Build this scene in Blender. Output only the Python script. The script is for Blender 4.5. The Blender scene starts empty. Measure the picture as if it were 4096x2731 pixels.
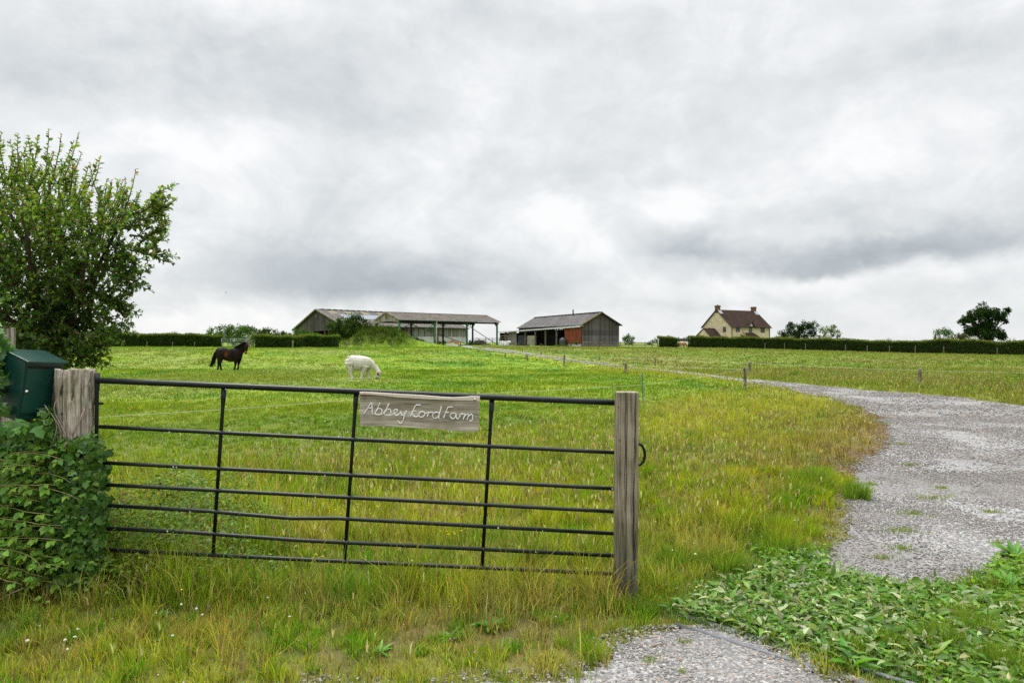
import bpy, bmesh, math, random
import numpy as np
from mathutils import Vector, Matrix

R = math.radians
rng = np.random.default_rng(7)
random.seed(7)
sc = bpy.context.scene

# ------------------------------------------------------------------ camera
EYE = 1.75
FPX, CX, HY = 2731.0, 2048.0, 1370.0
cam = bpy.data.objects.new("camera", bpy.data.cameras.new("camera"))
sc.collection.objects.link(cam)
cam.location = (0, 0, EYE)
cam.rotation_euler = (R(90), 0, 0)
cam.data.lens = 24.0
cam.data.sensor_width = 36.0
cam.data.shift_y = 4.5 / 4096
cam.data.clip_start = 0.05
cam.data.clip_end = 6000
sc.camera = cam
sc.render.resolution_x, sc.render.resolution_y = 1024, 682

# ------------------------------------------------------------------ exposure
sc.view_settings.view_transform = 'Standard'
sc.view_settings.look = 'None'
sc.view_settings.exposure = 0.92
sc.view_settings.gamma = 1.0
sc.view_settings.use_curve_mapping = False
try:
    sc.cycles.max_bounces = 6
    sc.cycles.diffuse_bounces = 3
    sc.cycles.glossy_bounces = 2
    sc.cycles.transmission_bounces = 4
    sc.cycles.transparent_max_bounces = 6
    sc.cycles.use_denoising = False
    sc.cycles.caustics_reflective = False
    sc.cycles.caustics_refractive = False
except Exception:
    pass

# ------------------------------------------------------------------ sky (overcast, cloud banks by azimuth and elevation)
SUN_EL, SUN_AZ = R(58), R(-35)      # azimuth measured from +Y towards +X
world = bpy.data.worlds.new("World")
sc.world = world
world.use_nodes = True
nt = world.node_tree
nt.nodes.clear()
N, L = nt.nodes, nt.links
def wm(op, a, b=None, c=None, clamp=False):
    n = N.new('ShaderNodeMath'); n.operation = op; n.use_clamp = clamp
    for i, v in enumerate((a, b, c)):
        if v is None: continue
        if isinstance(v, (int, float)): n.inputs[i].default_value = v
        else: L.new(v, n.inputs[i])
    return n.outputs[0]
tc = N.new('ShaderNodeTexCoord')
sep = N.new('ShaderNodeSeparateXYZ'); L.new(tc.outputs['Generated'], sep.inputs[0])
dx, dy, dz = sep.outputs
az = wm('ARCTAN2', dx, dy)
el = wm('ARCSINE', wm('MINIMUM', wm('MAXIMUM', dz, -1.0), 1.0))
den = wm('ADD', wm('MAXIMUM', dz, 0.0), 0.13)
cv = N.new('ShaderNodeCombineXYZ')
L.new(wm('DIVIDE', dx, den), cv.inputs[0]); L.new(wm('DIVIDE', dy, den), cv.inputs[1])
def wnoise(scale, detail=8, rough=0.55, off=0.0, vec=None, dist=0.0):
    n = N.new('ShaderNodeTexNoise'); n.inputs['Scale'].default_value = scale
    n.inputs['Detail'].default_value = detail; n.inputs['Roughness'].default_value = rough
    n.inputs['Distortion'].default_value = dist
    m = N.new('ShaderNodeMapping'); m.inputs['Location'].default_value = (off, off * .7, off * 1.3)
    L.new(vec or cv.outputs[0], m.inputs['Vector']); L.new(m.outputs[0], n.inputs['Vector'])
    return n.outputs['Fac']
ae = N.new('ShaderNodeCombineXYZ'); L.new(az, ae.inputs[0]); L.new(wm('MULTIPLY', el, 1.4), ae.inputs[1])
n1 = wnoise(2.3, 5, .55, 3.1, ae.outputs[0])
n2 = wnoise(3.6, 6, .6, 11.7, ae.outputs[0])
n3 = wnoise(9.0, 7, .62, 5.5, ae.outputs[0], .4)
azw = wm('ADD', az, wm('MULTIPLY', wm('SUBTRACT', n1, .5), .17))
elw = wm('ADD', el, wm('ADD', wm('MULTIPLY', wm('SUBTRACT', n2, .5), .085), wm('MULTIPLY', wm('SUBTRACT', n3, .5), .060)))
acc = None
def blob(x, y, hw, hh, amp, sharp_low=False):
    global acc
    a0 = math.atan((x - 1176) / 1568); ca = math.cos(a0)
    e0 = math.atan((787 - y) / 1568 * ca)
    wa = hw / 1568 * ca * ca; we = hh / 1568 * ca
    da = wm('DIVIDE', wm('SUBTRACT', azw, a0), wa)
    de = wm('DIVIDE', wm('SUBTRACT', elw, e0), we)
    if sharp_low:                                   # flat, crisp cloud base; soft top
        low = wm('MULTIPLY', wm('MINIMUM', de, 0.0), 2.6)
        de = wm('ADD', wm('MAXIMUM', de, 0.0), low)
    q = wm('ADD', wm('MULTIPLY', da, da), wm('MULTIPLY', de, de))
    g = wm('MULTIPLY', wm('POWER', 2.718, wm('MULTIPLY', q, -1.0)), amp)
    acc = g if acc is None else wm('ADD', acc, g)
for b in [(800, 662, 380, 100, -.42, True), (640, 560, 300, 110, -.14), (1130, 650, 240, 90, -.18, True), (1060, 440, 280, 90, -.16, True), (760, 480, 240, 70, -.10, True),
          (520, 150, 430, 110, -.24), (120, 190, 260, 90, -.16), (1350, 60, 500, 60, -.10), (900, 270, 230, 50, -.10), (1500, 180, 300, 50, -.06),
          (1880, 600, 270, 75, -.50, True), (2230, 560, 260, 70, -.36, True), (1590, 560, 130, 65, -.34, True), (1500, 400, 260, 60, -.12, True), (1850, 470, 240, 50, -.14, True),
          (2080, 330, 260, 90, .10), (1260, 500, 80, 45, .20), (1590, 470, 90, 36, .16), (1340, 560, 70, 40, .10), (2080, 520, 110, 34, .14), (480, 330, 240, 60, .06), (1150, 190, 200, 60, .05), (2000, 150, 420, 40, -.12),
          (2310, 330, 90, 120, -.16), (1620, 280, 260, 45, -.12), (600, 740, 900, 26, .10), (1900, 735, 700, 30, -.04), (400, 600, 60, 40, .10), (2000, 640, 500, 22, .10), (1650, 700, 400, 14, -.08), (330, 700, 120, 20, -.12)]:
    blob(*b)
n4 = wnoise(5.2, 7, .60, 7.7, ae.outputs[0], .5)
n5 = wnoise(13.0, 5, .62, 4.1, ae.outputs[0], .3)
puff = wm('SUBTRACT', 1.0, wm('ABSOLUTE', wm('MULTIPLY', wm('SUBTRACT', n4, .5), 4.5)))
wisp = wm('ADD', wm('ADD', wm('MULTIPLY', wm('SUBTRACT', wnoise(2.6, 6, .6, 2.2, ae.outputs[0]), .5), .30), wm('MULTIPLY', wm('SUBTRACT', n4, .5), .55)), wm('ADD', wm('MULTIPLY', wm('SUBTRACT', n5, .5), .42), wm('MULTIPLY', wm('SUBTRACT', puff, .6), -.07)))
bright = wm('ADD', wm('ADD', .865, acc), wisp, clamp=True)
ramp = N.new('ShaderNodeValToRGB'); L.new(bright, ramp.inputs[0])
e = ramp.color_ramp.elements
e[0].position = .15; e[0].color = (.350, .385, .420, 1)
e[1].position = 1.0; e[1].color = (.95, .955, .95, 1)
for p, c in [(.45, (.525, .562, .592, 1)), (.68, (.700, .727, .740, 1)), (.85, (.83, .845, .855, 1))]:
    x = e.new(p); x.color = c
# overhead sky, out of view, brightened above the horizon band to light the ground
sm = N.new('ShaderNodeMapRange'); sm.interpolation_type = 'SMOOTHSTEP'
L.new(el, sm.inputs['Value']); sm.inputs['From Min'].default_value = R(30); sm.inputs['From Max'].default_value = R(68)
sm.inputs['To Min'].default_value = .565; sm.inputs['To Max'].default_value = 2.7
bgc = N.new('ShaderNodeBackground'); L.new(ramp.outputs[0], bgc.inputs['Color']); L.new(sm.outputs[0], bgc.inputs['Strength'])
skyt = N.new('ShaderNodeTexSky'); skyt.sky_type = 'NISHITA'; skyt.sun_disc = False
skyt.sun_elevation = SUN_EL; skyt.sun_rotation = SUN_AZ
bgs = N.new('ShaderNodeBackground'); L.new(skyt.outputs[0], bgs.inputs['Color']); bgs.inputs['Strength'].default_value = 0.05
mixs = N.new('ShaderNodeMixShader'); mixs.inputs[0].default_value = .06
L.new(bgc.outputs[0], mixs.inputs[1]); L.new(bgs.outputs[0], mixs.inputs[2])
wo = N.new('ShaderNodeOutputWorld'); L.new(mixs.outputs[0], wo.inputs[0])

sun = bpy.data.objects.new("sun", bpy.data.lights.new("sun", 'SUN'))
sc.collection.objects.link(sun)
sun.data.energy = 1.5
sun.data.angle = R(14)
sun.data.color = (1.0, .96, .90)
sd = Vector((math.sin(SUN_AZ) * math.cos(SUN_EL), math.cos(SUN_AZ) * math.cos(SUN_EL), math.sin(SUN_EL)))
sun.rotation_euler = sd.to_track_quat('Z', 'Y').to_euler()

# ------------------------------------------------------------------ terrain
def _hash(ix, iy, seed):
    h = (ix.astype(np.int64) * 374761393 + iy.astype(np.int64) * 668265263 + seed * 982451653) & 0x7fffffff
    h = (h ^ (h >> 13)) * 1274126177 & 0x7fffffff
    return ((h ^ (h >> 16)) & 0xffff) / 65535.0
def vn(x, y, s, seed=0):
    """smooth value noise 0..1, feature size s metres"""
    x = np.asarray(x, float) / s + 1000; y = np.asarray(y, float) / s + 1000
    ix = np.floor(x); iy = np.floor(y); fx = x - ix; fy = y - iy
    fx = fx * fx * (3 - 2 * fx); fy = fy * fy * (3 - 2 * fy)
    a = _hash(ix, iy, seed); b = _hash(ix + 1, iy, seed); c = _hash(ix, iy + 1, seed); d = _hash(ix + 1, iy + 1, seed)
    return (a * (1 - fx) + b * fx) * (1 - fy) + (c * (1 - fx) + d * fx) * fy
def fbm(x, y, s, seed=0):
    return .5 * vn(x, y, s, seed) + .3 * vn(x, y, s * .45, seed + 1) + .2 * vn(x, y, s * .2, seed + 2)
def ss(t):
    t = np.clip(t, 0, 1); return t * t * (3 - 2 * t)
MOUND = (-19.9, 99.0)
def Hb(x, y):
    x = np.asarray(x, float); y = np.asarray(y, float)
    r = np.interp(x, [-60, 0, 30, 50, 70, 120], [1.12, 1.12, .88, .33, 0, -.2])
    base = r * ss((y - 42) / 43.0)
    return base + (1.60 - r) * ss((y - 114) / 50.0)
def H(x, y):
    x = np.asarray(x, float); y = np.asarray(y, float)
    h = Hb(x, y)
    h = h + .035 * (vn(x, y, 3.0, 5) - .5) * ss((y - 1) / 3) + .10 * (vn(x, y, 9.0, 6) - .5) * ss((y - 12) / 20)
    q = ((x - MOUND[0]) / np.where(x < MOUND[0], 4.4, 4.6)) ** 2 + ((y - MOUND[1]) / 3.2) ** 2
    h = h + 2.35 * np.exp(-q ** 1.35) * (.9 + .2 * vn(x, y, 1.6, 8))
    q = ((x - MOUND[0] - 5.5) / 4.0) ** 2 + ((y - MOUND[1] - 1) / 2.0) ** 2
    return h + .7 * np.exp(-q ** 1.5)
def hz(x, y): return float(H(x, y))
def gp(px, py):
    """ground point seen at a photo pixel"""
    u = (px - CX) / FPX; v = (HY - py) / FPX
    lo = 1.5; d = lo
    while d < 400:
        if EYE + v * d <= float(Hb(u * d, d)): break
        d += max(.02, d * .004)
    return (u * d, d)
def P(px, py, d):
    return Vector(((px - CX) / FPX * d, d, EYE + (HY - py) / FPX * d))

# ------------------------------------------------------------------ helpers
def link(o, parent=None):
    sc.collection.objects.link(o)
    if parent: o.parent = parent
    return o
def tag(o, label=None, cat=None, group=None, kind=None):
    if label: o['label'] = label
    if cat: o['category'] = cat
    if group: o['group'] = group
    if kind: o['kind'] = kind
    return o
def empty(name, loc=(0, 0, 0), rz=0.0, label=None, cat=None, group=None):
    o = bpy.data.objects.new(name, None); link(o)
    o.location = loc; o.rotation_euler = (0, 0, rz); o.empty_display_size = .2
    return tag(o, label, cat, group)
def mesh_np(name, V, quads=None, tris=None, mat=None, cols=None, parent=None, smooth=False):
    me = bpy.data.meshes.new(name)
    V = np.ascontiguousarray(V, dtype=np.float32)
    loops = []; tot = []
    if quads is not None and len(quads): loops.append(np.asarray(quads, np.int32).ravel()); tot.append(np.full(len(quads), 4, np.int32))
    if tris is not None and len(tris): loops.append(np.asarray(tris, np.int32).ravel()); tot.append(np.full(len(tris), 3, np.int32))
    lv = np.concatenate(loops); lt = np.concatenate(tot); ls = np.concatenate([[0], np.cumsum(lt)[:-1]]).astype(np.int32)
    me.vertices.add(len(V)); me.vertices.foreach_set("co", V.ravel())
    me.loops.add(len(lv)); me.loops.foreach_set("vertex_index", lv)
    me.polygons.add(len(lt)); me.polygons.foreach_set("loop_start", ls); me.polygons.foreach_set("loop_total", lt)
    if smooth: me.polygons.foreach_set("use_smooth", np.ones(len(lt), bool))
    me.update(calc_edges=True)
    if cols is not None:
        ca = me.color_attributes.new("Col", 'FLOAT_COLOR', 'POINT')
        c4 = np.ones((len(V), 4), np.float32); c4[:, :3] = cols
        ca.data.foreach_set("color", c4.ravel())
    o = bpy.data.objects.new(name, me)
    if mat: me.materials.append(mat)
    return link(o, parent)

class MB:
    """collects boxes, prisms and tubes into one mesh"""
    def __init__(s): s.v = []; s.f = []
    def add(s, vs, fs):
        n = len(s.v); s.v += [tuple(v) for v in vs]; s.f += [tuple(i + n for i in f) for f in fs]; return s
    def box(s, x0, x1, y0, y1, z0, z1):
        return s.add([(x0, y0, z0), (x1, y0, z0), (x1, y1, z0), (x0, y1, z0), (x0, y0, z1), (x1, y0, z1), (x1, y1, z1), (x0, y1, z1)],
                     [(0, 3, 2, 1), (4, 5, 6, 7), (0, 1, 5, 4), (1, 2, 6, 5), (2, 3, 7, 6), (3, 0, 4, 7)])
    def slab(s, pts, off):
        """polygon pts thickened by vector off"""
        n = len(pts); off = Vector(off)
        a = [Vector(p) for p in pts]; b = [p + off for p in a]
        return s.add(a + b, [tuple(range(n))[::-1], tuple(range(n, 2 * n))] + [(i, (i + 1) % n, n + (i + 1) % n, n + i) for i in range(n)])
    def bar(s, a, b, w, h=None, up=(0, 0, 1)):
        a = Vector(a); b = Vector(b); h = h or w
        t = (b - a).normalized(); u = Vector(up)
        if abs(t.dot(u)) > .95: u = Vector((0, 1, 0))
        sd_ = t.cross(u).normalized() * (w / 2); uu = sd_.cross(t).normalized() * (h / 2)
        vs = [p + i * sd_ + j * uu for p in (a, b) for i, j in ((-1, -1), (1, -1), (1, 1), (-1, 1))]
        return s.add(vs, [(0, 1, 2, 3), (7, 6, 5, 4), (0, 4, 5, 1), (1, 5, 6, 2), (2, 6, 7, 3), (3, 7, 4, 0)])
    def tube(s, path, rad, n=8, cap=True, sx=1.0):
        path = [Vector(p) for p in path]; m = len(path)
        if not isinstance(rad, (list, tuple)): rad = [rad] * m
        vs = []; prev = None
        for i, p in enumerate(path):
            t = (path[min(i + 1, m - 1)] - path[max(i - 1, 0)]).normalized()
            if prev is None:
                u = Vector((0, 0, 1)) if abs(t.z) < .9 else Vector((0, 1, 0))
            else: u = prev
            s_ = t.cross(u).normalized(); u = s_.cross(t).normalized(); prev = u
            for k in range(n):
                a = 2 * math.pi * k / n
                vs.append(p + (s_ * math.cos(a) * sx + u * math.sin(a)) * rad[i])
        fs = [(i * n + k, i * n + (k + 1) % n, (i + 1) * n + (k + 1) % n, (i + 1) * n + k) for i in range(m - 1) for k in range(n)]
        if cap: fs += [tuple(range(n))[::-1], tuple((m - 1) * n + k for k in range(n))]
        return s.add(vs, fs)
    def lathe(s, prof, c=(0, 0, 0), n=12):
        c = Vector(c); vs = [c + Vector((r * math.cos(2 * math.pi * k / n), r * math.sin(2 * math.pi * k / n), z)) for r, z in prof for k in range(n)]
        m = len(prof)
        return s.add(vs, [(i * n + k, i * n + (k + 1) % n, (i + 1) * n + (k + 1) % n, (i + 1) * n + k) for i in range(m - 1) for k in range(n)]
                     + [tuple(range(n))[::-1], tuple((m - 1) * n + k for k in range(n))])
    def build(s, name, mat=None, parent=None, smooth=False, bevel=0.0):
        me = bpy.data.meshes.new(name); me.from_pydata(s.v, [], s.f)
        bm = bmesh.new(); bm.from_mesh(me)
        bmesh.ops.recalc_face_normals(bm, faces=bm.faces)
        if bevel: bmesh.ops.bevel(bm, geom=list(bm.edges), offset=bevel, segments=2, affect='EDGES', profile=.6)
        bm.to_mesh(me); bm.free()
        if smooth:
            for p in me.polygons: p.use_smooth = True
        if mat: me.materials.append(mat)
        me.update()
        o = bpy.data.objects.new(name, me)
        return link(o, parent)

# ------------------------------------------------------------------ materials
def newmat(name):
    m = bpy.data.materials.new(name); m.use_nodes = True
    t = m.node_tree; p = t.nodes['Principled BSDF']
    return m, t, p
def nmat(name, c1, c2, scale=4.0, rough=.8, bump=0.0, stretch=(1, 1, 1), spec=.25, c3=None, s3=20.0, t3=.62, metal=0.0, detail=6, lo=.35, hi=.65, bscale=None):
    m, t, p = newmat(name); nd, lk = t.nodes, t.links
    tcx = nd.new('ShaderNodeTexCoord'); mp = nd.new('ShaderNodeMapping'); mp.inputs['Scale'].default_value = stretch
    lk.new(tcx.outputs['Object'], mp.inputs[0])
    n = nd.new('ShaderNodeTexNoise'); n.inputs['Scale'].default_value = scale; n.inputs['Detail'].default_value = detail; n.inputs['Roughness'].default_value = .6
    lk.new(mp.outputs[0], n.inputs['Vector'])
    r = nd.new('ShaderNodeValToRGB'); r.color_ramp.elements[0].position = lo; r.color_ramp.elements[1].position = hi
    r.color_ramp.elements[0].color = (*c1, 1); r.color_ramp.elements[1].color = (*c2, 1)
    lk.new(n.outputs['Fac'], r.inputs[0]); col = r.outputs[0]
    if c3:
        n3_ = nd.new('ShaderNodeTexNoise'); n3_.inputs['Scale'].default_value = s3; n3_.inputs['Detail'].default_value = 4
        lk.new(mp.outputs[0], n3_.inputs['Vector'])
        r3 = nd.new('ShaderNodeValToRGB'); r3.color_ramp.elements[0].position = t3 - .04; r3.color_ramp.elements[1].position = t3 + .04
        lk.new(n3_.outputs['Fac'], r3.inputs[0])
        mx = nd.new('ShaderNodeMix'); mx.data_type = 'RGBA'; mx.inputs[7].default_value = (*c3, 1)
        lk.new(r3.outputs[0], mx.inputs[0]); lk.new(col, mx.inputs[6]); col = mx.outputs[2]
    lk.new(col, p.inputs['Base Color'])
    p.inputs['Roughness'].default_value = rough; p.inputs['Specular IOR Level'].default_value = spec; p.inputs['Metallic'].default_value = metal
    if bump:
        b = nd.new('ShaderNodeBump'); b.inputs['Strength'].default_value = bump; b.inputs['Distance'].default_value = .02
        nb = n
        if bscale:
            nb = nd.new('ShaderNodeTexNoise'); nb.inputs['Scale'].default_value = bscale; nb.inputs['Detail'].default_value = 8
            lk.new(mp.outputs[0], nb.inputs['Vector'])
        lk.new(nb.outputs['Fac'], b.inputs['Height']); lk.new(b.outputs[0], p.inputs['Normal'])
    return m
def foliage_mat(name, trans=.35, gloss=.0, rough=.45):
    m = bpy.data.materials.new(name); m.use_nodes = True; t = m.node_tree; nd, lk = t.nodes, t.links; nd.clear()
    at = nd.new('ShaderNodeAttribute'); at.attribute_name = 'Col'
    d = nd.new('ShaderNodeBsdfDiffuse'); tr = nd.new('ShaderNodeBsdfTranslucent'); mx = nd.new('ShaderNodeMixShader'); mx.inputs[0].default_value = trans
    lk.new(at.outputs['Color'], d.inputs[0])
    g = nd.new('ShaderNodeMix'); g.data_type = 'RGBA'; g.blend_type = 'MULTIPLY'; g.inputs[0].default_value = 1; g.inputs[7].default_value = (1.25, 1.35, .6, 1)
    lk.new(at.outputs['Color'], g.inputs[6]); lk.new(g.outputs[2], tr.inputs[0])
    lk.new(d.outputs[0], mx.inputs[1]); lk.new(tr.outputs[0], mx.inputs[2]); out = mx.outputs[0]
    if gloss:
        gl = nd.new('ShaderNodeBsdfGlossy'); gl.inputs['Roughness'].default_value = rough; gl.inputs[0].default_value = (.9, .95, 1, 1)
        m2 = nd.new('ShaderNodeMixShader'); m2.inputs[0].default_value = gloss; lk.new(out, m2.inputs[1]); lk.new(gl.outputs[0], m2.inputs[2]); out = m2.outputs[0]
    o = nd.new('ShaderNodeOutputMaterial'); lk.new(out, o.inputs[0])
    return m
GRASS_M = foliage_mat('grass_blades', .42)
LEAF_M = foliage_mat('leaves', .36, .014, .4)
FARLEAF_M = foliage_mat('far_leaves', .25)
IVY_M = foliage_mat('ivy_leaves', .26, .02, .35)
# ------------------------------------------------------------------ plan of the ground: track, field boundaries
XB = np.array([(0, -20), (6, -9), (7.9, -4.7), (17, 3.25), (25.7, 8.8), (33, 8.4), (39, 6.5), (51, 3.9), (60, 1.3), (75, -1), (100, -3.5), (140, -4)], float)
def xb(y): return np.interp(y, XB[:, 0], XB[:, 1])
inner = [gp(*q) for q in [(3274, 2275), (3330, 2215), (3400, 2150), (3440, 2050), (3425, 1980), (3457, 1880), (3500, 1820), (3553, 1776), (3575, 1725), (3530, 1675), (3457, 1646), (3309, 1593), (3100, 1550), (2856, 1511), (2612, 1480), (2430, 1463), (2264, 1447), (2130, 1426), (2030, 1412), (1950, 1402), (1870, 1392)]]
outer = [gp(*q) for q in [(4096, 1628), (3950, 1606), (3657, 1576), (3396, 1555), (3187, 1536), (2961, 1515), (2717, 1484), (2578, 1471), (2368, 1449), (2159, 1422), (2050, 1405), (1985, 1396), (1900, 1390)]]
near_edge = [(3.95, 5.55), (3.35, 4.9), (3.13, 4.78), (2.58, 4.9)]
TRACK = np.array(inner + [(-9, 113)] + [(-7, 114)] + outer[::-1] + [(22, 22), (26, 17), (20, 12), (12, 9), (7, 6.8), (5, 5.9)] + near_edge, float)
ANIMALS = [gp(908, 1479), gp(1435, 1514)]
VERGE = np.array([(-1.25, 3.38), (-.6, 3.46), (.0, 3.47), (.25, 3.53), (.42, 3.66), (.52, 3.78), (.62, 3.92), (.86, 4.03), (1.05, 4.10), (1.2, 4.05), (1.75, 3.50), (2.4, 2.85), (2.4, 1.5), (-2.2, 1.5), (-1.5, 3.25)], float)
GRID_A, GRID_DIR, GRID_PERP = np.array((1.05, 4.17)), np.array((.735, -.678)), np.array((.678, .735))
def sdist(x, y, poly):
    """distance to polygon edge, positive inside"""
    x = np.asarray(x, float); y = np.asarray(y, float)
    best = np.full(x.shape, 1e9); ins = np.zeros(x.shape, bool)
    n = len(poly)
    for i in range(n):
        ax, ay = poly[i]; bx, by = poly[(i + 1) % n]
        ex, ey = bx - ax, by - ay; l2 = ex * ex + ey * ey + 1e-12
        t = np.clip(((x - ax) * ex + (y - ay) * ey) / l2, 0, 1)
        best = np.minimum(best, (x - ax - t * ex) ** 2 + (y - ay - t * ey) ** 2)
        c = (ay > y) != (by > y)
        ins ^= c & (x < (bx - ax) * (y - ay) / (by - ay + 1e-12) + ax)
    return np.where(ins, 1, -1) * np.sqrt(best)
def track_d(x, y):
    x = np.asarray(x, float); y = np.asarray(y, float)
    d = sdist(x, y, TRACK)
    d = d + (fbm(x, y, .9, 41) - .5) * .55 * np.clip(y / 12, .5, 1.6)
    # grass crown between the wheel ruts far up the track
    f = ss((y - 38) / 14)
    xi = np.interp(y, [p[1] for p in inner[12:]], [p[0] for p in inner[12:]]); xo = np.interp(y, [p[1] for p in outer[5:]], [p[0] for p in outer[5:]])
    mid = (xi + xo) / 2; wdt = np.abs(xo - xi)
    crown = f * (np.abs(x - mid) < wdt * .13)
    return np.where(crown > .5, -.1, d)
def verge_d(x, y): return sdist(x, y, VERGE) + (fbm(x, y, .5, 43) - .5) * .35
def grid_uv(x, y):
    dx_ = np.asarray(x) - GRID_A[0]; dy_ = np.asarray(y) - GRID_A[1]
    return dx_ * GRID_DIR[0] + dy_ * GRID_DIR[1], dx_ * GRID_PERP[0] + dy_ * GRID_PERP[1]

def lerp(a, b, t): 
    t = np.asarray(t)[..., None]; return np.asarray(a) * (1 - t) + np.asarray(b) * t
G_PAST_A, G_PAST_B, G_PAST_D = np.array((.096, .182, .013)), np.array((.172, .240, .022)), np.array((.060, .155, .016))
G_RGH_A, G_RGH_B = np.array((.140, .235, .012)), np.array((.275, .320, .026))
G_RF_A, G_RF_B, G_RF_C = np.array((.088, .160, .018)), np.array((.140, .195, .030)), np.array((.165, .158, .055))
G_LUSH = np.array((.085, .210, .020)); G_STRAW = np.array((.40, .33, .115)); G_BROWN = np.array((.17, .115, .06)); G_RED = np.array((.20, .10, .055))
def zones(x, y):
    x = np.asarray(x, float); y = np.asarray(y, float)
    past = ss((xb(y) - x) / np.clip(y * .06, .4, 3) + .5 + (fbm(x, y, 1.5, 3) - .5) * 2) * ss((y - 5.2) / 2.5)
    xi = np.interp(y, [p[1] for p in inner], [p[0] for p in inner])
    right = ss((x - xi - .5) / .8) * (y > 12)
    lawn = 1 - ss((y - 4.3) / .8)
    return past, right, lawn
def ground_col(x, y):
    """albedo of the sward at x, y"""
    x = np.asarray(x, float); y = np.asarray(y, float)
    past, right, lawn = zones(x, y)
    st = np.clip(y / 25, .6, 6)
    n = fbm(x, y, 5.0, 11); n2 = fbm(x, y * 1.0, 1.7, 13); n3_ = fbm(x, y, .45, 17); nb = fbm(x, y, 14, 19)
    p = lerp(G_PAST_A, G_PAST_B, ss((n * .5 + n2 * .5 - .33) * 3.2))
    p = lerp(p, G_PAST_D, ss((vn(x, y * .8, 2.6, 23) - .66) * 6) * .75 * ss((y - 6) / 8))
    p = lerp(p, (.165, .19, .055), ss((nb - .52) * 6) * .5)
    r = lerp(G_RGH_A, G_RGH_B, ss((n2 * .6 + n * .4 - .36) * 3.5))
    r = lerp(r, G_LUSH, ss((fbm(x, y, 1.1, 29) - .58) * 7) * .7)
    r = lerp(r, G_STRAW, ss((n3_ - .56) * 6) * .45)
    # dry patches in front of the gate and along the inside of the bend
    r = lerp(r, (.30, .225, .085), lawn * ss((fbm(x, y, .8, 31) - .50) * 6) * .62)
    dpatch = np.exp(-(((x + .2) / .75) ** 2 + ((y - 4.05) / .35) ** 2)) + np.exp(-(((x + .95) / .30) ** 2 + ((y - 3.75) / .22) ** 2))
    r = lerp(r, (.25, .18, .10), np.clip(dpatch * (.1 + 1.6 * n3_), 0, 1) * .6)
    td = track_d(x, y)
    near_tr = np.exp(-np.clip(-td, 0, 9) / 1.25)
    bend = np.exp(-(((y - 12.5) / 6.0) ** 2)) * (x > 0)
    r = lerp(r, G_RED, np.clip(near_tr * bend * (.5 + 1.3 * n3_), 0, 1) * .9)
    r = lerp(r, (.27, .27, .035), near_tr * (y < 9) * .5)
    f = lerp(G_RF_A, G_RF_B, ss((n * .5 + n2 * .5 - .35) * 3.3))
    f = lerp(f, G_RF_C, ss((fbm(x, y, 6, 37) - .44) * 5) * .65)
    f = lerp(f, (.20, .225, .04), near_tr * .8)
    c = lerp(r, p, past); c = lerp(c, f, right)
    u, v = grid_uv(x, y)
    lush = ss((x - 1.6 - (y - 3.5) * .35) / .45) * (1 - ss((y - 5.6) / .6)) * (1 - ss((v - 2.6) / 1))
    lush = np.maximum(lush, (ss((u + .35) / .2) * ss((v - .03) / .08) * (1 - ss((v - 2.0) / .2)) * (u < 3)))
    c = lerp(c, G_LUSH * .9, np.clip(lush, 0, 1) * .85)
    q = ((x - MOUND[0]) / 5.5) ** 2 + ((y - MOUND[1]) / 4.4) ** 2
    c = lerp(c, lerp((.018, .048, .008), (.065, .10, .018), n2), np.exp(-q ** 2) * .97)
    return c

# ------------------------------------------------------------------ ground sheet
def spaced(segs):
    out = []
    for a, b, s0, s1 in segs:
        n = max(2, int(round(abs(b - a) / ((s0 + s1) / 2)))); t = np.linspace(0, 1, n, endpoint=False)
        # geometric growth
        w = np.cumsum(np.interp(t, [0, 1], [s0, s1])); w = np.concatenate([[0], w[:-1]]) / w[-1]
        out += list(a + (b - a) * w)
    return np.array(out + [segs[-1][1]])
gx = spaced([(-2500, -300, 500, 60), (-300, -60, 30, 4), (-60, -14, 1.2, .5), (-14, -6, .4, .15), (-6, 14, .15, .15), (14, 30, .2, .8), (30, 110, 1.2, 4), (110, 300, 8, 50), (300, 2500, 80, 500)])
gy = spaced([(-300, -20, 60, 8), (-20, 1, 4, .3), (1, 16, .12, .15), (16, 60, .2, .8), (60, 90, .8, .6), (90, 108, .5, .5), (108, 180, .8, 4), (180, 600, 8, 60), (600, 4000, 100, 700)])
X, Y = np.meshgrid(gx, gy); Z = H(X, Y)
ny, nx = X.shape
idx = np.arange(nx * ny).reshape(ny, nx)
quads = np.stack([idx[:-1, :-1], idx[:-1, 1:], idx[1:, 1:], idx[1:, :-1]], -1).reshape(-1, 4)
gcol = ground_col(X.ravel(), Y.ravel())
soil = np.array((.055, .046, .024))
nearf = (1 - ss((Y.ravel() - 6) / 25))[:, None]
gcol = gcol * (1 - nearf * .65) + soil * nearf * .65
gm, t_, p_ = newmat('turf'); nd, lk = t_.nodes, t_.links
at = nd.new('ShaderNodeAttribute'); at.attribute_name = 'Col'
no = nd.new('ShaderNodeTexNoise'); no.inputs['Scale'].default_value = 1.7; no.inputs['Detail'].default_value = 12; no.inputs['Roughness'].default_value = .75
tcg = nd.new('ShaderNodeTexCoord'); lk.new(tcg.outputs['Object'], no.inputs['Vector'])
rr = nd.new('ShaderNodeMapRange'); rr.inputs['From Min'].default_value = .3; rr.inputs['From Max'].default_value = .7; rr.inputs['To Min'].default_value = .62; rr.inputs['To Max'].default_value = 1.28
lk.new(no.outputs['Fac'], rr.inputs['Value'])
mm_ = nd.new('ShaderNodeVectorMath'); mm_.operation = 'SCALE'; lk.new(at.outputs['Color'], mm_.inputs[0]); lk.new(rr.outputs[0], mm_.inputs['Scale'])
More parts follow.
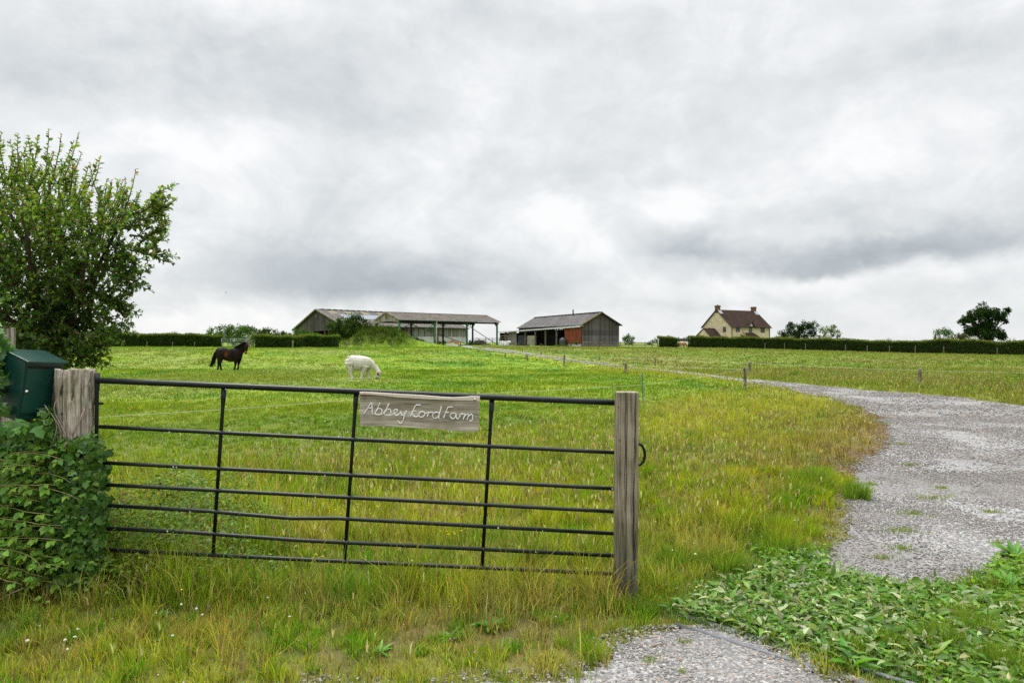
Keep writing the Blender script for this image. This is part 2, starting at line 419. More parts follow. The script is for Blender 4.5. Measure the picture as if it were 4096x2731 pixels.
lk.new(mm_.outputs[0], p_.inputs['Base Color']); p_.inputs['Roughness'].default_value = .95; p_.inputs['Specular IOR Level'].default_value = .1
bb = nd.new('ShaderNodeBump'); bb.inputs['Strength'].default_value = .8; bb.inputs['Distance'].default_value = .05; lk.new(no.outputs['Fac'], bb.inputs['Height']); lk.new(bb.outputs[0], p_.inputs['Normal'])
ground = tag(mesh_np('ground', np.stack([X, Y, Z], -1).reshape(-1, 3), quads, None, gm, gcol, smooth=True), kind='structure')

# ------------------------------------------------------------------ gravel track and gravel verge
def gravel_material(name):
    m, t, p = newmat(name); nd, lk = t.nodes, t.links
    tcx = nd.new('ShaderNodeTexCoord')
    v = nd.new('ShaderNodeTexVoronoi'); v.inputs['Scale'].default_value = 46; lk.new(tcx.outputs['Object'], v.inputs['Vector'])
    v2 = nd.new('ShaderNodeTexVoronoi'); v2.inputs['Scale'].default_value = 17; lk.new(tcx.outputs['Object'], v2.inputs['Vector'])
    n = nd.new('ShaderNodeTexNoise'); n.inputs['Scale'].default_value = .55; n.inputs['Detail'].default_value = 7; n.inputs['Roughness'].default_value = .6; lk.new(tcx.outputs['Object'], n.inputs['Vector'])
    r = nd.new('ShaderNodeValToRGB'); e = r.color_ramp.elements; e[0].position = .0; e[0].color = (.10, .10, .105, 1); e[1].position = 1; e[1].color = (.46, .45, .44, 1)
    x = e.new(.45); x.color = (.19, .19, .192, 1)
    sepc = nd.new('ShaderNodeSeparateColor'); lk.new(v.outputs['Color'], sepc.inputs[0]); lk.new(sepc.outputs[0], r.inputs[0])
    sand = nd.new('ShaderNodeValToRGB'); e = sand.color_ramp.elements; e[0].color = (.125, .119, .112, 1); e[1].color = (.205, .196, .184, 1)
    n2_ = nd.new('ShaderNodeTexNoise'); n2_.inputs['Scale'].default_value = 22; n2_.inputs['Detail'].default_value = 8; lk.new(tcx.outputs['Object'], n2_.inputs['Vector']); lk.new(n2_.outputs['Fac'], sand.inputs[0])
    mk = nd.new('ShaderNodeMapRange'); mk.inputs['From Min'].default_value = .42; mk.inputs['From Max'].default_value = .60; mk.inputs['To Min'].default_value = .35; mk.inputs['To Max'].default_value = .9; lk.new(n.outputs['Fac'], mk.inputs['Value'])
    mx = nd.new('ShaderNodeMix'); mx.data_type = 'RGBA'; lk.new(mk.outputs[0], mx.inputs[0]); lk.new(r.outputs[0], mx.inputs[6]); lk.new(sand.outputs[0], mx.inputs[7])
    lk.new(mx.outputs[2], p.inputs['Base Color']); p.inputs['Roughness'].default_value = .9; p.inputs['Specular IOR Level'].default_value = .2
    ad = nd.new('ShaderNodeMath'); ad.operation = 'ADD'; lk.new(v.outputs['Distance'], ad.inputs[0]); lk.new(v2.outputs['Distance'], ad.inputs[1])
    b = nd.new('ShaderNodeBump'); b.inputs['Strength'].default_value = .7; b.inputs['Distance'].default_value = .015; b.invert = True; lk.new(ad.outputs[0], b.inputs['Height']); lk.new(b.outputs[0], p.inputs['Normal'])
    return m
GRAVEL_M = gravel_material('gravel_surface')
def sheet(name, grids, inside, lift):
    Vs, Qs, off = [], [], 0
    for xs, ys in grids:
        X, Y = np.meshgrid(xs, ys); ny, nx = X.shape
        w = inside(X, Y)
        idx = np.arange(nx * ny).reshape(ny, nx)
        q = np.stack([idx[:-1, :-1], idx[:-1, 1:], idx[1:, 1:], idx[1:, :-1]], -1).reshape(-1, 4)
        keep = (w.ravel()[q] > 0).sum(1) >= 3
        q = q[keep]; used = np.unique(q); remap = np.zeros(nx * ny, int); remap[used] = np.arange(len(used))
        Vs.append(np.stack([X, Y, H(X, Y) + lift(X, Y)], -1).reshape(-1, 3)[used]); Qs.append(remap[q] + off); off += len(used)
    return mesh_np(name, np.concatenate(Vs), np.concatenate(Qs), None, GRAVEL_M, smooth=True)
tr = sheet('gravel_track', [(np.arange(1.8, 26, .07), np.arange(4.2, 20.001, .07)), (np.arange(-10, 26, .14), np.arange(20.0, 116, .28))],
           track_d, lambda x, y: .010 + .0005 * y + .012 * (fbm(x, y, .8, 51) - .5) * (y < 25) + .02 * (y < 25) * np.exp(-((sdist(x, y, TRACK) - 1.6) / .5) ** 2) * .0)
tag(tr, kind='structure')
vg = sheet('gravel_path', [(np.arange(-2.4, 2.45, .04), np.arange(1.5, 4.25, .04))], verge_d, lambda x, y: .008 + .01 * fbm(x, y, .3, 52))
tag(vg, kind='structure')

# loose stones
ico = bmesh.new(); bmesh.ops.create_icosphere(ico, subdivisions=1, radius=1.0)
ICO_V = np.array([v.co[:] for v in ico.verts]); ICO_F = np.array([[v.index for v in f.verts] for f in ico.faces]); ico.free()
STONE_M = foliage_mat('stone_chips', 0.0)
STONE_M.node_tree.nodes['Diffuse BSDF'].inputs['Roughness'].default_value = .6
def rocks(name, pos, size, flat=.6, cols=None, mat=None, jit=.28):
    n = len(pos); k = len(ICO_V)
    V = ICO_V[None] * (1 + jit * rng.uniform(-1, 1, (n, k, 1)))
    V = V * np.stack([size * rng.uniform(.7, 1.3, n), size * rng.uniform(.7, 1.3, n), size * flat * rng.uniform(.7, 1.2, n)], -1)[:, None]
    a = rng.uniform(0, 6.28, n); c, s = np.cos(a)[:, None], np.sin(a)[:, None]
    x = V[..., 0] * c - V[..., 1] * s; y = V[..., 0] * s + V[..., 1] * c
    V = np.stack([x, y, V[..., 2]], -1) + pos[:, None]
    Fc = (ICO_F[None] + (np.arange(n) * k)[:, None, None]).reshape(-1, 3)
    C = np.repeat(cols, k, 0) if cols is not None else None
    return mesh_np(name, V.reshape(-1, 3), None, Fc, mat or STONE_M, C)
def stone_cols(n):
    b = rng.uniform(0, 1, n) ** 1.5
    c = lerp((.15, .15, .152), (.36, .353, .342), b)
    w = rng.random(n) < .035; c[w] = lerp((.38, .36, .34), (.52, .50, .47), rng.random(w.sum()))
    o = rng.random(n) < .05; c[o] = (.33, .25, .19)
    return c * (1.04, 1.0, .95)
def scatter(n, ylo, yhi, xlo, xhi, test, clear=.0):
    x = rng.uniform(xlo, xhi, n); y = rng.uniform(ylo, yhi, n)
    k = (np.abs(x) < .78 * y + .8) & (test(x, y) > clear)
    return x[k], y[k]
px_, py_, sz_ = [], [], []
for n, y0, y1, x0, x1, s0, s1 in [(120000, 4.6, 9, 2, 8.2, .0035, .010), (90000, 9, 16, 4, 13.5, .007, .018), (60000, 16, 30, 7, 24, .013, .03), (16000, 30, 60, -1, 14, .02, .045)]:
    x, y = scatter(n, y0, y1, x0, x1, track_d, -.75); _t = track_d(x, y); _k = (_t > -.05) | (rng.random(len(x)) < .5 * np.exp(_t / .3) * (y < 18)); x, y = x[_k], y[_k]
    cl = fbm(x, y, 1.4, 61); ru = sdist(x, y, TRACK); k = rng.random(len(x)) < .35 + 1.0 * ss((cl - .38) * 4) - .35 * np.exp(-((ru - 1.1) / .35) ** 2) * (y < 30)
    x, y = x[k], y[k]
    px_.append(x); py_.append(y); sz_.append(s0 + (s1 - s0) * rng.random(len(x)) ** 2.2)
x, y, s = map(np.concatenate, (px_, py_, sz_))
big = rng.random(len(x)) < .006; s[big] *= rng.uniform(1.4, 2.4, big.sum())
tag(rocks('loose_gravel', np.stack([x, y, H(x, y) + .012 + .0005 * y + s * .15], -1), s, .55, stone_cols(len(x))), kind='stuff')
x, y = scatter(60000, 3.1, 4.2, -1.7, 2.4, verge_d, -.14)
k = rng.random(len(x)) < .22 + .6 * ss((x - .7 + (fbm(x, y, .4, 63) - .5) * 1.6) / .7) ; x, y = x[k], y[k]
s = .0025 + .0085 * rng.random(len(x)) ** 2.5
tag(rocks('gravel_stones', np.stack([x, y, H(x, y) + .012 + s * .2], -1), s, .6, stone_cols(len(x)) * 1.05), kind='stuff')

# ------------------------------------------------------------------ grass
def blade_mesh(name, x, y, h, w, col, lean=None, mat=None, az=None, z=None, root=None):
    n = len(x)
    z = H(x, y) if z is None else z
    az_ = rng.uniform(0, 2 * np.pi, n) if az is None else az
    ln = rng.uniform(.05, .55, n) if lean is None else lean
    th = rng.uniform(0, 2 * np.pi, n)
    sx, sy = np.cos(th) * w / 2, np.sin(th) * w / 2
    dx_, dy_ = np.cos(az_) * h * ln, np.sin(az_) * h * ln
    up = h * np.sqrt(np.clip(1 - ln * ln * .8, .15, 1))
    V = np.empty((n, 5, 3), np.float32)
    V[:, 0] = np.stack([x - sx, y - sy, z - .01], -1); V[:, 1] = np.stack([x + sx, y + sy, z - .01], -1)
    mx_, my_, mz = x + dx_ * .32, y + dy_ * .32, z + up * .6
    V[:, 2] = np.stack([mx_ + sx * .8, my_ + sy * .8, mz], -1); V[:, 3] = np.stack([mx_ - sx * .8, my_ - sy * .8, mz], -1)
    V[:, 4] = np.stack([x + dx_, y + dy_, z + up], -1)
    b = (np.arange(n) * 5)[:, None]
    q = b + np.array([0, 1, 2, 3]); t = b + np.array([3, 2, 4])
    C = np.repeat(col[:, None], 5, 1).astype(np.float32)
    C[:, 4] *= (1.15, 1.05, 1.0)
    if root is not None: C[:, :2] = C[:, :2] * .55 + np.asarray(root) * .45
    return V.reshape(-1, 3), q, t, C.reshape(-1, 3)
def join_mesh(name, parts, mat, kind='stuff'):
    off = 0; V, Q, T, C = [], [], [], []
    for v, q, t, c in parts:
        V.append(v); Q.append(q + off); T.append(t + off); C.append(c); off += len(v)
    return tag(mesh_np(name, np.concatenate(V), np.concatenate(Q), np.concatenate(T), mat, np.concatenate(C)), kind=kind)
def vary(c, amt=.22):
    n = len(c); return np.clip(c * (1 + rng.normal(0, amt, (n, 1))) * (1 + rng.normal(0, .07, (n, 3))), .004, .8)
def place(n, y0, y1, margin=.9, pw=1.0):
    """random ground points inside the strip of land the photograph shows, with a margin to each side"""
    y = y0 + (y1 - y0) * rng.random(n) ** pw
    hwid = .76 * y + margin; full = .76 * y1 + margin
    k = rng.random(n) < hwid / full; y = y[k]; hwid = hwid[k]
    return rng.uniform(-1, 1, len(y)) * hwid, y
def on_hard(x, y, soft=.25):
    """probability factor: 0 on bare gravel"""
    td = track_d(x, y); vd = verge_d(x, y)
    f = 1 - ss((td + soft * .6) / soft); g = 1 - ss((vd + .1) / .18)
    return f * g
parts = []
BANDS = [(2.7, 6.0, 4300, .0052, 1.0), (6.0, 10, 2100, .0072, 1.0), (10, 20, 780, .009, 1.0), (20, 45, 170, .019, 1.0), (45, 112, 40, .040, 1.0)]
for y0, y1, dens, wid, _ in BANDS:
    area = 2 * (.76 * y1 + .9) * (y1 - y0)
    per = 22 if y1 <= 20 else 8
    tx0, ty0 = place(int(area * dens * .75 / per), y0, y1); trad = rng.uniform(.02, .075, len(tx0)) * np.clip(ty0 / 7, 1, 5)
    ii = np.repeat(np.arange(len(tx0)), per); ang = rng.uniform(0, 2 * np.pi, len(ii)); rd = np.sqrt(rng.random(len(ii)))
    x = tx0[ii] + np.cos(ang) * rd * trad[ii]; y = ty0[ii] + np.sin(ang) * rd * trad[ii]
    az_t = ang + rng.normal(0, .5, len(ii)); ln_t = np.clip(.12 + .75 * rd * rng.random(len(ii)) + rng.normal(0, .1, len(ii)), .03, .97)
    tone = np.exp(rng.normal(0, .26, len(tx0)))[ii]; hgt = np.exp(rng.normal(0, .25, len(tx0)))[ii]; hue = rng.normal(0, .10, len(tx0))[ii]
    xu, yu = place(int(area * dens * .40), y0, y1); nu = len(xu)
    x = np.concatenate([x, xu]); y = np.concatenate([y, yu]); az_t = np.concatenate([az_t, rng.uniform(0, 6.28, nu)]); ln_t = np.concatenate([ln_t, rng.uniform(.1, .98, nu)])
    tone = np.concatenate([tone, np.ones(nu)]); hgt = np.concatenate([hgt, np.ones(nu) * .85]); hue = np.concatenate([hue, np.zeros(nu)])
    past, right, lawn = zones(x, y)
    keep = rng.random(len(x)) < on_hard(x, y) * (.55 + .45 * past + .25 * right + .3 * (fbm(x, y, .35, 71) > .42))
    td = track_d(x, y)
    bald = np.exp(-np.clip(-td, 0, 9) / .8) * np.exp(-(((y - 11.5) / 5) ** 2)) * (x > 0)
    keep &= rng.random(len(x)) > bald * .75
    dp = np.exp(-(((x + .2) / .7) ** 2 + ((y - 4.05) / .3) ** 2)) + np.exp(-(((x + .95) / .3) ** 2 + ((y - 3.75) / .2) ** 2))
    keep &= rng.random(len(x)) > dp * .6
    x, y, past, right, lawn, td, az_t, ln_t, tone, hgt, hue = (a[keep] for a in (x, y, past, right, lawn, td, az_t, ln_t, tone, hgt, hue))
    u, v = grid_uv(x, y)
    rough = (1 - past) * (1 - right) * (1 - lawn)
    tuft = ss((fbm(x, y, .55, 73) - .45) * 5)
    h = lawn * (.055 + .08 * tuft) + rough * (.10 + .12 * tuft) + past * (.055 + .06 * ss((vn(x, y, 2.6, 23) - .55) * 4)) + right * (.15 + .07 * tuft) * np.interp(y, [20, 60], [1, .45])
    h *= 1 - .60 * np.exp(-np.clip(-td, 0, 9) / .6)
    h *= 1 - .35 * ss((x - 1.0) / 1.5) * (1 - ss((y - 5.5) / 1)) * (1 - np.clip(tuft, 0, 1))
    uu_, vv_ = grid_uv(x, y); h *= 1 - .45 * ((vv_ > 0) & (vv_ < 1.9) & (uu_ > -.3) & (uu_ < 2.6))
    left_tall = ss((-1.7 - x) / .6) * ss((y - 4.35) / .25) * (1 - ss((y - 8) / 2)); h += left_tall * .12
    pt = np.exp(-(((x - .85) / .30) ** 2 + ((y - 4.75) / .25) ** 2)); h += pt * .07          # tall fringe round the gate post
    h += .125 * np.exp(-((y - 4.60) / .2) ** 2) * ((x > -2.6) & (x < .75)) * (.35 + 1.3 * vn(x, y, .3, 99))
    q = ((x - MOUND[0]) / 5.2) ** 2 + ((y - MOUND[1]) / 4.2) ** 2; onm = np.exp(-q ** 2); h += onm * .75
    for an in ANIMALS: h *= 1 - .72 * np.exp(-(((x - an[0]) / 1.1) ** 4 + ((y - an[1] + .7) / 1.3) ** 4))
    h *= rng.uniform(.55, 1.3, len(x)) * hgt
    c = vary(ground_col(x, y), .28) * tone[:, None]; c[:, 0] *= 1 + hue; c = np.clip(c, .01, .6)
    k = rng.random(len(x)) < (.06 + .12 * rough + .13 * lawn + .05 * right) * (1 - onm)
    c[k] = vary(np.tile(G_STRAW, (k.sum(), 1)), .2)
    k = rng.random(len(x)) < .03 * (rough + lawn); c[k] = vary(np.tile((.36, .20, .05), (k.sum(), 1)), .2)
    w = wid * rng.uniform(.6, 1.4, len(x)) * (1 + onm * 1.2)
    parts.append(blade_mesh('g', x, y, h * (1 + .25 * ln_t), w, c, root=(.16, .15, .05), lean=ln_t, az=az_t))
    # seed stems
    m = {0: 90, 1: 75, 2: 48, 3: 22, 4: 2.0}[[b[0] for b in BANDS].index(y0)]
    xs, ys = place(int(area * m), y0, y1)
    ps, rs, ls = zones(xs, ys)
    prob = (1 - ps) * (1 - ls) * (.25 + 1.2 * ss((fbm(xs, ys, 2.4, 81) - .42) * 5)) * (1 - .25 * rs) + ls * .08
    prob = prob * (1 - (xs > 1.0) * (ys < 6.0)); kk = (rng.random(len(xs)) < prob) & (track_d(xs, ys) < -.25) & (verge_d(xs, ys) < -.05)
    xs, ys, ls = xs[kk], ys[kk], ls[kk]
    hh = rng.uniform(.24, .46, len(xs)) * (1 - .5 * ls) * np.interp(ys, [20, 70], [1, .5]) * (1 - .45 * np.exp(-np.clip(-track_d(xs, ys) - .2, 0, 9) / 1.2))
    far = ss((ys - 8) / 12)
    stem = vary(lerp((.24, .27, .05), (.28, .22, .08), rng.random(len(xs))), .2)
    aa = rng.uniform(0, 6.28, len(xs)); ll = rng.uniform(.05, .45, len(xs))
    parts.append(blade_mesh('s', xs, ys, hh, wid * .5 * np.ones(len(xs)), stem, lean=ll, az=aa))
    # heads: a short spindle of blades at the tip of each stem
    up = hh * np.sqrt(np.clip(1 - ll * ll * .8, .15, 1)); hx, hy = xs + np.cos(aa) * hh * ll, ys + np.sin(aa) * hh * ll; hz_ = H(xs, ys) + up - .035
    tan = rng.random(len(xs)) < .55
    hc = np.where(tan[:, None], np.array((.46, .42, .24)), np.array((.24, .175, .13))); hc = vary(hc, .2)
    for rep in range(3):
        parts.append(blade_mesh('h', hx + rng.normal(0, .002, len(xs)), hy + rng.normal(0, .002, len(xs)), rng.uniform(.03, .065, len(xs)), wid * np.interp(ys, [6, 40], [1.0, .45]) * rng.uniform(.9, 1.7, len(xs)), hc, lean=rng.uniform(.1, .6, len(xs)), z=hz_))
# tufts creeping on to the gravel
tx, ty = [], []
for cx0, cy0, rad in [(4.35, 8.3, .18), (4.7, 7.6, .25), (4.05, 6.9, .2), (3.6, 6.3, .22), (5.1, 8.1, .12), (3.3, 5.75, .16), (4.2, 5.9, .1), (5.6, 9.6, .15), (6.6, 11.6, .2), (4.1, 7.9, .15),
                      (5.0, 6.3, .10), (3.0, 5.5, .12), (4.9, 7.0, .12), (9.5, 20, .5), (11.0, 22.5, .6), (8.0, 14.5, .25), (9.5, 26, .5), (5.45, 6.9, .18), (4.35, 5.65, .2), (5.0, 6.1, .25), (.75, 3.72, .07), (.35, 3.55, .08), (1.0, 3.95, .05), (-.05, 3.5, .1), (.9, 3.6, .03)]:
    rad *= .55; m = int(420 * rad / .2 * (1 if cy0 < 12 else .4)); a = rng.uniform(0, 6.28, m); r_ = rad * rng.random(m) ** .8 * (.2 + 1.8 * vn(cx0 + np.cos(a) * 3, np.sin(a) * 3 + cy0, .6, 5))
    tx.append(cx0 + r_ * np.cos(a) * 1.6); ty.append(cy0 + r_ * np.sin(a))
x, y = np.concatenate(tx), np.concatenate(ty)
parts.append(blade_mesh('t', x, y, rng.uniform(.02, .06, len(x)), .0035 * np.clip(y / 5, 1, 4), vary(lerp(G_RGH_A, (.2, .24, .03), rng.random(len(x))), .2)))
# rank tussocks
TUS = [(3760, 2590, .16, .16), (3900, 2540, .16, .14), (3560, 2600, .12, .12), (4000, 2680, .16, .15), (3830, 2480, .12, .12), (3400, 2620, .12, .11), (4050, 2460, .12, .12), (3425 , 2000, .16, .24), (3250, 1960, .24, .30), (3210, 2010, .20, .26), (2700, 1870, .12, .2), (2980, 1870, .14, .16), (3190, 1500, .25, .3), (3060, 2140, .2, .2), (2760, 1760, .16, .2), (2350, 2260, .20, .20), (2620, 2370, .16, .15), (2560, 2460, .14, .12), (3100, 2200, .3, .18), (2900, 2280, .25, .16), (2420, 2440, .12, .14), (2700, 2260, .2, .18)]
for qx, qy, rad, hh in TUS:
    cx0, cy0 = gp(qx, qy); rad *= max(1, cy0 / 9) ** .6; m = int(700 * rad / .2); a = rng.uniform(0, 6.28, m); r_ = rad * np.sqrt(rng.random(m)) * .8 * (.5 + vn(np.cos(a) * 2 + qx, np.sin(a) * 2, .7, 7))
    x, y = cx0 + r_ * np.cos(a), cy0 + r_ * np.sin(a)
    parts.append(blade_mesh('t', x, y, hh * rng.uniform(.5, 1.15, m) * (1 - .4 * (r_ / rad) ** 2), .0042 * max(1, cy0 / 6) * rng.uniform(.7, 1.3, m), vary(lerp((.08, .18, .02), (.22, .29, .04), rng.random(m)), .2), lean=np.clip(r_ / rad * .7 + rng.normal(0, .12, m), .02, .9), az=a + rng.normal(0, .4, m)))
nt_ = 0
while nt_ < 95:
    cx0, cy0 = float(rng.uniform(.3, 4.2)), float(rng.uniform(4.55, 9.0))
    if cx0 > 2.1 + (cy0 - 5) * .6 or float(track_d(cx0, cy0)) > -.08 or (cy0 < 5.1 and cx0 < 1.0) or float(grid_uv(cx0, cy0)[1]) < 2.0 and cx0 > .9: continue
    nt_ += 1; m = 190; rad = float(rng.uniform(.07, .2)); hh = float(rng.uniform(.12, .26)) * (1 if cy0 < 7.5 else .8); a = rng.uniform(0, 6.28, m); r_ = rad * np.sqrt(rng.random(m)) * .7
    tc_ = lerp((.13, .26, .012), (.37, .37, .03), np.full(m, rng.random()))
    if rng.random() < .25: tc_ = tc_ * np.array((1.15, .95, .9))
    parts.append(blade_mesh('t', cx0 + r_ * np.cos(a), cy0 + r_ * np.sin(a), hh * rng.uniform(.5, 1.2, m), .0052 * max(1, cy0 / 6) * rng.uniform(.7, 1.3, m), vary(tc_, .24), lean=np.clip(r_ / rad * .95 + rng.normal(0, .15, m), .02, .97), az=a + rng.normal(0, .5, m), root=(.10, .11, .03)))
for _ in range(330):
    cx0, cy0 = float(rng.uniform(-3.6, 1.1)), float(rng.uniform(2.95, 4.9))
    if float(verge_d(cx0, cy0)) > -.06: continue
    m = 60; rad = float(rng.uniform(.03, .09)); hh = float(rng.uniform(.04, .115)); a = rng.uniform(0, 6.28, m); r_ = rad * np.sqrt(rng.random(m)) * .8
    tc_ = lerp((.10, .26, .014), (.33, .35, .045), np.full(m, rng.random() ** 1.4))
    parts.append(blade_mesh('t', cx0 + r_ * np.cos(a), cy0 + r_ * np.sin(a), hh * rng.uniform(.5, 1.2, m), .0052 * rng.uniform(.7, 1.3, m), vary(tc_, .22), lean=np.clip(r_ / rad * .95 + rng.normal(0, .2, m), .02, .97), az=a + rng.normal(0, .5, m), root=(.10, .11, .03)))
grass = join_mesh('grass', parts, GRASS_M)
# ------------------------------------------------------------------ leaves, twigs
def unit(v): return v / np.maximum(np.linalg.norm(v, axis=-1, keepdims=True), 1e-9)
def leaf_arrays(pos, d, nrm, ln, wd, col, fold=.25, droop=.15, kind='ovate'):
    """pos base of leaf, d direction of the midrib, nrm face normal"""
    n = len(pos); d = unit(d); s = unit(np.cross(d, nrm)); u = np.cross(s, d)
    ln = np.broadcast_to(ln, (n,)); wd = np.broadcast_to(wd, (n,))
    if kind == 'ovate':     # along, across, up
        prof = np.array([(0, 0, 0), (.35, -.5, 1), (.35, 0, 0), (.35, .5, 1), (.75, -.33, .7), (.78, 0, 0), (.75, .33, .7), (1.05, 0, 0)])
        tri = np.array([(0, 1, 2), (0, 2, 3), (4, 7, 5), (5, 7, 6)]); quad = np.array([(1, 4, 5, 2), (2, 5, 6, 3)])
    elif kind == 'ivy':
        prof = np.array([(0.15, 0, 0), (0, -.18, .3), (.18, -.55, 1), (.38, -.27, .5), (.66, -.36, .7), (1.0, 0, 0), (.66, .36, .7), (.38, .27, .5), (.18, .55, 1), (0, .18, .3)])
        tri = np.array([(0, i, i + 1) for i in range(1, 9)] + [(0, 9, 1)]); quad = np.zeros((0, 4), int)
    elif kind == 'lobed':
        prof = np.array([(0, 0, 0), (.35, -.45, 1), (.5, -.15, .3), (.8, -.38, .8), (.8, -.1, .2), (1.05, 0, 0), (.8, .1, .2), (.8, .38, .8), (.5, .15, .3), (.35, .45, 1)])
        tri = np.array([(0, 1, 2), (2, 3, 4), (4, 5, 6), (6, 7, 8), (8, 9, 0)]); quad = np.array([(0, 2, 4, 6), (0, 6, 8, 8)])[:1]
        tri = np.concatenate([tri, [(0, 6, 8)]])
    else:                   # 'clump': a kinked quad for far foliage
        prof = np.array([(0, 0, 0), (.5, -.5, .6), (1, 0, 0), (.5, .5, .6)]); tri = np.zeros((0, 3), int); quad = np.array([(0, 1, 2, 3)])
    k = len(prof)
    V = (pos[:, None] + d[:, None] * (prof[:, 0][None, :, None] * ln[:, None, None]) + s[:, None] * (prof[:, 1][None, :, None] * wd[:, None, None])
         + u[:, None] * (prof[:, 2][None, :, None] * fold * wd[:, None, None] - (prof[:, 0][None, :, None] ** 2) * droop * ln[:, None, None]))
    b = (np.arange(n) * k)[:, None, None]
    Q = (quad[None] + b).reshape(-1, 4) if len(quad) else np.zeros((0, 4), int); T = (tri[None] + b).reshape(-1, 3) if len(tri) else np.zeros((0, 3), int)
    return V.reshape(-1, 3), Q, T, np.repeat(col, k, 0)
def join_arrays(name, parts, mat, parent=None):
    off = 0; V, Q, T, C = [], [], [], []
    for v, q, t, c in parts:
        V.append(v); Q.append(q + off); T.append(t + off); C.append(c); off += len(v)
    return mesh_np(name, np.concatenate(V), np.concatenate(Q), np.concatenate(T), mat, np.concatenate(C), parent)
def rnd_dirs(n): return unit(rng.normal(size=(n, 3)))
BARK = nmat('bark', (.05, .042, .033), (.13, .115, .09), 14, .95, .6, (1, 1, .3), spec=.1)
TWIG = nmat('twig', (.055, .035, .028), (.10, .07, .05), 30, .8)
def shoot_path(p0, d0, ln, lift=.35, wob=.12, n=6):
    """curving twig, lift bends it upward"""
    p = Vector(p0); d = Vector(d0).normalized(); out = [p.copy()]
    for i in range(n):
        d = (d + Vector((0, 0, lift / n)) + Vector(rng.normal(0, wob / 2, 3))).normalized()
        p = p + d * (ln / n); out.append(p.copy())
    return out
def sprout(paths, spacing, ln, wd, colf, kind='ovate', up=.9, tipyoung=True, start=.0):
    """leaves set alternately along shoots"""
    P_, D_, N_, S_, C_, A_ = [], [], [], [], [], []
    for path in paths:
        pts = np.array([p[:] for p in path]); seg = np.linalg.norm(np.diff(pts, axis=0), axis=1); cum = np.concatenate([[0], np.cumsum(seg)]); tot = cum[-1]
        t = np.arange(tot * start, tot, spacing) + rng.uniform(0, spacing * .4)
        t = t[t < tot]; t = np.append(t, tot * .995); m = len(t)
        pos = np.stack([np.interp(t, cum, pts[:, i]) for i in range(3)], -1)
        ti = np.clip(np.searchsorted(cum, t) - 1, 0, len(seg) - 1); tan = unit(np.diff(pts, axis=0))[ti]
        side = unit(np.cross(tan, rnd_dirs(m))); d = unit(side * .9 + tan * .55 + np.array((0, 0, .12)))
        P_.append(pos); D_.append(d); N_.append(unit(np.array((0, 0, up)) + rng.normal(0, .45, (m, 3)) + tan * .2))
        age = t / tot; S_.append(np.where(age > .8, .55 + (1 - age) * 2.2, 1.0) * rng.uniform(.65, 1.2, m)); A_.append(age)
    P_, D_, N_, S_, A_ = map(np.concatenate, (P_, D_, N_, S_, A_))
    return leaf_arrays(P_, D_, N_, ln * S_, wd * S_, colf(P_, A_), kind=kind)

# ------------------------------------------------------------------ hawthorn at the left of the gate
haw = empty('hawthorn_tree', (-4.30, 5.98, 0), 0, 'leafy dark green hawthorn with reddish shoot tips overhanging the green letterbox', 'tree')
o_ = np.array(haw.location[:])
BLOBS = [((20, 880), 5.9, .70), ((230, 830), 5.75, .52), ((400, 930), 5.7, .38), ((120, 1120), 5.8, .62), ((290, 1130), 5.65, .36), ((-250, 900), 6.0, .9), ((-250, 1300), 5.9, .8),
         ((510, 900), 5.7, .22), ((20, 1330), 6.0, .48), ((250, 1290), 5.85, .34), ((350, 1020), 5.5, .38), ((110, 960), 5.3, .42), ((-60, 1180), 5.3, .45), ((200, 720), 5.9, .34), ((0, 700), 5.9, .36), ((450, 1050), 5.8, .18), ((370, 1210), 5.8, .16), ((330, 1350), 5.9, .12), ((-200, 1550), 5.7, .5), ((60, 1230), 5.6, .5), ((200, 1180), 5.6, .42), ((270, 1330), 5.7, .18), ((150, 1370), 6.1, .3), ((240, 1400), 6.1, .22), ((400, 1100), 5.75, .16), ((185, 1425), 5.7, .22), ((120, 1400), 5.9, .3), ((205, 1500), 5.4, .17), ((190, 1590), 5.4, .2), ((150, 1450), 5.5, .2)]
HX = lambda q: ((300 + (q[0] - 300) * .84) if q[0] > 300 else q[0], q[1])
BLOBS = [(HX(q) if q[1] > 860 else (HX(q)[0], q[1] + 75), d, r * (.93 if q[1] < 1000 else 1)) for q, d, r in BLOBS]
shoots, limbs = [], []
root = Vector((-4.30, 5.98, 0.0))
forks = [root + Vector((.02, 0, 1.0)), root + Vector((-.15, .1, 1.5)), root + Vector((.35, -.1, 1.7))]
limbs.append(([root, root + Vector((-.03, 0, .5)), forks[0], forks[1]], [.085, .07, .06, .05]))
limbs.append(([forks[0], forks[2]], [.05, .035]))
for (q, d, r) in BLOBS:
    c = P(*q, d); f = min(forks, key=lambda a: (a - c).length)
    mid = (f + c) / 2 + Vector(rng.normal(0, .06, 3))
    limbs.append(([f, mid, c, c + (c - f).normalized() * r * .6], [.026, .02, .012, .006]))
    n = int(310 * r ** 1.9)
    for i in range(n):
        dr = Vector(rnd_dirs(1)[0]); rr_ = r * float(rng.uniform(.25, .95)); s0 = c + dr * rr_
        d0 = dr * .7 + Vector((0, 0, .75)) + Vector(rng.normal(0, .3, 3))
        shoots.append(shoot_path(s0, d0, float(rng.uniform(.14, .32)), .3, .2, 4))
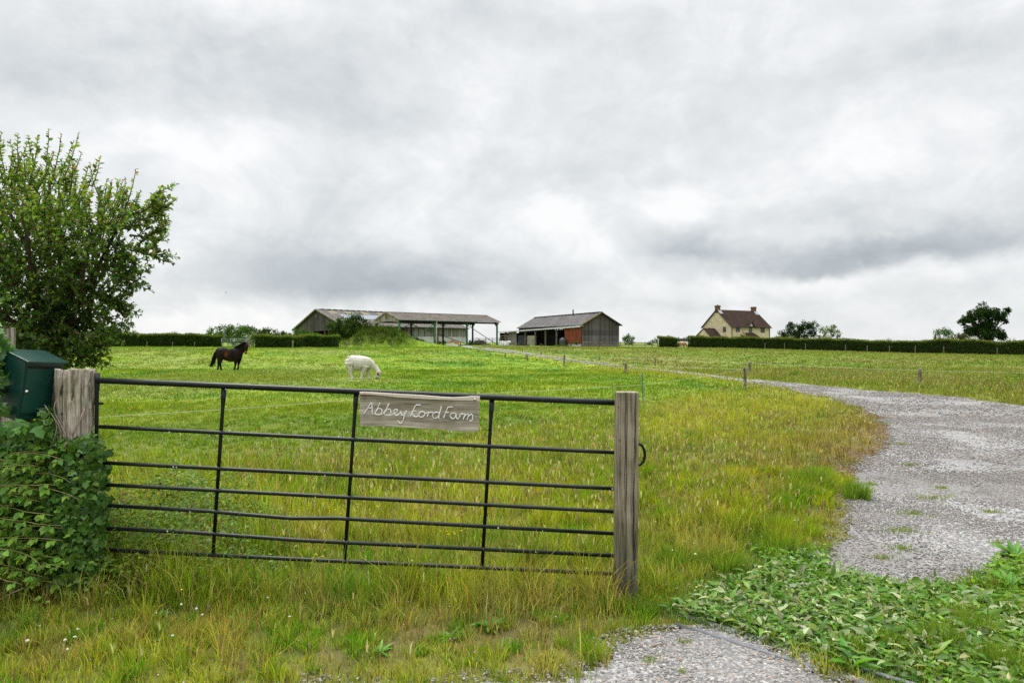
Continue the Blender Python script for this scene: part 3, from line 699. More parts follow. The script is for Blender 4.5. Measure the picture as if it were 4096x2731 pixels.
TIPS = [((-40, 700), (5, 520)), ((60, 700), (75, 600)), ((120, 720), (150, 530)), ((100, 700), (60, 640)), ((200, 740), (245, 525)), ((235, 760), (318, 520)), ((260, 760), (330, 600)), ((180, 740), (180, 600)), ((330, 800), (405, 632)), ((300, 800), (365, 650)),
        ((420, 850), (450, 705)), ((440, 830), (475, 720)), ((520, 880), (590, 665)), ((500, 880), (540, 700)), ((560, 920), (700, 765)), ((480, 860), (520, 740)), ((600, 900), (655, 790)), ((-80, 760), (-60, 560)), ((30, 720), (110, 560)), ((150, 760), (215, 600)), ((270, 800), (290, 640))]
for a, b in TIPS:
    a, b = HX(a), (HX(b)[0], b[1] + 12)
    d = float(rng.uniform(5.5, 5.9)); pa, pb = P(*a, d), P(*b, d + float(rng.uniform(-.1, .1)))
    shoots.append([pa, pa.lerp(pb, .35) + Vector((.015, 0, .01)), pa.lerp(pb, .7) + Vector((.012, 0, 0)), pb])
SPRAYS = [[(420, 930), (560, 905), (640, 900), (725, 860)], [(520, 860), (620, 850), (690, 800), (700, 765)], [(450, 960), (560, 990), (640, 1010), (700, 960)], [(560, 1000), (640, 1015), (680, 1030), (695, 1005)], [(380, 1050), (480, 1090), (560, 1120), (600, 1100)],
          [(470, 1060), (540, 1110), (575, 1150), (560, 1180)], [(330, 1150), (420, 1190), (480, 1230), (515, 1240)], [(300, 1180), (400, 1250), (470, 1290), (510, 1300)], [(280, 1220), (360, 1290), (400, 1310), (420, 1330)], [(250, 1300), (340, 1360), (390, 1390), (440, 1385)],
          [(420, 1200), (460, 1200), (495, 1215), (515, 1225)], [(560, 940), (640, 950), (700, 920), (715, 905)], [(520, 1000), (590, 1060), (580, 1090), (540, 1105)], [(250, 1370), (300, 1420), (350, 1430), (400, 1440)], [(300, 1400), (340, 1390), (380, 1360), (420, 1310)],
          [(460, 960), (500, 1010), (520, 1060), (530, 1080)], [(150, 1480), (210, 1465), (270, 1430), (335, 1385)], [(190, 1475), (270, 1466), (340, 1458), (400, 1440)], [(180, 1430), (250, 1420), (300, 1400), (330, 1400)], [(600, 880), (650, 870), (690, 845), (705, 835)], [(300, 1330), (380, 1350), (430, 1340), (470, 1320)]]
for sp in SPRAYS:
    sp = [HX(q) for q in sp]
    d = float(rng.uniform(5.45, 5.85)); path = [P(*q, d + .04 * i) for i, q in enumerate(sp)]
    limbs.append((path, [.009, .007, .005, .003])); shoots.append(path)
    for i in range(1, 4):
        for k in range(5):
            s0 = path[i - 1].lerp(path[i], float(rng.random()))
            shoots.append(shoot_path(s0, (path[i] - path[i - 1]).normalized() * .7 + Vector(rng.normal(0, .45, 3)), float(rng.uniform(.08, .20)), .25, .25, 3))
tm = MB()
for path, rad in limbs[:2]: tm.tube([p - Vector(o_) for p in path], rad, 8)
tm.build('trunk', BARK, haw, True)
bm_ = MB()
for path, rad in limbs[2:]: bm_.tube([p - Vector(o_) for p in path], rad, 5)
for path in shoots:
    bm_.tube([p - Vector(o_) for p in path], [.0045 * (1 - i / len(path)) + .0012 for i in range(len(path))], 3, cap=False)
bm_.build('branches', TWIG, haw)
def haw_col(p, age):
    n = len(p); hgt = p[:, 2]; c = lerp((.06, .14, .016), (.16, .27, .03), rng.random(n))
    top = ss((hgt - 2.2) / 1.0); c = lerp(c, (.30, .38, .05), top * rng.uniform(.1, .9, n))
    y = (rng.random(n) < .35 * ss((age - .7) / .2) * (.3 + .7 * top)); c[y] = lerp((.24, .19, .05), (.30, .13, .05), rng.random(y.sum()))
    d = rng.random(n) < .2; c[d] = lerp((.03, .085, .02), (.05, .12, .03), rng.random(d.sum()))
    return vary(c, .15)
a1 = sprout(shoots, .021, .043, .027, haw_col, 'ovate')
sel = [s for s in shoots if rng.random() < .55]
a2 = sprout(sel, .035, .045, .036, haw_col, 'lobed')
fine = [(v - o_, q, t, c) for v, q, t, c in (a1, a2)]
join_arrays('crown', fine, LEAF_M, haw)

# ------------------------------------------------------------------ weathered timber
def timber(name, c1, c2, c3, vert=True, scale=1.0, rough=.9):
    m, t, p = newmat(name); nd, lk = t.nodes, t.links
    tcx = nd.new('ShaderNodeTexCoord'); mp = nd.new('ShaderNodeMapping'); mp.inputs['Scale'].default_value = (38, 38, 1.6) if vert else (1.8, 30, 38)
    lk.new(tcx.outputs['Object'], mp.inputs[0])
    n = nd.new('ShaderNodeTexNoise'); n.inputs['Scale'].default_value = scale; n.inputs['Detail'].default_value = 9; n.inputs['Roughness'].default_value = .68; n.inputs['Distortion'].default_value = .8
    lk.new(mp.outputs[0], n.inputs['Vector'])
    r = nd.new('ShaderNodeValToRGB'); e = r.color_ramp.elements; e[0].position = .36; e[0].color = (*c1, 1); e[1].position = .62; e[1].color = (*c3, 1); x = e.new(.48); x.color = (*c2, 1)
    lk.new(n.outputs['Fac'], r.inputs[0])
    n2_ = nd.new('ShaderNodeTexNoise'); n2_.inputs['Scale'].default_value = 3.0; n2_.inputs['Detail'].default_value = 6; lk.new(tcx.outputs['Object'], n2_.inputs['Vector'])
    r2 = nd.new('ShaderNodeValToRGB'); r2.color_ramp.elements[0].position = .42; r2.color_ramp.elements[0].color = (.62, .64, .52, 1); r2.color_ramp.elements[1].position = .62; r2.color_ramp.elements[1].color = (1.1, 1.08, 1.05, 1)
    lk.new(n2_.outputs['Fac'], r2.inputs[0])
    mx = nd.new('ShaderNodeMix'); mx.data_type = 'RGBA'; mx.blend_type = 'MULTIPLY'; mx.inputs[0].default_value = 1; lk.new(r.outputs[0], mx.inputs[6]); lk.new(r2.outputs[0], mx.inputs[7])
    lk.new(mx.outputs[2], p.inputs['Base Color']); p.inputs['Roughness'].default_value = rough; p.inputs['Specular IOR Level'].default_value = .15
    b = nd.new('ShaderNodeBump'); b.inputs['Strength'].default_value = .75; b.inputs['Distance'].default_value = .006; lk.new(n.outputs['Fac'], b.inputs['Height']); lk.new(b.outputs[0], p.inputs['Normal'])
    return m
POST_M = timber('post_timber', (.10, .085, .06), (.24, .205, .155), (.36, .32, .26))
STUMP_M = timber('rotten_timber', (.06, .045, .035), (.27, .23, .20), (.58, .54, .49))
BOARD_M = timber('board_timber', (.17, .14, .11), (.34, .30, .26), (.50, .46, .41), vert=False)
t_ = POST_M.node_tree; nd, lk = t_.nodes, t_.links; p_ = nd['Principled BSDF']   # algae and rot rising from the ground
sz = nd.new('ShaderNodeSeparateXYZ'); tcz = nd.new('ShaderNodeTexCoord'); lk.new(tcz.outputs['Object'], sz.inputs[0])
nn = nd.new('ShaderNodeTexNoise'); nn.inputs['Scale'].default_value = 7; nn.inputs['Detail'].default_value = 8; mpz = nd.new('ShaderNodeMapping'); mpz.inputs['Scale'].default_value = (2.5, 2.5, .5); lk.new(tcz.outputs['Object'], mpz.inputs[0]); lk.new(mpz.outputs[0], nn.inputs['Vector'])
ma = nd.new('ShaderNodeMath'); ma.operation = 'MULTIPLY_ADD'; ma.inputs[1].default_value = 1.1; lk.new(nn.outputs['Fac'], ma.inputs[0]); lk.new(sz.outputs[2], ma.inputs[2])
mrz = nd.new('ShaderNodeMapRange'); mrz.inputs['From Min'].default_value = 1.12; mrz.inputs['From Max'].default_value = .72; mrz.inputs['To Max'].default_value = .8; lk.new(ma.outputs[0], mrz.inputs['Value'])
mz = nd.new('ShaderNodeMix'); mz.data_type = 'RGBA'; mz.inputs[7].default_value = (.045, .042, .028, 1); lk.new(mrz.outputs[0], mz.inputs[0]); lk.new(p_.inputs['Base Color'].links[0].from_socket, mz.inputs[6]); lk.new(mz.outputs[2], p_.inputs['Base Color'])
DARKCRACK = nmat('crack', (.012, .01, .008), (.03, .024, .018), 30)
STAKE_M = timber('stake_timber', (.10, .08, .06), (.20, .17, .13), (.32, .28, .22))

gpost = empty('gate_post', (.768, 4.62, 0), 0, 'square sawn timber gate post with long cracks at the latch end of the black gate', 'gate post')
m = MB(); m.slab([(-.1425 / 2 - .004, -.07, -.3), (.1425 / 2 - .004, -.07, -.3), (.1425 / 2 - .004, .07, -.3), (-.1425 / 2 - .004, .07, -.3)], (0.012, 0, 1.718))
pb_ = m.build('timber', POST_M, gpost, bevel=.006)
m = MB()
for x0, z0, z1, w in [(.047, .95, 1.41, .0035), (.042, .30, .88, .004), (-.018, .62, 1.40, .0022), (-.008, .30, 1.35, .0018), (.052, .2, .5, .003)]:
    pth = [(x0 + .002 * math.sin(k * 1.7) + .008 * ((z0 + (z1 - z0) * k / 9) - .5), -.0715, z0 + (z1 - z0) * k / 9) for k in range(10)]
    m.tube(pth, [w * (.3 + .7 * math.sin(math.pi * (k + .5) / 10)) for k in range(10)], 5)
m.build('crack', DARKCRACK, gpost)
KNOT_M = nmat('knot', (.09, .065, .045), (.24, .20, .16), 60)
for x0, z0, r_ in [(-.052, 1.10, .011), (.046, 1.10, .010), (-.056, 1.32, .007), (.03, 1.30, .006)]:
    m = MB(); m.lathe([(r_, -.0025), (r_ * .7, .0), (r_ * .2, .001)], n=12)
    nv = len(m.v) - 36
    for i in range(nv, len(m.v)):
        vx, vy, vz = m.v[i]; m.v[i] = (x0 + vx * .8, -.0715 - vz, z0 + vy * 1.3)
    m.build('knot', KNOT_M, gpost)

def rough_post(name, c, r, z0, z1, label, cat, mat, seed, grooves=7, rag=.05, n=40, sq=1.0, group=None):
    """weathered round or squarish post with ragged top and grooves; world coordinates kept local to its base"""
    rs = np.random.default_rng(seed); o = empty(name, (c[0], c[1], c[2]), 0, label, cat, group)
    ga = rs.uniform(0, 6.28, grooves); gd = rs.uniform(.08, .34, grooves); gw = rs.uniform(.06, .22, grooves)
    zs = np.linspace(z0, z1, 34); vs, fs = [], []
    top = .5 * rs.normal(0, 1, n); top = np.convolve(np.r_[top[-2:], top, top[:2]], [.25, .5, .25], 'same')[2:-2]
    for i, z in enumerate(zs):
        t = (z - z0) / (z1 - z0)
        for k in range(n):
            a = 2 * math.pi * k / n; rr_ = r * (1 + .04 * math.sin(3 * a + seed) + .03 * math.sin(z * 9 + a * 2))
            rr_ /= max(abs(math.cos(a)), abs(math.sin(a))) ** (1 - sq) if sq < 1 else 1
            for g in range(grooves):
                da = (a - ga[g] - .25 * math.sin(z * 5 + g) + math.pi) % (2 * math.pi) - math.pi
                rr_ -= r * gd[g] * math.exp(-(da / gw[g]) ** 2) * (.45 + .55 * math.sin(z * (4 + g) + g * 2) ** 2)
            rr_ += r * .02 * rs.normal()
            zz = z + (top[k] * rag if i == len(zs) - 1 else 0)
            vs.append((rr_ * math.cos(a), rr_ * math.sin(a), zz))
    m_ = len(zs)
    fs = [(i * n + k, i * n + (k + 1) % n, (i + 1) * n + (k + 1) % n, (i + 1) * n + k) for i in range(m_ - 1) for k in range(n)]
    vs.append((0, 0, z1 - rag * .8)); fs += [((m_ - 1) * n + k, (m_ - 1) * n + (k + 1) % n, len(vs) - 1) for k in range(n)]
    q = MB(); q.add(vs, fs); q.build('timber', mat, o, False); return o
st = rough_post('old_gate_post', (-3.03, 4.735, 0), .126, -.2, 1.565, 'pale rotten stump of an old gate post wrapped in ivy, carrying the gate hinge', 'gate post', STUMP_M, 11, 9, .022, sq=.82)
HOL = nmat('dark_groove', (.018, .013, .010), (.06, .045, .035), 40)  # raised dark strips; the darkness of deep grooves is put into their colour
for hx0, hz0, hr, hh_ in [(-.014, 1.42, .010, .14), (-.006, 1.27, .013, .05), (-.082, 1.36, .008, .15), (.052, 1.36, .005, .16)]:
    m = MB(); m.tube([(hx0 + .006 * math.sin(k * 2.1), -.122 + .022 * abs(k - 3) / 3 + hx0 ** 2 * 2.2, hz0 + hh_ * (k - 3) / 3) for k in range(7)], [hr * .35, hr * .8, hr, hr * 1.1, hr * .9, hr * .7, hr * .3], 7); m.build('groove_strip', HOL, st)
m = MB()
for k in range(4):
    x0 = -.08 + .05 * k
    m.tube([(x0 + .09 * math.sin(i * .5 + k) * (i / 7), -.128 - .012, 1.0 + i * .045 + .02 * k) for i in range(8)], [.007, .007, .006, .006, .005, .004, .003, .002], 5)
m.tube([(-.10, -.12, 1.07), (-.02, -.146, 1.03), (.05, -.142, 1.10), (.10, -.11, 1.22), (.115, -.08, 1.3)], .006, 5)
m.build('dead_ivy_stems', nmat('dead_ivy', (.16, .12, .09), (.34, .29, .23), 20), st, True)
rough_post('leaning_fence_post', (-3.74, 5.05, 0), .052, -.2, 1.86, 'narrow grey split fence post standing behind the green letterbox', 'fence post', STUMP_M, 5, 6, .02, 28, .6)

# ------------------------------------------------------------------ the black field gate
GATE_M = nmat('gate_paint', (.0035, .0055, .006), (.009, .013, .0135), 9, .42, .05, spec=.30, c3=(.06, .06, .06), s3=55, t3=.70)
gate = empty('field_gate', (.8, 4.72, .0), 0, 'long black tubular metal field gate sagging towards the square timber post', 'gate')
GO = Vector(gate.location)
def gpt(px, py, d=4.72): return P(px, py, d) - GO
RAILS = [[(388, 1521), (2510, 1612)], [(398, 1706), (2510, 1812)], [(395, 1849), (2510, 1956)], [(392, 1936), (2510, 2048)],
         [(392, 2018), (835, 2044), (960, 2055), (1164, 2072), (1347, 2072), (1400, 2075), (2510, 2136)], [(392, 2110), (746, 2127), (1200, 2160), (2510, 2224)], [(392, 2196), (1200, 2236), (2029, 2274), (2510, 2297)]]
for i, rl in enumerate(RAILS):
    path = [gpt(*q) for q in rl]
    if len(path) == 2: path = [path[0].lerp(path[1], k / 10) for k in range(11)]
    MB().tube(path, .0205 if i == 0 else .0135, 12).build('rail', GATE_M, gate, True)
for tp, bt in [((896, 1550), (852, 2215)), ((1425, 1574), (1378, 2244)), ((1968, 1597), (1928, 2272)), ((2512, 1600), (2505, 2300)), ((389, 1492), (380, 2200))]:
    a, b = gpt(*tp, 4.738), gpt(*bt, 4.738)
    m = MB(); m.tube([a, a.lerp(b, .07), a.lerp(b, .12), b], [.019, .017, .0125, .0125], 10, sx=1.0); m.build('upright', GATE_M, gate, True)
m = MB(); cc = gpt(2548, 1816)
m.tube([gpt(2512, 1772), gpt(2545, 1771), gpt(2568, 1780), gpt(2578, 1800), gpt(2580, 1822), gpt(2574, 1845), gpt(2560, 1858), gpt(2512, 1860)], .0105, 8); m.build('latch_handle', GATE_M, gate, True)
m = MB(); m.tube([gpt(370, 1612, 4.78), gpt(412, 1613, 4.78)], [.012, .009], 8); m.build('hinge', GATE_M, gate, True)
DROP_M = nmat('droppings', (.45, .44, .42), (.62, .61, .6), 30)
for qx, qy, rr_ in [(903, 1556, .005), (1008, 1554, .005), (742, 1549, .003), (838, 1742, .005), (677, 1728, .006), (693, 1866, .006), (706, 1868, .005), (1300, 1901, .005), (1262, 1987, .004), (760, 2045, .005), (1993, 2110, .007), (2143, 2206, .005), (2145, 2120, .003), (2462, 1811, .008), (2450, 1954, .008), (1420, 1775, .004), (600, 2220, .006), (670, 2123, .007), (1580, 2230, .005), (1722, 2238, .004), (2170, 2122, .004)]:
    ctr = gpt(qx, qy, 4.706)
    vs = [ctr + Vector((math.cos(a) * rr_ * .8, -.003 * (1 if k % 2 else .4), math.sin(a) * rr_ * 1.2)) for k, a in enumerate([i * 1.047 for i in range(6)])]
    m = MB(); m.add([ctr + Vector((0, -.002, 0))] + vs, [(0, 1 + k, 1 + (k + 1) % 6) for k in range(6)]); m.build('bird_dropping', DROP_M, gate)

# ------------------------------------------------------------------ name board
sg = empty('name_board', tuple(P(1678, 1640, 4.66)), 0, 'weathered wooden board hand lettered in white, bolted to the top rail of the black gate', 'sign')
SO = Vector(sg.location)
def sp(cx_, cy_, d=4.655): return P(1400 + cx_ / 3.92, 1540 + cy_ / 3.92, d) - SO
front = [sp(*q, 4.66) for q in [(152, 150), (700, 178), (1300, 215), (1620, 232), (2033, 252), (2028, 460), (2016, 706), (1650, 712), (1300, 685), (800, 655), (450, 643), (160, 640), (155, 400)]]
m = MB(); m.slab(front, (0, .030, 0)); m.slab([sp(1640, 716, 4.662), sp(2016, 708, 4.662), sp(2013, 732, 4.662), sp(1900, 726, 4.662)], (0, .028, 0))
m.build('board', BOARD_M, sg)
m = MB(); m.slab([sp(*q, 4.652) for q in [(148, 108), (300, 112), (700, 138), (1100, 160), (1420, 185), (1600, 195), (1800, 186), (1900, 176), (2035, 180), (2034, 236), (1850, 238), (1640, 236), (1300, 222), (1000, 206), (700, 184), (400, 152), (150, 140)]], (0, .030, 0))
m.build('fresh_split_edge', nmat('pale_wood', (.46, .40, .32), (.60, .55, .47), 5, .8, .2, (2, 30, 30)), sg)
ST = [[(218, 455), (262, 385), (300, 325), (340, 265), (345, 330), (346, 400), (350, 465)], [(278, 362), (348, 355)],
      [(468, 278), (440, 345), (405, 420), (378, 458)], [(400, 432), (425, 385), (455, 362), (488, 370), (502, 400), (492, 440), (470, 462), (430, 466), (392, 448)], [(470, 462), (505, 455), (532, 432), (555, 400)],
      [(612, 288), (585, 345), (552, 410), (522, 455)], [(548, 425), (575, 388), (610, 372), (638, 388), (642, 425), (625, 462), (595, 477), (560, 468), (538, 442)], [(610, 475), (650, 468), (695, 445), (735, 412), (745, 390), (722, 378), (695, 392), (683, 425), (695, 460), (728, 478), (765, 462), (800, 405)],
      [(800, 405), (797, 445), (810, 475), (842, 472), (868, 440), (888, 400)], [(888, 400), (862, 450), (845, 510), (832, 560), (812, 592), (790, 602), (765, 585), (748, 552)],
      [(945, 495), (975, 430), (1002, 368), (1030, 312), (1070, 310), (1110, 314)], [(990, 405), (1048, 404)], [(972, 440), (985, 470), (1005, 488), (1030, 500), (1058, 490), (1080, 472)],
      [(1080, 472), (1085, 440), (1105, 420), (1140, 414), (1168, 428), (1176, 455), (1160, 485), (1130, 503), (1098, 502), (1080, 480)], [(1172, 440), (1195, 440), (1230, 425)],
      [(1230, 420), (1222, 460), (1208, 508)], [(1222, 450), (1245, 430), (1275, 425), (1310, 432)], [(1395, 436), (1365, 425), (1330, 430), (1302, 452), (1290, 485), (1305, 512), (1335, 522), (1370, 508), (1395, 470), (1410, 432)],
      [(1435, 332), (1412, 415), (1388, 500), (1392, 528)], [(1537, 340), (1510, 405), (1485, 465), (1466, 520)], [(1537, 346), (1570, 342), (1612, 344)], [(1508, 430), (1550, 430)],
      [(1655, 448), (1622, 436), (1588, 445), (1568, 475), (1580, 512), (1612, 530), (1645, 515), (1660, 480), (1662, 450)], [(1662, 450), (1662, 500), (1685, 535), (1712, 520), (1728, 470), (1742, 450)],
      [(1742, 450), (1770, 452), (1800, 455), (1790, 500), (1772, 546)], [(1792, 492), (1820, 462), (1846, 450), (1862, 468), (1850, 510), (1828, 552)], [(1858, 492), (1885, 462), (1908, 455), (1926, 480), (1924, 530), (1912, 556), (1888, 560), (1868, 552)]]
m = MB()
for s_ in ST:
    pts = []
    for i in range(len(s_) - 1):
        for k in range(4): pts.append((s_[i][0] + (s_[i + 1][0] - s_[i][0]) * k / 4, s_[i][1] + (s_[i + 1][1] - s_[i][1]) * k / 4))
    pts.append(s_[-1])
    for _ in range(2): pts = [pts[0]] + [((pts[i - 1][0] + 2 * pts[i][0] + pts[i + 1][0]) / 4, (pts[i - 1][1] + 2 * pts[i][1] + pts[i + 1][1]) / 4) for i in range(1, len(pts) - 1)] + [pts[-1]]
    m.tube([sp(*q, 4.658) for q in pts], [.0042 * random.uniform(.7, 1.3) for _ in pts], 6)
m.build('lettering', nmat('white_paint', (.62, .61, .59), (.78, .77, .75), 80, .7), sg, True)
def bolt(cx_, cy_, mat, lab):
    c = sp(cx_, cy_, 4.65); m = MB(); m.lathe([(.0095, 0), (.0095, .003), (.0075, .007), (.004, .010), (.0005, .011)], n=14)
    m.v = [(c.x + x, c.y - z, c.z + y) for x, y, z in m.v]; o = m.build('bolt', mat, sg, True); o['label'] = lab
bolt(225, 152, nmat('rust', (.16, .045, .015), (.30, .10, .035), 60, .6), 'rusty bolt head')
bolt(1958, 226, nmat('zinc', (.30, .29, .28), (.48, .47, .46), 60, .35, metal=.7), 'silvery bolt head')

# ------------------------------------------------------------------ letterbox
LB_M = nmat('letterbox_green', (.004, .034, .026), (.006, .044, .034), 4, .34, .02, spec=.5)
LB_D = nmat('letterbox_door_green', (.006, .052, .039), (.009, .062, .046), 3, .36, .02, spec=.5)
lb = bpy.data.objects.new('letterbox', None); link(lb); tag(lb, 'dark green metal letterbox with a sloping lid tilting sideways in the ivy', 'letterbox')
lb.location = P(100, 1664, 4.66)
TH = R(74)
lb.rotation_euler = (Matrix.Rotation(R(9), 3, 'Y') @ Matrix.Rotation(TH, 3, 'Z')).to_euler()
W_, D_, Hh = .28, .20, .385       # across the front, deep, high; local: x across the front, -y is the front
m = MB(); m.add([(-W_ / 2, -D_ / 2, 0), (W_ / 2, -D_ / 2, 0), (W_ / 2, D_ / 2, 0), (-W_ / 2, D_ / 2, 0), (-W_ / 2, -D_ / 2, Hh), (W_ / 2, -D_ / 2, Hh), (W_ / 2, D_ / 2, Hh + .045), (-W_ / 2, D_ / 2, Hh + .045)],
               [(0, 3, 2, 1), (4, 5, 6, 7), (0, 1, 5, 4), (1, 2, 6, 5), (2, 3, 7, 6), (3, 0, 4, 7)])
m.build('body', LB_M, lb, bevel=.004)
m = MB(); m.add([(-W_ / 2 - .008, -D_ / 2 - .035, Hh - .002), (W_ / 2 + .008, -D_ / 2 - .035, Hh - .002), (W_ / 2 + .008, D_ / 2 + .004, Hh + .048), (-W_ / 2 - .008, D_ / 2 + .004, Hh + .048), (-W_ / 2 - .008, -D_ / 2 - .035, Hh + .012), (W_ / 2 + .008, -D_ / 2 - .035, Hh + .012), (W_ / 2 + .008, D_ / 2 + .004, Hh + .060), (-W_ / 2 - .008, D_ / 2 + .004, Hh + .060)],
               [(0, 3, 2, 1), (4, 5, 6, 7), (0, 1, 5, 4), (1, 2, 6, 5), (2, 3, 7, 6), (3, 0, 4, 7)])
m.build('lid', LB_M, lb, bevel=.003)
dr = MB().box(-W_ / 2 + .022, W_ / 2 - .022, -D_ / 2 - .006, -D_ / 2 + .002, .045, Hh - .045).build('door', LB_D, lb, bevel=.002)
m = MB(); m.box(-W_ / 2 + .022, W_ / 2 - .022, -D_ / 2 - .010, -D_ / 2 + .001, Hh - .034, Hh - .026); m.build('slot_flap', nmat('dark_slot', (.004, .006, .006), (.01, .014, .012), 10, .5), lb)
m = MB(); m.lathe([(.013, 0), (.013, .004), (.009, .006), (.009, .010), (.0005, .011)], n=16); m.v = [(-W_ / 2 + .036 + x, -D_ / 2 - .006 - z, .19 + y) for x, y, z in m.v]
m.build('lock', nmat('lock_chrome', (.45, .45, .45), (.65, .65, .65), 20, .2, metal=.9), dr, True)
m = MB()
for k in range(5): m.box(-.022 + k * .009, -.016 + k * .009, -D_ / 2 - .0085, -D_ / 2 - .0055, .068, .0735)
m.build('embossed_mark', nmat('mark', (.10, .16, .14), (.13, .2, .17), 30), dr)
m = MB(); m.box(-W_ / 2 + .024, W_ / 2 - .024, -D_ / 2 - .004, -D_ / 2 + .001, .034, .040); m.build('bottom_seam', LB_M, lb)

# ------------------------------------------------------------------ ivy, bramble bank, weeds
def surf_leaves(blobs, n, ln, wd, colf, kind, outw=1.0, face=(0, -1, .35), shell=.28, zmin=.02):
    P_, D_, N_ = [], [], []
    tot = sum(b[1] * b[2] for b in blobs)
    for c, rx, rz, ry in blobs:
        m_ = int(n * rx * rz / tot); d = rnd_dirs(m_); d[:, 1] = -np.abs(d[:, 1]) * np.where(rng.random(m_) < .85, 1, -1)
        rr_ = 1 - shell * rng.random(m_) ** 1.4
        p = np.array(c[:]) + d * rr_[:, None] * (rx, ry, rz)
        nn = unit(d * outw + np.array(face) * .8 + rng.normal(0, .38, (m_, 3))); dn = unit(np.array((0, 0, -1.0)) + rng.normal(0, .55, (m_, 3)) + d * .3)
        k = p[:, 2] > zmin; P_.append(p[k]); D_.append(dn[k]); N_.append(nn[k])
    P_, D_, N_ = map(np.concatenate, (P_, D_, N_)); s = rng.uniform(.45, 1.4, len(P_))
    D_ = unit(D_ - N_ * (D_ * N_).sum(1, keepdims=True) * .8)
    return leaf_arrays(P_, D_, N_, ln * s, wd * s, colf(P_), kind=kind, fold=.18, droop=.25)
def ivy_col(p):
    c = lerp((.026, .080, .012), (.10, .19, .022), rng.random(len(p)) ** 1.4); k = rng.random(len(p)) < .25; c[k] = lerp((.07, .17, .03), (.12, .24, .04), rng.random(k.sum())); return vary(c, .15)
ivb = [(Vector((-3.0, 4.71, z)), .20, .16, .18) for z in (.12, .24, .36, .52, .68, .84, .98)] + [(Vector((-3.22, 4.82, 1.02)), .2, .15, .16), (Vector((-3.35, 4.86, .75)), .24, .3, .2), (Vector((-3.40, 4.85, .95)), .22, .14, .18), (Vector((-2.90, 4.72, .62)), .10, .4, .12), (Vector((-3.12, 4.70, 1.12)), .12, .08, .13), (Vector((-3.14, 4.66, 1.2)), .06, .12, .10), (Vector((-2.96, 4.66, 1.06)), .11, .06, .12)]
iv = empty('ivy_climber', (-3.2, 4.8, 0), 0, 'dark glossy ivy clothing the lower part of the rotten stump', 'ivy'); io = np.array(iv.location[:])
a = [surf_leaves(ivb, 8500, .042, .048, ivy_col, 'ivy')]
join_arrays('foliage', [(v - io, q, t, c) for v, q, t, c in a], IVY_M, iv)
ivb2 = [(P(-25, 1500, 4.5), .07, .16, .1), (P(-60, 1400, 4.55), .15, .2, .12), (P(-50, 1620, 4.4), .09, .12, .1), (P(40, 1710, 4.42), .22, .05, .12)]
iv2 = empty('ivy_plant', tuple(P(-20, 1700, 4.5)), 0, 'ivy trailing over the outer edge of the green letterbox', 'ivy'); io = np.array(iv2.location[:])
a = [surf_leaves(ivb2, 520, .060, .062, lambda p: vary(lerp((.04, .11, .02), (.10, .22, .035), rng.random(len(p))), .15), 'ivy', shell=.5)]
join_arrays('foliage', [(v - io, q, t, c) for v, q, t, c in a], IVY_M, iv2)
br = empty('bramble_bush', (-3.9, 4.9, 0), 0, 'bright green bramble bush below the letterbox, spreading over dark undergrowth', 'bramble'); bo = np.array(br.location[:])
bank = [(Vector((-3.95, 5.15, .65)), .55, .62, .42), (Vector((-4.3, 5.1, .7)), .6, .75, .5), (Vector((-3.6, 5.05, .40)), .48, .42, .38), (Vector((-3.30, 4.95, .22)), .36, .26, .34), (Vector((-3.95, 4.85, .25)), .6, .35, .36)]
def bank_col(p):
    c = lerp((.030, .080, .016), (.08, .17, .028), rng.random(len(p))); k = rng.random(len(p)) < .2; c[k] = lerp((.10, .2, .03), (.16, .27, .04), rng.random(k.sum()))
    k = rng.random(len(p)) < .03; c[k] = (.16, .09, .04); return vary(c, .2)
parts = [surf_leaves(bank, 10500, .042, .028, bank_col, 'ovate', shell=.45), surf_leaves(bank, 4200, .042, .04, bank_col, 'ivy', shell=.35)]
canes = []
bl_P, bl_D, bl_N, bl_S = [], [], [], []
for i in range(125):
    c, rx, rz, ry = bank[int(rng.integers(0, 5))]; d = rnd_dirs(1)[0]; d[1] = -abs(d[1]); d[2] *= .8
    if i < 50: s0 = Vector(P(float(rng.uniform(-140, 120)), float(rng.uniform(1800, 2350)), float(rng.uniform(4.5, 4.66)))); d0 = Vector((.9, -.1, .05)); ln = float(rng.uniform(.25, .5))
    else: s0 = c + Vector(d * (rx, ry, rz)) * .85; d0 = Vector(d) * .7 + Vector((.35, -.2, .35)); ln = float(rng.uniform(.15, .45))
    path = shoot_path(s0, d0, ln, -.15, .15, 6); canes.append(path)
    for k in range(1, 7):
        for lf in range(3):                                   # bramble leaves come in threes
            t = (path[k] - path[k - 1]).normalized(); sd_ = Vector(rnd_dirs(1)[0]); up_ = Vector((0, -.55, .8))
            side = t.cross(up_).normalized() * (1 if k % 2 else -1); base = path[k] + side * .02 + Vector((0, 0, .004 * lf))
            ang = (-.95, 0, .95)[lf]; dd = side * math.cos(ang) + t * math.sin(ang)
            bl_P.append(base); bl_D.append(dd); bl_N.append(up_ + Vector(rng.normal(0, .25, 3))); bl_S.append((.052 if lf == 1 else .043) * float(rng.uniform(.7, 1.25)) * (1.0 if k < 6 else .6))
S = np.array(bl_S) * .98
parts.append(leaf_arrays(np.array([p[:] for p in bl_P]), np.array([p[:] for p in bl_D]), unit(np.array([p[:] for p in bl_N])), S, S * .78, vary(lerp((.07, .18, .02), (.25, .39, .045), rng.random(len(S))), .12), kind='ovate', fold=.22))
join_arrays('foliage', [(v - bo, q, t, c) for v, q, t, c in parts], LEAF_M, br)
m = MB()
for path in canes: m.tube([p - Vector(bo) for p in path], [.0028] * 5 + [.002, .0012], 4)
m.build('canes', nmat('cane', (.20, .22, .06), (.30, .26, .11), 20), br, True)
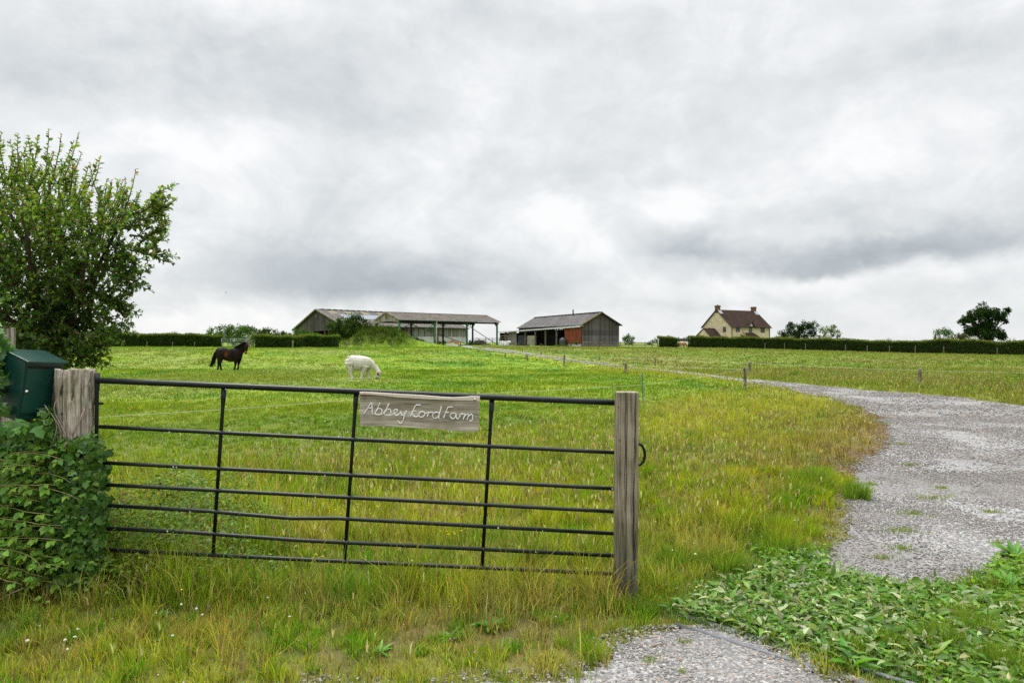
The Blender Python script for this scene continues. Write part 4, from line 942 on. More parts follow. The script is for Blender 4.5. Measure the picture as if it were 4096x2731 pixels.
# low weeds behind the gate by the stump: nettles, young bramble, cleavers
wx, wy = rng.uniform(-3.2, -1.3, 5200), rng.uniform(4.6, 6.4, 5200); k = rng.random(5200) < np.exp(-((wx + 2.9) / .75) ** 2); wx, wy = wx[k], wy[k]
wz = rng.uniform(.02, .66, len(wx)) ** 1.2 * np.exp(-((wx + 2.9) / .95) ** 2) * np.where(wy < 4.75, .55, 1) * (.4 + 1.0 * vn(wx, wy, .35, 5))
wp = np.stack([wx, wy, wz], -1); pos = np.repeat(wp, 5, 0) + rng.normal(0, .035, (len(wp) * 5, 3)); dd = rnd_dirs(len(pos)); dd[:, 2] *= .4
wc = lerp((.05, .12, .015), (.20, .29, .03), rng.random(len(pos))); q_ = rng.random(len(pos)) < .05; wc[q_] = (.20, .11, .05)
w1 = leaf_arrays(pos, dd, unit(np.array((0, -.3, 1.0)) + rng.normal(0, .35, (len(pos), 3))), rng.uniform(.018, .048, len(pos)), rng.uniform(.012, .030, len(pos)), vary(wc, .15))
weeds = join_arrays('weeds', [w1], LEAF_M); tag(weeds, kind='stuff')
# ------------------------------------------------------------------ animals
def loft(mb, rings, n=16):
    """rings: (x, y, z, r_in_plane, r_side) along a path lying mostly in the xz plane"""
    m = len(rings); vs = []
    for i, (x, y, z, a, b) in enumerate(rings):
        p0, p1 = rings[max(i - 1, 0)], rings[min(i + 1, m - 1)]
        t = Vector((p1[0] - p0[0], p1[1] - p0[1], p1[2] - p0[2])).normalized()
        s = Vector((0, 1, 0)); s = (s - t * s.dot(t)).normalized(); u = s.cross(t).normalized()
        for k in range(n):
            an = 2 * math.pi * k / n; vs.append(Vector((x, y, z)) + u * math.cos(an) * a + s * math.sin(an) * b)
    vs.append(Vector(rings[0][:3])); vs.append(Vector(rings[-1][:3]))
    fs = [(i * n + k, i * n + (k + 1) % n, (i + 1) * n + (k + 1) % n, (i + 1) * n + k) for i in range(m - 1) for k in range(n)]
    fs += [(len(vs) - 2, (k + 1) % n, k) for k in range(n)] + [(len(vs) - 1, (m - 1) * n + k, (m - 1) * n + (k + 1) % n) for k in range(n)]
    mb.add(vs, fs)
def fused(mb, name, mat, parent, vox=.022, sm=6):
    o = mb.build(name, mat, parent, True)
    r = o.modifiers.new('fuse', 'REMESH'); r.mode = 'VOXEL'; r.voxel_size = vox; r.use_smooth_shade = True
    s = o.modifiers.new('soften', 'SMOOTH'); s.factor = .5; s.iterations = sm
    return o
def strands(name, roots, ln, d, wd, col, parent, n, spread=.3, mat=None):
    P_ = np.array(roots)[rng.integers(0, len(roots), n)] + rng.normal(0, .015, (n, 3)); D_ = unit(np.array(d) + rng.normal(0, spread, (n, 3)))
    L_ = ln * rng.uniform(.6, 1.2, n); v, q, t, c = leaf_arrays(P_, D_, rnd_dirs(n), L_, wd, vary(np.tile(col, (n, 1)), .2), kind='clump', fold=.2, droop=.35)
    return mesh_np(name, v, q, t if len(t) else None, mat or FARLEAF_M, c, parent)
def region_mat(name, base, dark, patches, rough=.6, spec=.3):
    """coat colour with soft patches: (x, z, radius, colour)"""
    m, t, p = newmat(name); nd, lk = t.nodes, t.links
    tcx = nd.new('ShaderNodeTexCoord'); n = nd.new('ShaderNodeTexNoise'); n.inputs['Scale'].default_value = 3.5; n.inputs['Detail'].default_value = 5; lk.new(tcx.outputs['Object'], n.inputs['Vector'])
    r = nd.new('ShaderNodeValToRGB'); r.color_ramp.elements[0].position = .38; r.color_ramp.elements[1].position = .62; r.color_ramp.elements[0].color = (*dark, 1); r.color_ramp.elements[1].color = (*base, 1)
    lk.new(n.outputs['Fac'], r.inputs[0]); col = r.outputs[0]
    for (x, z, rad, c, *yy) in patches:
        vm = nd.new('ShaderNodeVectorMath'); vm.operation = 'SUBTRACT'; vm.inputs[1].default_value = (x, 0, z); lk.new(tcx.outputs['Object'], vm.inputs[0])
        v2 = nd.new('ShaderNodeVectorMath'); v2.operation = 'MULTIPLY'; v2.inputs[1].default_value = (1, 0, 1 if not yy else yy[0]); lk.new(vm.outputs[0], v2.inputs[0])
        v3 = nd.new('ShaderNodeVectorMath'); v3.operation = 'LENGTH'; lk.new(v2.outputs[0], v3.inputs[0])
        ad = nd.new('ShaderNodeMath'); ad.operation = 'MULTIPLY_ADD'; ad.inputs[1].default_value = .12; lk.new(n.outputs['Fac'], ad.inputs[0]); lk.new(v3.outputs['Value'], ad.inputs[2])
        mr = nd.new('ShaderNodeMapRange'); mr.inputs['From Min'].default_value = rad * 1.25 + .06; mr.inputs['From Max'].default_value = rad * .6 + .06; lk.new(ad.outputs[0], mr.inputs['Value'])
        mx = nd.new('ShaderNodeMix'); mx.data_type = 'RGBA'; mx.inputs[7].default_value = (*c, 1); lk.new(mr.outputs[0], mx.inputs[0]); lk.new(col, mx.inputs[6]); col = mx.outputs[2]
    lk.new(col, p.inputs['Base Color']); p.inputs['Roughness'].default_value = rough; p.inputs['Specular IOR Level'].default_value = spec
    return m
hx_, hy_ = gp(908, 1479)
horse = empty('horse', (hx_, hy_, hz(hx_, hy_)), R(-6), 'dark bay horse standing side on in the pasture with its head turned', 'horse')
HC = region_mat('horse_coat', (.022, .013, .010), (.009, .0065, .006), [(.10, .90, .12, (.085, .028, .010), .7), (.3, .62, .2, (.035, .016, .009), 1.6), (-.32, 1.30, .16, (.030, .028, .032), 1.5), (.5, 1.26, .06, (.035, .035, .040)), (1.31, 1.09, .055, (.22, .075, .035)), (1.31, .96, .05, (.006, .005, .005)), (-.42, .6, .06, (.05, .02, .01))], .8, .06)  # coat marks, plus a grey sheen painted on rump and withers
m = MB()
loft(m, [(-.67, 0, .98, .16, .12), (-.60, 0, 1.01, .27, .21), (-.45, 0, 1.01, .34, .27), (-.30, 0, 1.0, .365, .29), (-.05, 0, .93, .37, .30), (.2, 0, .865, .38, .32), (.42, 0, .905, .405, .29), (.62, 0, .95, .38, .25), (.80, 0, .95, .32, .22), (.92, 0, .93, .2, .15), (.97, 0, .92, .08, .08)])
loft(m, [(.60, 0, 1.06, .34, .16), (.80, 0, 1.17, .30, .14), (.98, -.01, 1.30, .24, .115), (1.12, -.03, 1.42, .185, .10), (1.22, -.06, 1.50, .13, .09)])
loft(m, [(1.20, -.03, 1.56, .07, .07), (1.25, -.08, 1.49, .125, .105), (1.275, -.12, 1.38, .13, .115), (1.29, -.17, 1.25, .10, .095), (1.30, -.21, 1.12, .072, .075), (1.305, -.235, 1.02, .066, .068), (1.305, -.24, .965, .058, .06), (1.30, -.235, .94, .03, .03)])
for sx in (-.055, .06): loft(m, [(1.22 + sx * .6, -.06 + sx * .5, 1.58, .03, .035), (1.22 + sx * .8, -.06 + sx, 1.64, .026, .03), (1.22 + sx, -.07 + sx, 1.71, .008, .008)], 8)
for y0, pts in [(.15, [(-.56, .86, .17, .12), (-.57, .62, .12, .09), (-.61, .42, .068, .06), (-.63, .36, .055, .05), (-.635, .2, .04, .038), (-.655, .09, .045, .042), (-.665, .05, .055, .05), (-.67, 0, .068, .06)]),
                (-.15, [(-.42, .92, .22, .12), (-.33, .66, .14, .10), (-.34, .45, .08, .065), (-.365, .37, .062, .055), (-.33, .2, .044, .04), (-.30, .09, .047, .043), (-.29, .05, .058, .052), (-.275, 0, .07, .062)]),
                (.13, [(.70, .8, .16, .10), (.70, .58, .11, .08), (.67, .38, .062, .055), (.655, .33, .055, .05), (.64, .2, .040, .038), (.62, .09, .045, .042), (.61, .05, .054, .05), (.60, 0, .066, .06)]),
                (-.13, [(.67, .8, .19, .11), (.64, .6, .125, .085), (.61, .40, .072, .06), (.60, .34, .06, .052), (.575, .2, .044, .04), (.55, .09, .048, .043), (.545, .05, .058, .052), (.53, 0, .07, .062)])]:
    loft(m, [(x, y0, z, a * 1.2, b * 1.2) for x, z, a, b in pts], 12)
fused(m, 'body', HC, horse, .018, 3)
HAIR = nmat('horse_hair', (.004, .004, .004), (.010, .008, .008), 12, .9, spec=.05)
m = MB(); loft(m, [(-.58, 0, 1.20, .05, .05), (-.66, 0, 1.12, .075, .06), (-.73, -.02, .95, .10, .08), (-.78, -.03, .75, .13, .09), (-.84, -.04, .55, .13, .08), (-.91, -.05, .38, .09, .06), (-1.0, -.06, .24, .025, .02)])
tl = m.build('tail', HAIR, horse, True)
strands('tail_hair', [(-.8, -.03, .6), (-.86, -.04, .5), (-.92, -.05, .4), (-.75, -.02, .62)], .30, (-.42, 0, -1), .02, np.array((.008, .007, .007)), tl, 260, .22)
m = MB(); loft(m, [(.44, -.02, 1.30, .05, .03), (.62, -.03, 1.36, .07, .045), (.82, -.05, 1.45, .085, .06), (1.0, -.06, 1.54, .085, .06), (1.14, -.07, 1.61, .07, .06), (1.24, -.12, 1.58, .05, .05)])
mn = m.build('mane', HAIR, horse, True)
horse.scale = (1.07, 1.07, 1.07)
strands('mane_hair', [(.55 + .06 * i, -.05 - .004 * i, 1.36 + .026 * i) for i in range(11)], .15, (-.1, -.35, -.7), .02, np.array((.009, .008, .008)), mn, 220, .35)

def make_cow(name, loc, rz, coat, label, cat='cow'):
    cow = empty(name, loc, rz, label, cat); m = MB()
    loft(m, [(-.45, 0, .93, .17, .10), (-.43, 0, .88, .225, .17), (-.36, 0, .86, .255, .22), (-.2, 0, .80, .30, .24), (0, 0, .73, .365, .27), (.2, 0, .715, .355, .27), (.38, 0, .71, .33, .23), (.54, 0, .70, .285, .19), (.64, 0, .64, .22, .15), (.69, 0, .60, .12, .1)])
    loft(m, [(.50, 0, .76, .24, .13), (.66, 0, .67, .185, .11), (.78, 0, .575, .145, .09), (.90, 0, .47, .115, .08), (.98, 0, .38, .10, .08)])
    loft(m, [(1.03, 0, .41, .07, .09), (1.01, 0, .33, .125, .11), (.965, 0, .23, .125, .10), (.93, 0, .14, .095, .08), (.915, 0, .07, .085, .078), (.91, 0, .02, .07, .07)])
    for s in (-1, 1): loft(m, [(.985, .09 * s, .335, .03, .02), (.965, .14 * s, .315, .055, .022), (.945, .20 * s, .295, .045, .018), (.93, .235 * s, .28, .012, .01)], 8)
    for y0, pts in [(.14, [(-.30, .75, .18, .1), (-.33, .52, .12, .075), (-.37, .36, .07, .05), (-.355, .22, .042, .04), (-.335, .09, .045, .042), (-.32, .04, .052, .048), (-.31, 0, .06, .055)]),
                    (-.14, [(-.28, .75, .21, .11), (-.26, .55, .135, .08), (-.285, .37, .085, .058), (-.275, .30, .068, .05), (-.235, .18, .048, .042), (-.21, .09, .052, .046), (-.195, .04, .06, .052), (-.175, 0, .07, .06)]),
                    (.12, [(.46, .55, .12, .08), (.48, .40, .075, .055), (.475, .25, .052, .046), (.48, .15, .038, .036), (.49, .07, .045, .04), (.50, .0, .058, .052)]),
                    (-.12, [(.40, .62, .15, .09), (.35, .46, .10, .065), (.285, .27, .06, .05), (.27, .22, .052, .046), (.25, .12, .04, .038), (.23, .06, .048, .043), (.21, 0, .062, .055)])]:
        loft(m, [(x, y0, z, a * 1.38, b * 1.3) for x, z, a, b in pts], 12)
    fused(m, 'body', coat, cow, .016, 2)
    m = MB(); loft(m, [(-.38, 0, 1.05, .03, .03), (-.45, 0, 1.01, .03, .03), (-.48, 0, .9, .024, .024), (-.475, 0, .7, .020, .02), (-.47, -.01, .56, .024, .022), (-.465, -.01, .48, .036, .03), (-.455, -.01, .40, .01, .01)], 10)
    m.build('tail', coat, cow, True)
    return cow
cxx, cyy = gp(1429, 1515)
COAT = region_mat('cream_coat', (.54, .515, .45), (.44, .415, .35), [(.12, .42, .12, (.42, .385, .30), 1.7), (.55, .50, .07, (.34, .31, .22), 1.5), (.80, .60, .14, (.44, .41, .37), .8), (-.46, .47, .06, (.28, .16, .07)), (.925, .05, .075, (.17, .145, .135)), (.66, .80, .10, (.40, .37, .31), 1.5), (-.05, .98, .05, (.36, .33, .27), 2.5), (-.24, .62, .05, (.30, .27, .22), .6), (.27, .50, .06, (.30, .27, .22), .6), (.90, .30, .05, (.36, .34, .31)), (.995, .23, .045, (.07, .06, .055)), (.965, .31, .05, (.25, .18, .12)), (-.13, .58, .04, (.2, .18, .15), .4), (-.36, .08, .05, (.12, .10, .09))], .8, .15)  # face and tail marks, plus shade painted on belly, neck and legs
cow = make_cow('cow', (cxx, cyy, hz(cxx, cyy)), R(-5), COAT, 'young creamy white cow grazing with its head down in the pasture')
cow.scale = (1.05, 1.05, 1.06)
cb = [c for c in cow.children if c.name.startswith('body')][0]
m = MB(); m.slab([(.955, -.205, .325), (.985, -.2, .32), (.99, -.205, .265), (.955, -.21, .26)], (0, -.006, 0)); m.build('ear_tag', nmat('yellow_tag', (.62, .50, .06), (.7, .58, .08), 20, .5), cow)
m = MB(); loft(m, [(1.005, -.098, .245, .004, .004), (1.0, -.100, .235, .014, .014), (.993, -.100, .222, .004, .004)], 8); m.build('eye', nmat('cow_eye', (.008, .006, .006), (.015, .01, .01), 10, .2), cow)

# ------------------------------------------------------------------ farm buildings
def stripes(name, cols, axis=0, period=.15, rough=.85, dirt=(.6, .55, .5), dirt_scale=.35, vary_amt=1.0, bump=0.0, spec=.2, zcols=None):
    """boards or corrugation running up the wall: every strip its own tone"""
    m, t, p = newmat(name); nd, lk = t.nodes, t.links
    tcx = nd.new('ShaderNodeTexCoord'); sp_ = nd.new('ShaderNodeSeparateXYZ'); lk.new(tcx.outputs['Object'], sp_.inputs[0])
    q = nd.new('ShaderNodeMath'); q.operation = 'DIVIDE'; q.inputs[1].default_value = period; lk.new(sp_.outputs[axis], q.inputs[0])
    fl = nd.new('ShaderNodeMath'); fl.operation = 'FLOOR'; lk.new(q.outputs[0], fl.inputs[0])
    wn = nd.new('ShaderNodeTexWhiteNoise'); wn.noise_dimensions = '1D'; lk.new(fl.outputs[0], wn.inputs['W'])
    r = nd.new('ShaderNodeValToRGB'); es = r.color_ramp.elements
    es[0].color = (*cols[0], 1); es[1].color = (*cols[-1], 1)
    for i, c in enumerate(cols[1:-1]): x = es.new((i + 1) / (len(cols) - 1)); x.color = (*c, 1)
    lk.new(wn.outputs['Value'], r.inputs[0])
    n = nd.new('ShaderNodeTexNoise'); n.inputs['Scale'].default_value = dirt_scale; n.inputs['Detail'].default_value = 8; n.inputs['Roughness'].default_value = .7; lk.new(tcx.outputs['Object'], n.inputs['Vector'])
    mr = nd.new('ShaderNodeMapRange'); mr.inputs['From Min'].default_value = .38; mr.inputs['From Max'].default_value = .62; lk.new(n.outputs['Fac'], mr.inputs['Value'])
    mx = nd.new('ShaderNodeMix'); mx.data_type = 'RGBA'; mx.blend_type = 'MULTIPLY'; mx.inputs[7].default_value = (*dirt, 1); lk.new(mr.outputs[0], mx.inputs[0]); lk.new(r.outputs[0], mx.inputs[6]); col = mx.outputs[2]
    if zcols:
        for z0, c in zcols:          # a sheet lap: tone above z0
            g = nd.new('ShaderNodeMath'); g.operation = 'GREATER_THAN'; g.inputs[1].default_value = z0; lk.new(sp_.outputs[2], g.inputs[0])
            m2 = nd.new('ShaderNodeMix'); m2.data_type = 'RGBA'; m2.blend_type = 'MULTIPLY'; m2.inputs[7].default_value = (*c, 1); lk.new(g.outputs[0], m2.inputs[0]); lk.new(col, m2.inputs[6]); col = m2.outputs[2]
    lk.new(col, p.inputs['Base Color']); p.inputs['Roughness'].default_value = rough; p.inputs['Specular IOR Level'].default_value = spec
    return m
ROOF1 = nmat('roof_sheet_grey', (.050, .046, .042), (.095, .089, .08), .6, .9, .4, c3=(.18, .17, .14), s3=2.2, t3=.60, bscale=12)
ROOF2 = nmat('roof_sheet_brown', (.045, .038, .030), (.085, .074, .060), .9, .9, .4, c3=(.13, .115, .09), s3=3.2, t3=.58, bscale=12)
ROOF3 = nmat('roof_sheet_dark', (.032, .031, .030), (.075, .073, .070), .8, .9, .4, c3=(.20, .195, .19), s3=5, t3=.60, bscale=12)
BRD_G = stripes('gable_boards', [(.045, .041, .041), (.075, .069, .070), (.115, .107, .107), (.055, .050, .051)], 1, .16, dirt=(.75, .72, .68))
BRD_L = stripes('wall_boards', [(.03, .027, .025), (.20, .19, .175), (.33, .32, .30), (.06, .056, .05), (.26, .25, .23)], 0, .17, dirt=(.8, .78, .75))
BRD_P = stripes('pale_boards', [(.10, .09, .075), (.27, .25, .22), (.36, .34, .30), (.20, .18, .15)], 1, .15, dirt=(.7, .66, .58), dirt_scale=.8)
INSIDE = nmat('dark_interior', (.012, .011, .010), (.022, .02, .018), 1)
CONC = nmat('concrete_wall', (.36, .36, .36), (.50, .50, .49), .5, .9, .1, c3=(.28, .29, .24), s3=1.5, t3=.62)
GREEN = nmat('green_steel', (.035, .115, .06), (.06, .165, .085), 1.2, .6)
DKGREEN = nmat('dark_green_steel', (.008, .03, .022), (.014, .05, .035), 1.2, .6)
REDST = nmat('red_steel', (.13, .03, .02), (.2, .05, .035), 1.5, .7)
SKYL = nmat('roof_light', (.13, .112, .07), (.20, .175, .12), 4, .8, spec=.1)
PVC = nmat('white_plastic', (.60, .61, .63), (.74, .75, .77), 3, .5)
GUT = nmat('grey_gutter', (.22, .23, .23), (.36, .37, .37), 2, .6)
EDGE = nmat('verge_board', (.16, .13, .09), (.32, .28, .21), 1.5, .85)

# big barn: local x along the barn, y across to the left, origin at the near right eave corner
bb_ = empty('large_barn', (-34.3, 138.7, 1.3), math.atan2(.773, .633), 'large grey timber clad barn with solar panels on its roof, behind the open shed', 'barn')
Z0 = 1.3; EV, RG, EL_ = 5.35 - Z0, 8.72 - Z0, 4.6 - Z0; LN = 36.6; WR, WL = 8.9, 17.2
m = MB(); m.slab([(-.4, -.5, EV - .18), (LN + .4, -.5, EV - .18), (LN + .4, WR, RG), (-.4, WR, RG)], (0, -.02, .10)); m.build('roof', ROOF1, bb_)
m = MB(); m.slab([(-.4, WR, RG), (LN + .4, WR, RG), (LN + .4, WL + .4, EL_ - .18), (-.4, WL + .4, EL_ - .18)], (0, .02, .10)); m.build('roof', ROOF1, bb_)
m = MB()
for k in range(23): m.box(.8 + k * 1.6, .8 + k * 1.6 + .85, WR - .35, WR + .35, RG + .02, RG + .22)
m.box(-.4, LN + .4, WR - .22, WR + .22, RG, RG + .12); m.build('ridge_capping', ROOF1, bb_)
m = MB(); m.slab([(0, 0, EV - .1), (0, WR, RG - .12), (0, WL, EL_ - .1), (0, WL, -.6), (0, 13.0, -.6), (0, 13.0, 2.75), (0, .0, 3.15)], (.12, 0, 0)); m.build('gable_wall', BRD_G, bb_)
for a, b in [((-.45, -.55, EV - .16), (-.45, WR, RG + .06)), ((-.45, WR, RG + .06), (-.45, WL + .4, EL_ - .12))]:
    m = MB(); m.bar(a, b, .12, .26); m.build('verge', EDGE, bb_)
m = MB(); m.box(0.2, LN - .05, 0.0, .10, 1.85, EV - .05); m.build('board_wall', BRD_L, bb_)
m = MB(); m.box(9.5, LN, .02, .2, -.8, 1.84); m.build('concrete_wall', CONC, bb_)
m = MB(); m.box(LN - .15, LN, .25, WL, -.6, EL_ - .1); m.box(.2, LN - .2, WL - .15, WL, -.6, EL_ - .1); m.build('rear_wall', BRD_L, bb_)
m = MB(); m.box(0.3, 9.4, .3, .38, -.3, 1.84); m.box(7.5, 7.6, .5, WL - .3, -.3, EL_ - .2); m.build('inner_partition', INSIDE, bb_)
m = MB(); m.box(-.4, LN + .4, -.66, -.52, EV - .30, EV - .12); m.build('gutter', nmat('black_gutter', (.02, .02, .02), (.04, .04, .04), 3, .5), bb_)
for px in (1627, 1750, 1867):
    u = (px - CX) / FPX; t = (-34.3 - u * 138.7) / (u * .773 - .633)
    m = MB(); m.box(t - .16, t + .16, -.18, -.02, -.8, EV - .3); m.build('steel_post', REDST, bb_)
for yy in (2.6, 6.6, 10.8): m = MB(); m.box(.15, .45, yy - .15, yy + .15, -.4, 3.2); m.build('steel_post', REDST, bb_)
m = MB()
for k in range(46):
    yy = .3 + k * .28
    if k % 9 != 8: m.box(.6, .66, yy, yy + .12, -.2, 1.75 + .07 * (k % 3))
m.box(.68, .74, .2, 13, .9, 1.0); m.build('feed_barrier', nmat('pale_rails', (.42, .42, .40), (.58, .57, .54), 2), bb_)
for px in (1331, 1397, 1461, 1524, 1590):
    u = (px - CX) / FPX; yy = WR * .80; bx, by = -34.3 - .773 * yy, 138.7 + .633 * yy; t = (bx - u * by) / (u * .773 - .633)
    zz = lambda y: EV - .18 + (RG - EV + .18) * (y + .5) / (WR + .5) + .115
    m = MB(); m.slab([(t - 1.0, yy - .9, zz(yy - .9)), (t + 1.0, yy - .9, zz(yy - .9)), (t + 1.0, yy + .9, zz(yy + .9)), (t - 1.0, yy + .9, zz(yy + .9))], (0, -.01, .03)); m.build('roof_light', SKYL, bb_)
for px in (1372, 1500):
    u = (px - CX) / FPX; yy = WR * .30; bx, by = -34.3 - .773 * yy, 138.7 + .633 * yy; t = (bx - u * by) / (u * .773 - .633)
    m = MB(); m.slab([(t - 1.0, yy - .5, zz(yy - .5)), (t + 1.0, yy - .5, zz(yy - .5)), (t + 1.0, yy + .5, zz(yy + .5)), (t - 1.0, yy + .5, zz(yy + .5))], (0, -.01, .03)); m.build('roof_light', SKYL, bb_)
PV = nmat('solar_glass', (.14, .17, .22), (.20, .23, .28), .8, .12, spec=.9)
for k in range(8):
    x0 = 3.0 + k * 1.86; y0, y1 = WR * .36, WR * .66; f = lambda y: zz(y) + .06
    fr_ = MB(); fr_.slab([(x0, y0, f(y0)), (x0 + 1.84, y0, f(y0)), (x0 + 1.84, y1, f(y1)), (x0, y1, f(y1))], (0, -.015, .05)); fo = fr_.build('solar_panel', GUT, bb_)
    g_ = MB(); g_.slab([(x0 + .04, y0 + .04, f(y0 + .04) + .052), (x0 + 1.8, y0 + .04, f(y0 + .04) + .052), (x0 + 1.8, y1 - .04, f(y1 - .04) + .052), (x0 + .04, y1 - .04, f(y1 - .04) + .052)], (0, -.004, .012)); g_.build('glass', PV, fo)
def owl_box(parent, x, y, z, s=.35):
    m = MB(); m.box(x - .3, x - .02, y - s / 2, y + s / 2, z - s * .7, z + s * .7); m.slab([(x - .38, y - s * .65, z + s * .7), (x - .38, y + s * .65, z + s * .7), (x, y + s * .65, z + s * .85), (x, y - s * .65, z + s * .85)], (0, 0, .04)); m.build('nest_box', SKYL, parent)
owl_box(bb_, -.02, WR + .05, RG - 1.35, .38)

# open-sided shed
ob = empty('open_shed', (-19.3, 117, 1.15), math.atan2(.67, .742), 'open sided barn on green steel posts with a brown sheet roof', 'barn')
Z0 = 1.15; EV, RG = 5.82 - Z0, 7.05 - Z0; BY = 7.37; LN = 3 * BY; W_ = 7.5
def rz(y): return EV + (RG - EV) * (1 - abs(y - W_ / 2) / (W_ / 2))
m = MB(); m.slab([(-.25, -.45, EV - .15), (LN + .6, -.45, EV - .15), (LN + .6, W_ / 2, RG), (-.25, W_ / 2, RG)], (0, -.01, .09)); m.build('roof', ROOF2, ob)
m = MB(); m.slab([(-.25, W_ / 2, RG), (LN + .6, W_ / 2, RG), (LN + .6, W_ + .45, EV - .15), (-.25, W_ + .45, EV - .15)], (0, .01, .09)); m.build('roof', ROOF2, ob)
m = MB(); m.slab([(-.2, 0, EV - .1), (-.2, W_ / 2, RG - .08), (-.2, W_, EV - .1), (-.2, W_, EV - .62), (-.2, W_ * .72, EV - .42), (-.2, W_ / 2, EV - .36), (-.2, W_ * .25, EV - .42), (-.2, 0, EV - .62)], (.08, 0, 0)); m.build('gable_boards', BRD_P, ob)
for a, b in [((-.3, -.5, EV - .14), (-.3, W_ / 2, RG + .05)), ((-.3, W_ / 2, RG + .05), (-.3, W_ + .5, EV - .14))]:
    m = MB(); m.bar(a, b, .10, .22); m.build('verge', EDGE, ob)
m = MB(); m.box(-.25, LN + .6, W_ / 2 - .2, W_ / 2 + .2, RG - .01, RG + .11); m.build('ridge_capping', ROOF2, ob)
m = MB(); m.box(-.25, LN + .6, -.60, -.47, EV - .20, EV - .06); m.build('gutter', GUT, ob)
m = MB(); m.box(-.1, LN + .3, -.16, -.02, EV - .52, EV - .22); m.box(-.1, LN + .3, W_ + .02, W_ + .16, EV - .52, EV - .22)
for k in range(1, 8): m.box(-.1, LN + .5, W_ * k / 8 - .05, W_ * k / 8 + .05, rz(W_ * k / 8) - .28, rz(W_ * k / 8) - .13)
m.build('purlins', nmat('dark_steel', (.015, .016, .016), (.03, .03, .03), 2), ob)
for i in range(4):
    x = i * BY
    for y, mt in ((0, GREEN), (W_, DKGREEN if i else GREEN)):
        m = MB(); m.box(x - .15, x + .15, y - .10, y + .10, -.9, EV - .25)
        for s in (-1, 1):
            if 0 <= x + s <= LN + .2: m.bar((x, y, EV - 1.15), (x + s * .75, y, EV - .4), .07)
        m.build('post', mt, ob)
    m = MB()
    for y, s in ((0, 1), (W_, -1)): m.bar((x, y, EV - .38), (x, W_ / 2, RG - .25), .16, .24)
    for y, s in ((0, 1), (W_, -1)): m.slab([(x - .05, y, EV - 1.1), (x - .05, y + s * .9, EV - .15), (x - .05, y, EV - .3)], (.1, 0, 0))
    m.build('rafter', DKGREEN, ob)
for a, b, mt in [((.5, -.02, .3), (BY, -.02, EV - .7), GREEN), ((2 * BY, -.02, EV - .8), (3 * BY - .1, -.02, .25), GREEN), ((0, W_, 1.8), (BY, W_, EV - .7), DKGREEN), ((BY, W_, EV - .7), (3 * BY - 1, W_, .1), DKGREEN)]:
    m = MB(); m.bar(a, b, .10); m.build('brace', mt, ob)
m = MB(); m.tube([(BY + .33, -.3, EV - .25), (BY + .3, -.16, EV - .45), (BY + .3, -.16, -.6)], .11, 8); m.build('downpipe', PVC, ob, True)
owl_box(ob, -.2, W_ / 2, RG - .75, .38)
for px in (1652, 1784, 1908):
    u = (px - CX) / FPX; yy = W_ / 2 * .62; bx, by = -19.3 - .67 * yy, 117 + .742 * yy; t = (bx - u * by) / (u * .67 - .742)
    m = MB(); m.slab([(t - 1.1, yy - .55, rz(yy - .55) + .02), (t + 1.1, yy - .55, rz(yy - .55) + .02), (t + 1.1, yy + .55, rz(yy + .55) + .02), (t - 1.1, yy + .55, rz(yy + .55) + .02)], (0, 0, .05)); m.build('roof_light', SKYL, ob)

# right-hand barn: local x across the gable (to the right), y along the barn (away)
rb = empty('corrugated_barn', (12.4, 121, 1.05), math.atan2(.377, .926), 'corrugated sheet barn with dark lichened roof, lean-to and rust red panel', 'barn')
Z0 = 1.05; EV, RG, LN, W_ = 4.92 - Z0, 7.12 - Z0, 29.0, 7.6
m = MB(); m.slab([(-.45, -.35, EV - .14), (W_ / 2, -.35, RG), (W_ / 2, LN + .3, RG), (-.45, LN + .3, EV - .14)], (-.02, 0, .09)); m.build('roof', ROOF3, rb)
m = MB(); m.slab([(W_ / 2, -.35, RG), (W_ + .45, -.35, EV - .14), (W_ + .45, LN + .3, EV - .14), (W_ / 2, LN + .3, RG)], (.02, 0, .09)); m.build('roof', ROOF3, rb)
m = MB(); m.box(W_ / 2 - .2, W_ / 2 + .2, -.5, LN + .3, RG + .04, RG + .13)
for k in range(18): m.box(W_ / 2 - .3, W_ / 2 + .3, .2 + k * 1.6, .2 + k * 1.6 + 1.0, RG - .02, RG + .19)
m.build('ridge_capping', nmat('dark_cap', (.02, .02, .02), (.05, .05, .05), 2), rb)
GBL = stripes('corrugated_gable', [(.075, .074, .074), (.115, .114, .118), (.16, .158, .16), (.09, .085, .08)], 0, .30, dirt=(.68, .64, .60), dirt_scale=.5, zcols=[(1.95, (.60, .57, .56)), (3.0, (1.25, 1.25, 1.15))])
m = MB(); m.slab([(0, 0, -.5), (0, 0, EV - .05), (W_ / 2, 0, RG - .06), (W_, 0, EV - .05), (W_, 0, -.5)], (0, .12, 0)); m.build('gable_wall', GBL, rb)
m = MB(); m.bar((W_ / 2, -.36, RG + .05), (-.46, -.36, EV - .1), .10, .18); m.build('verge', nmat('lichen_verge', (.16, .11, .05), (.28, .22, .10), 2.5), rb)
m = MB(); m.bar((W_ / 2, -.36, RG + .05), (W_ + .46, -.36, EV - .1), .10, .18); m.build('verge', nmat('dark_verge', (.03, .03, .03), (.06, .055, .05), 2.5), rb)
m = MB(); m.tube([(W_ / 2 - .4, 10.0, RG - .2), (W_ / 2 - .4, 10.0, RG + 1.0)], .13, 10); m.build('flue', nmat('flue_steel', (.05, .05, .05), (.10, .10, .10), 3), rb, True)
m = MB(); m.box(0, .12, 11.5, LN, -.4, EV - .1); m.box(0, .12, .2, 6.8, -.4, EV - .1); m.box(0, .1, 6.8, 11.5, EV - .6, EV - .1); m.build('side_wall', INSIDE, rb)
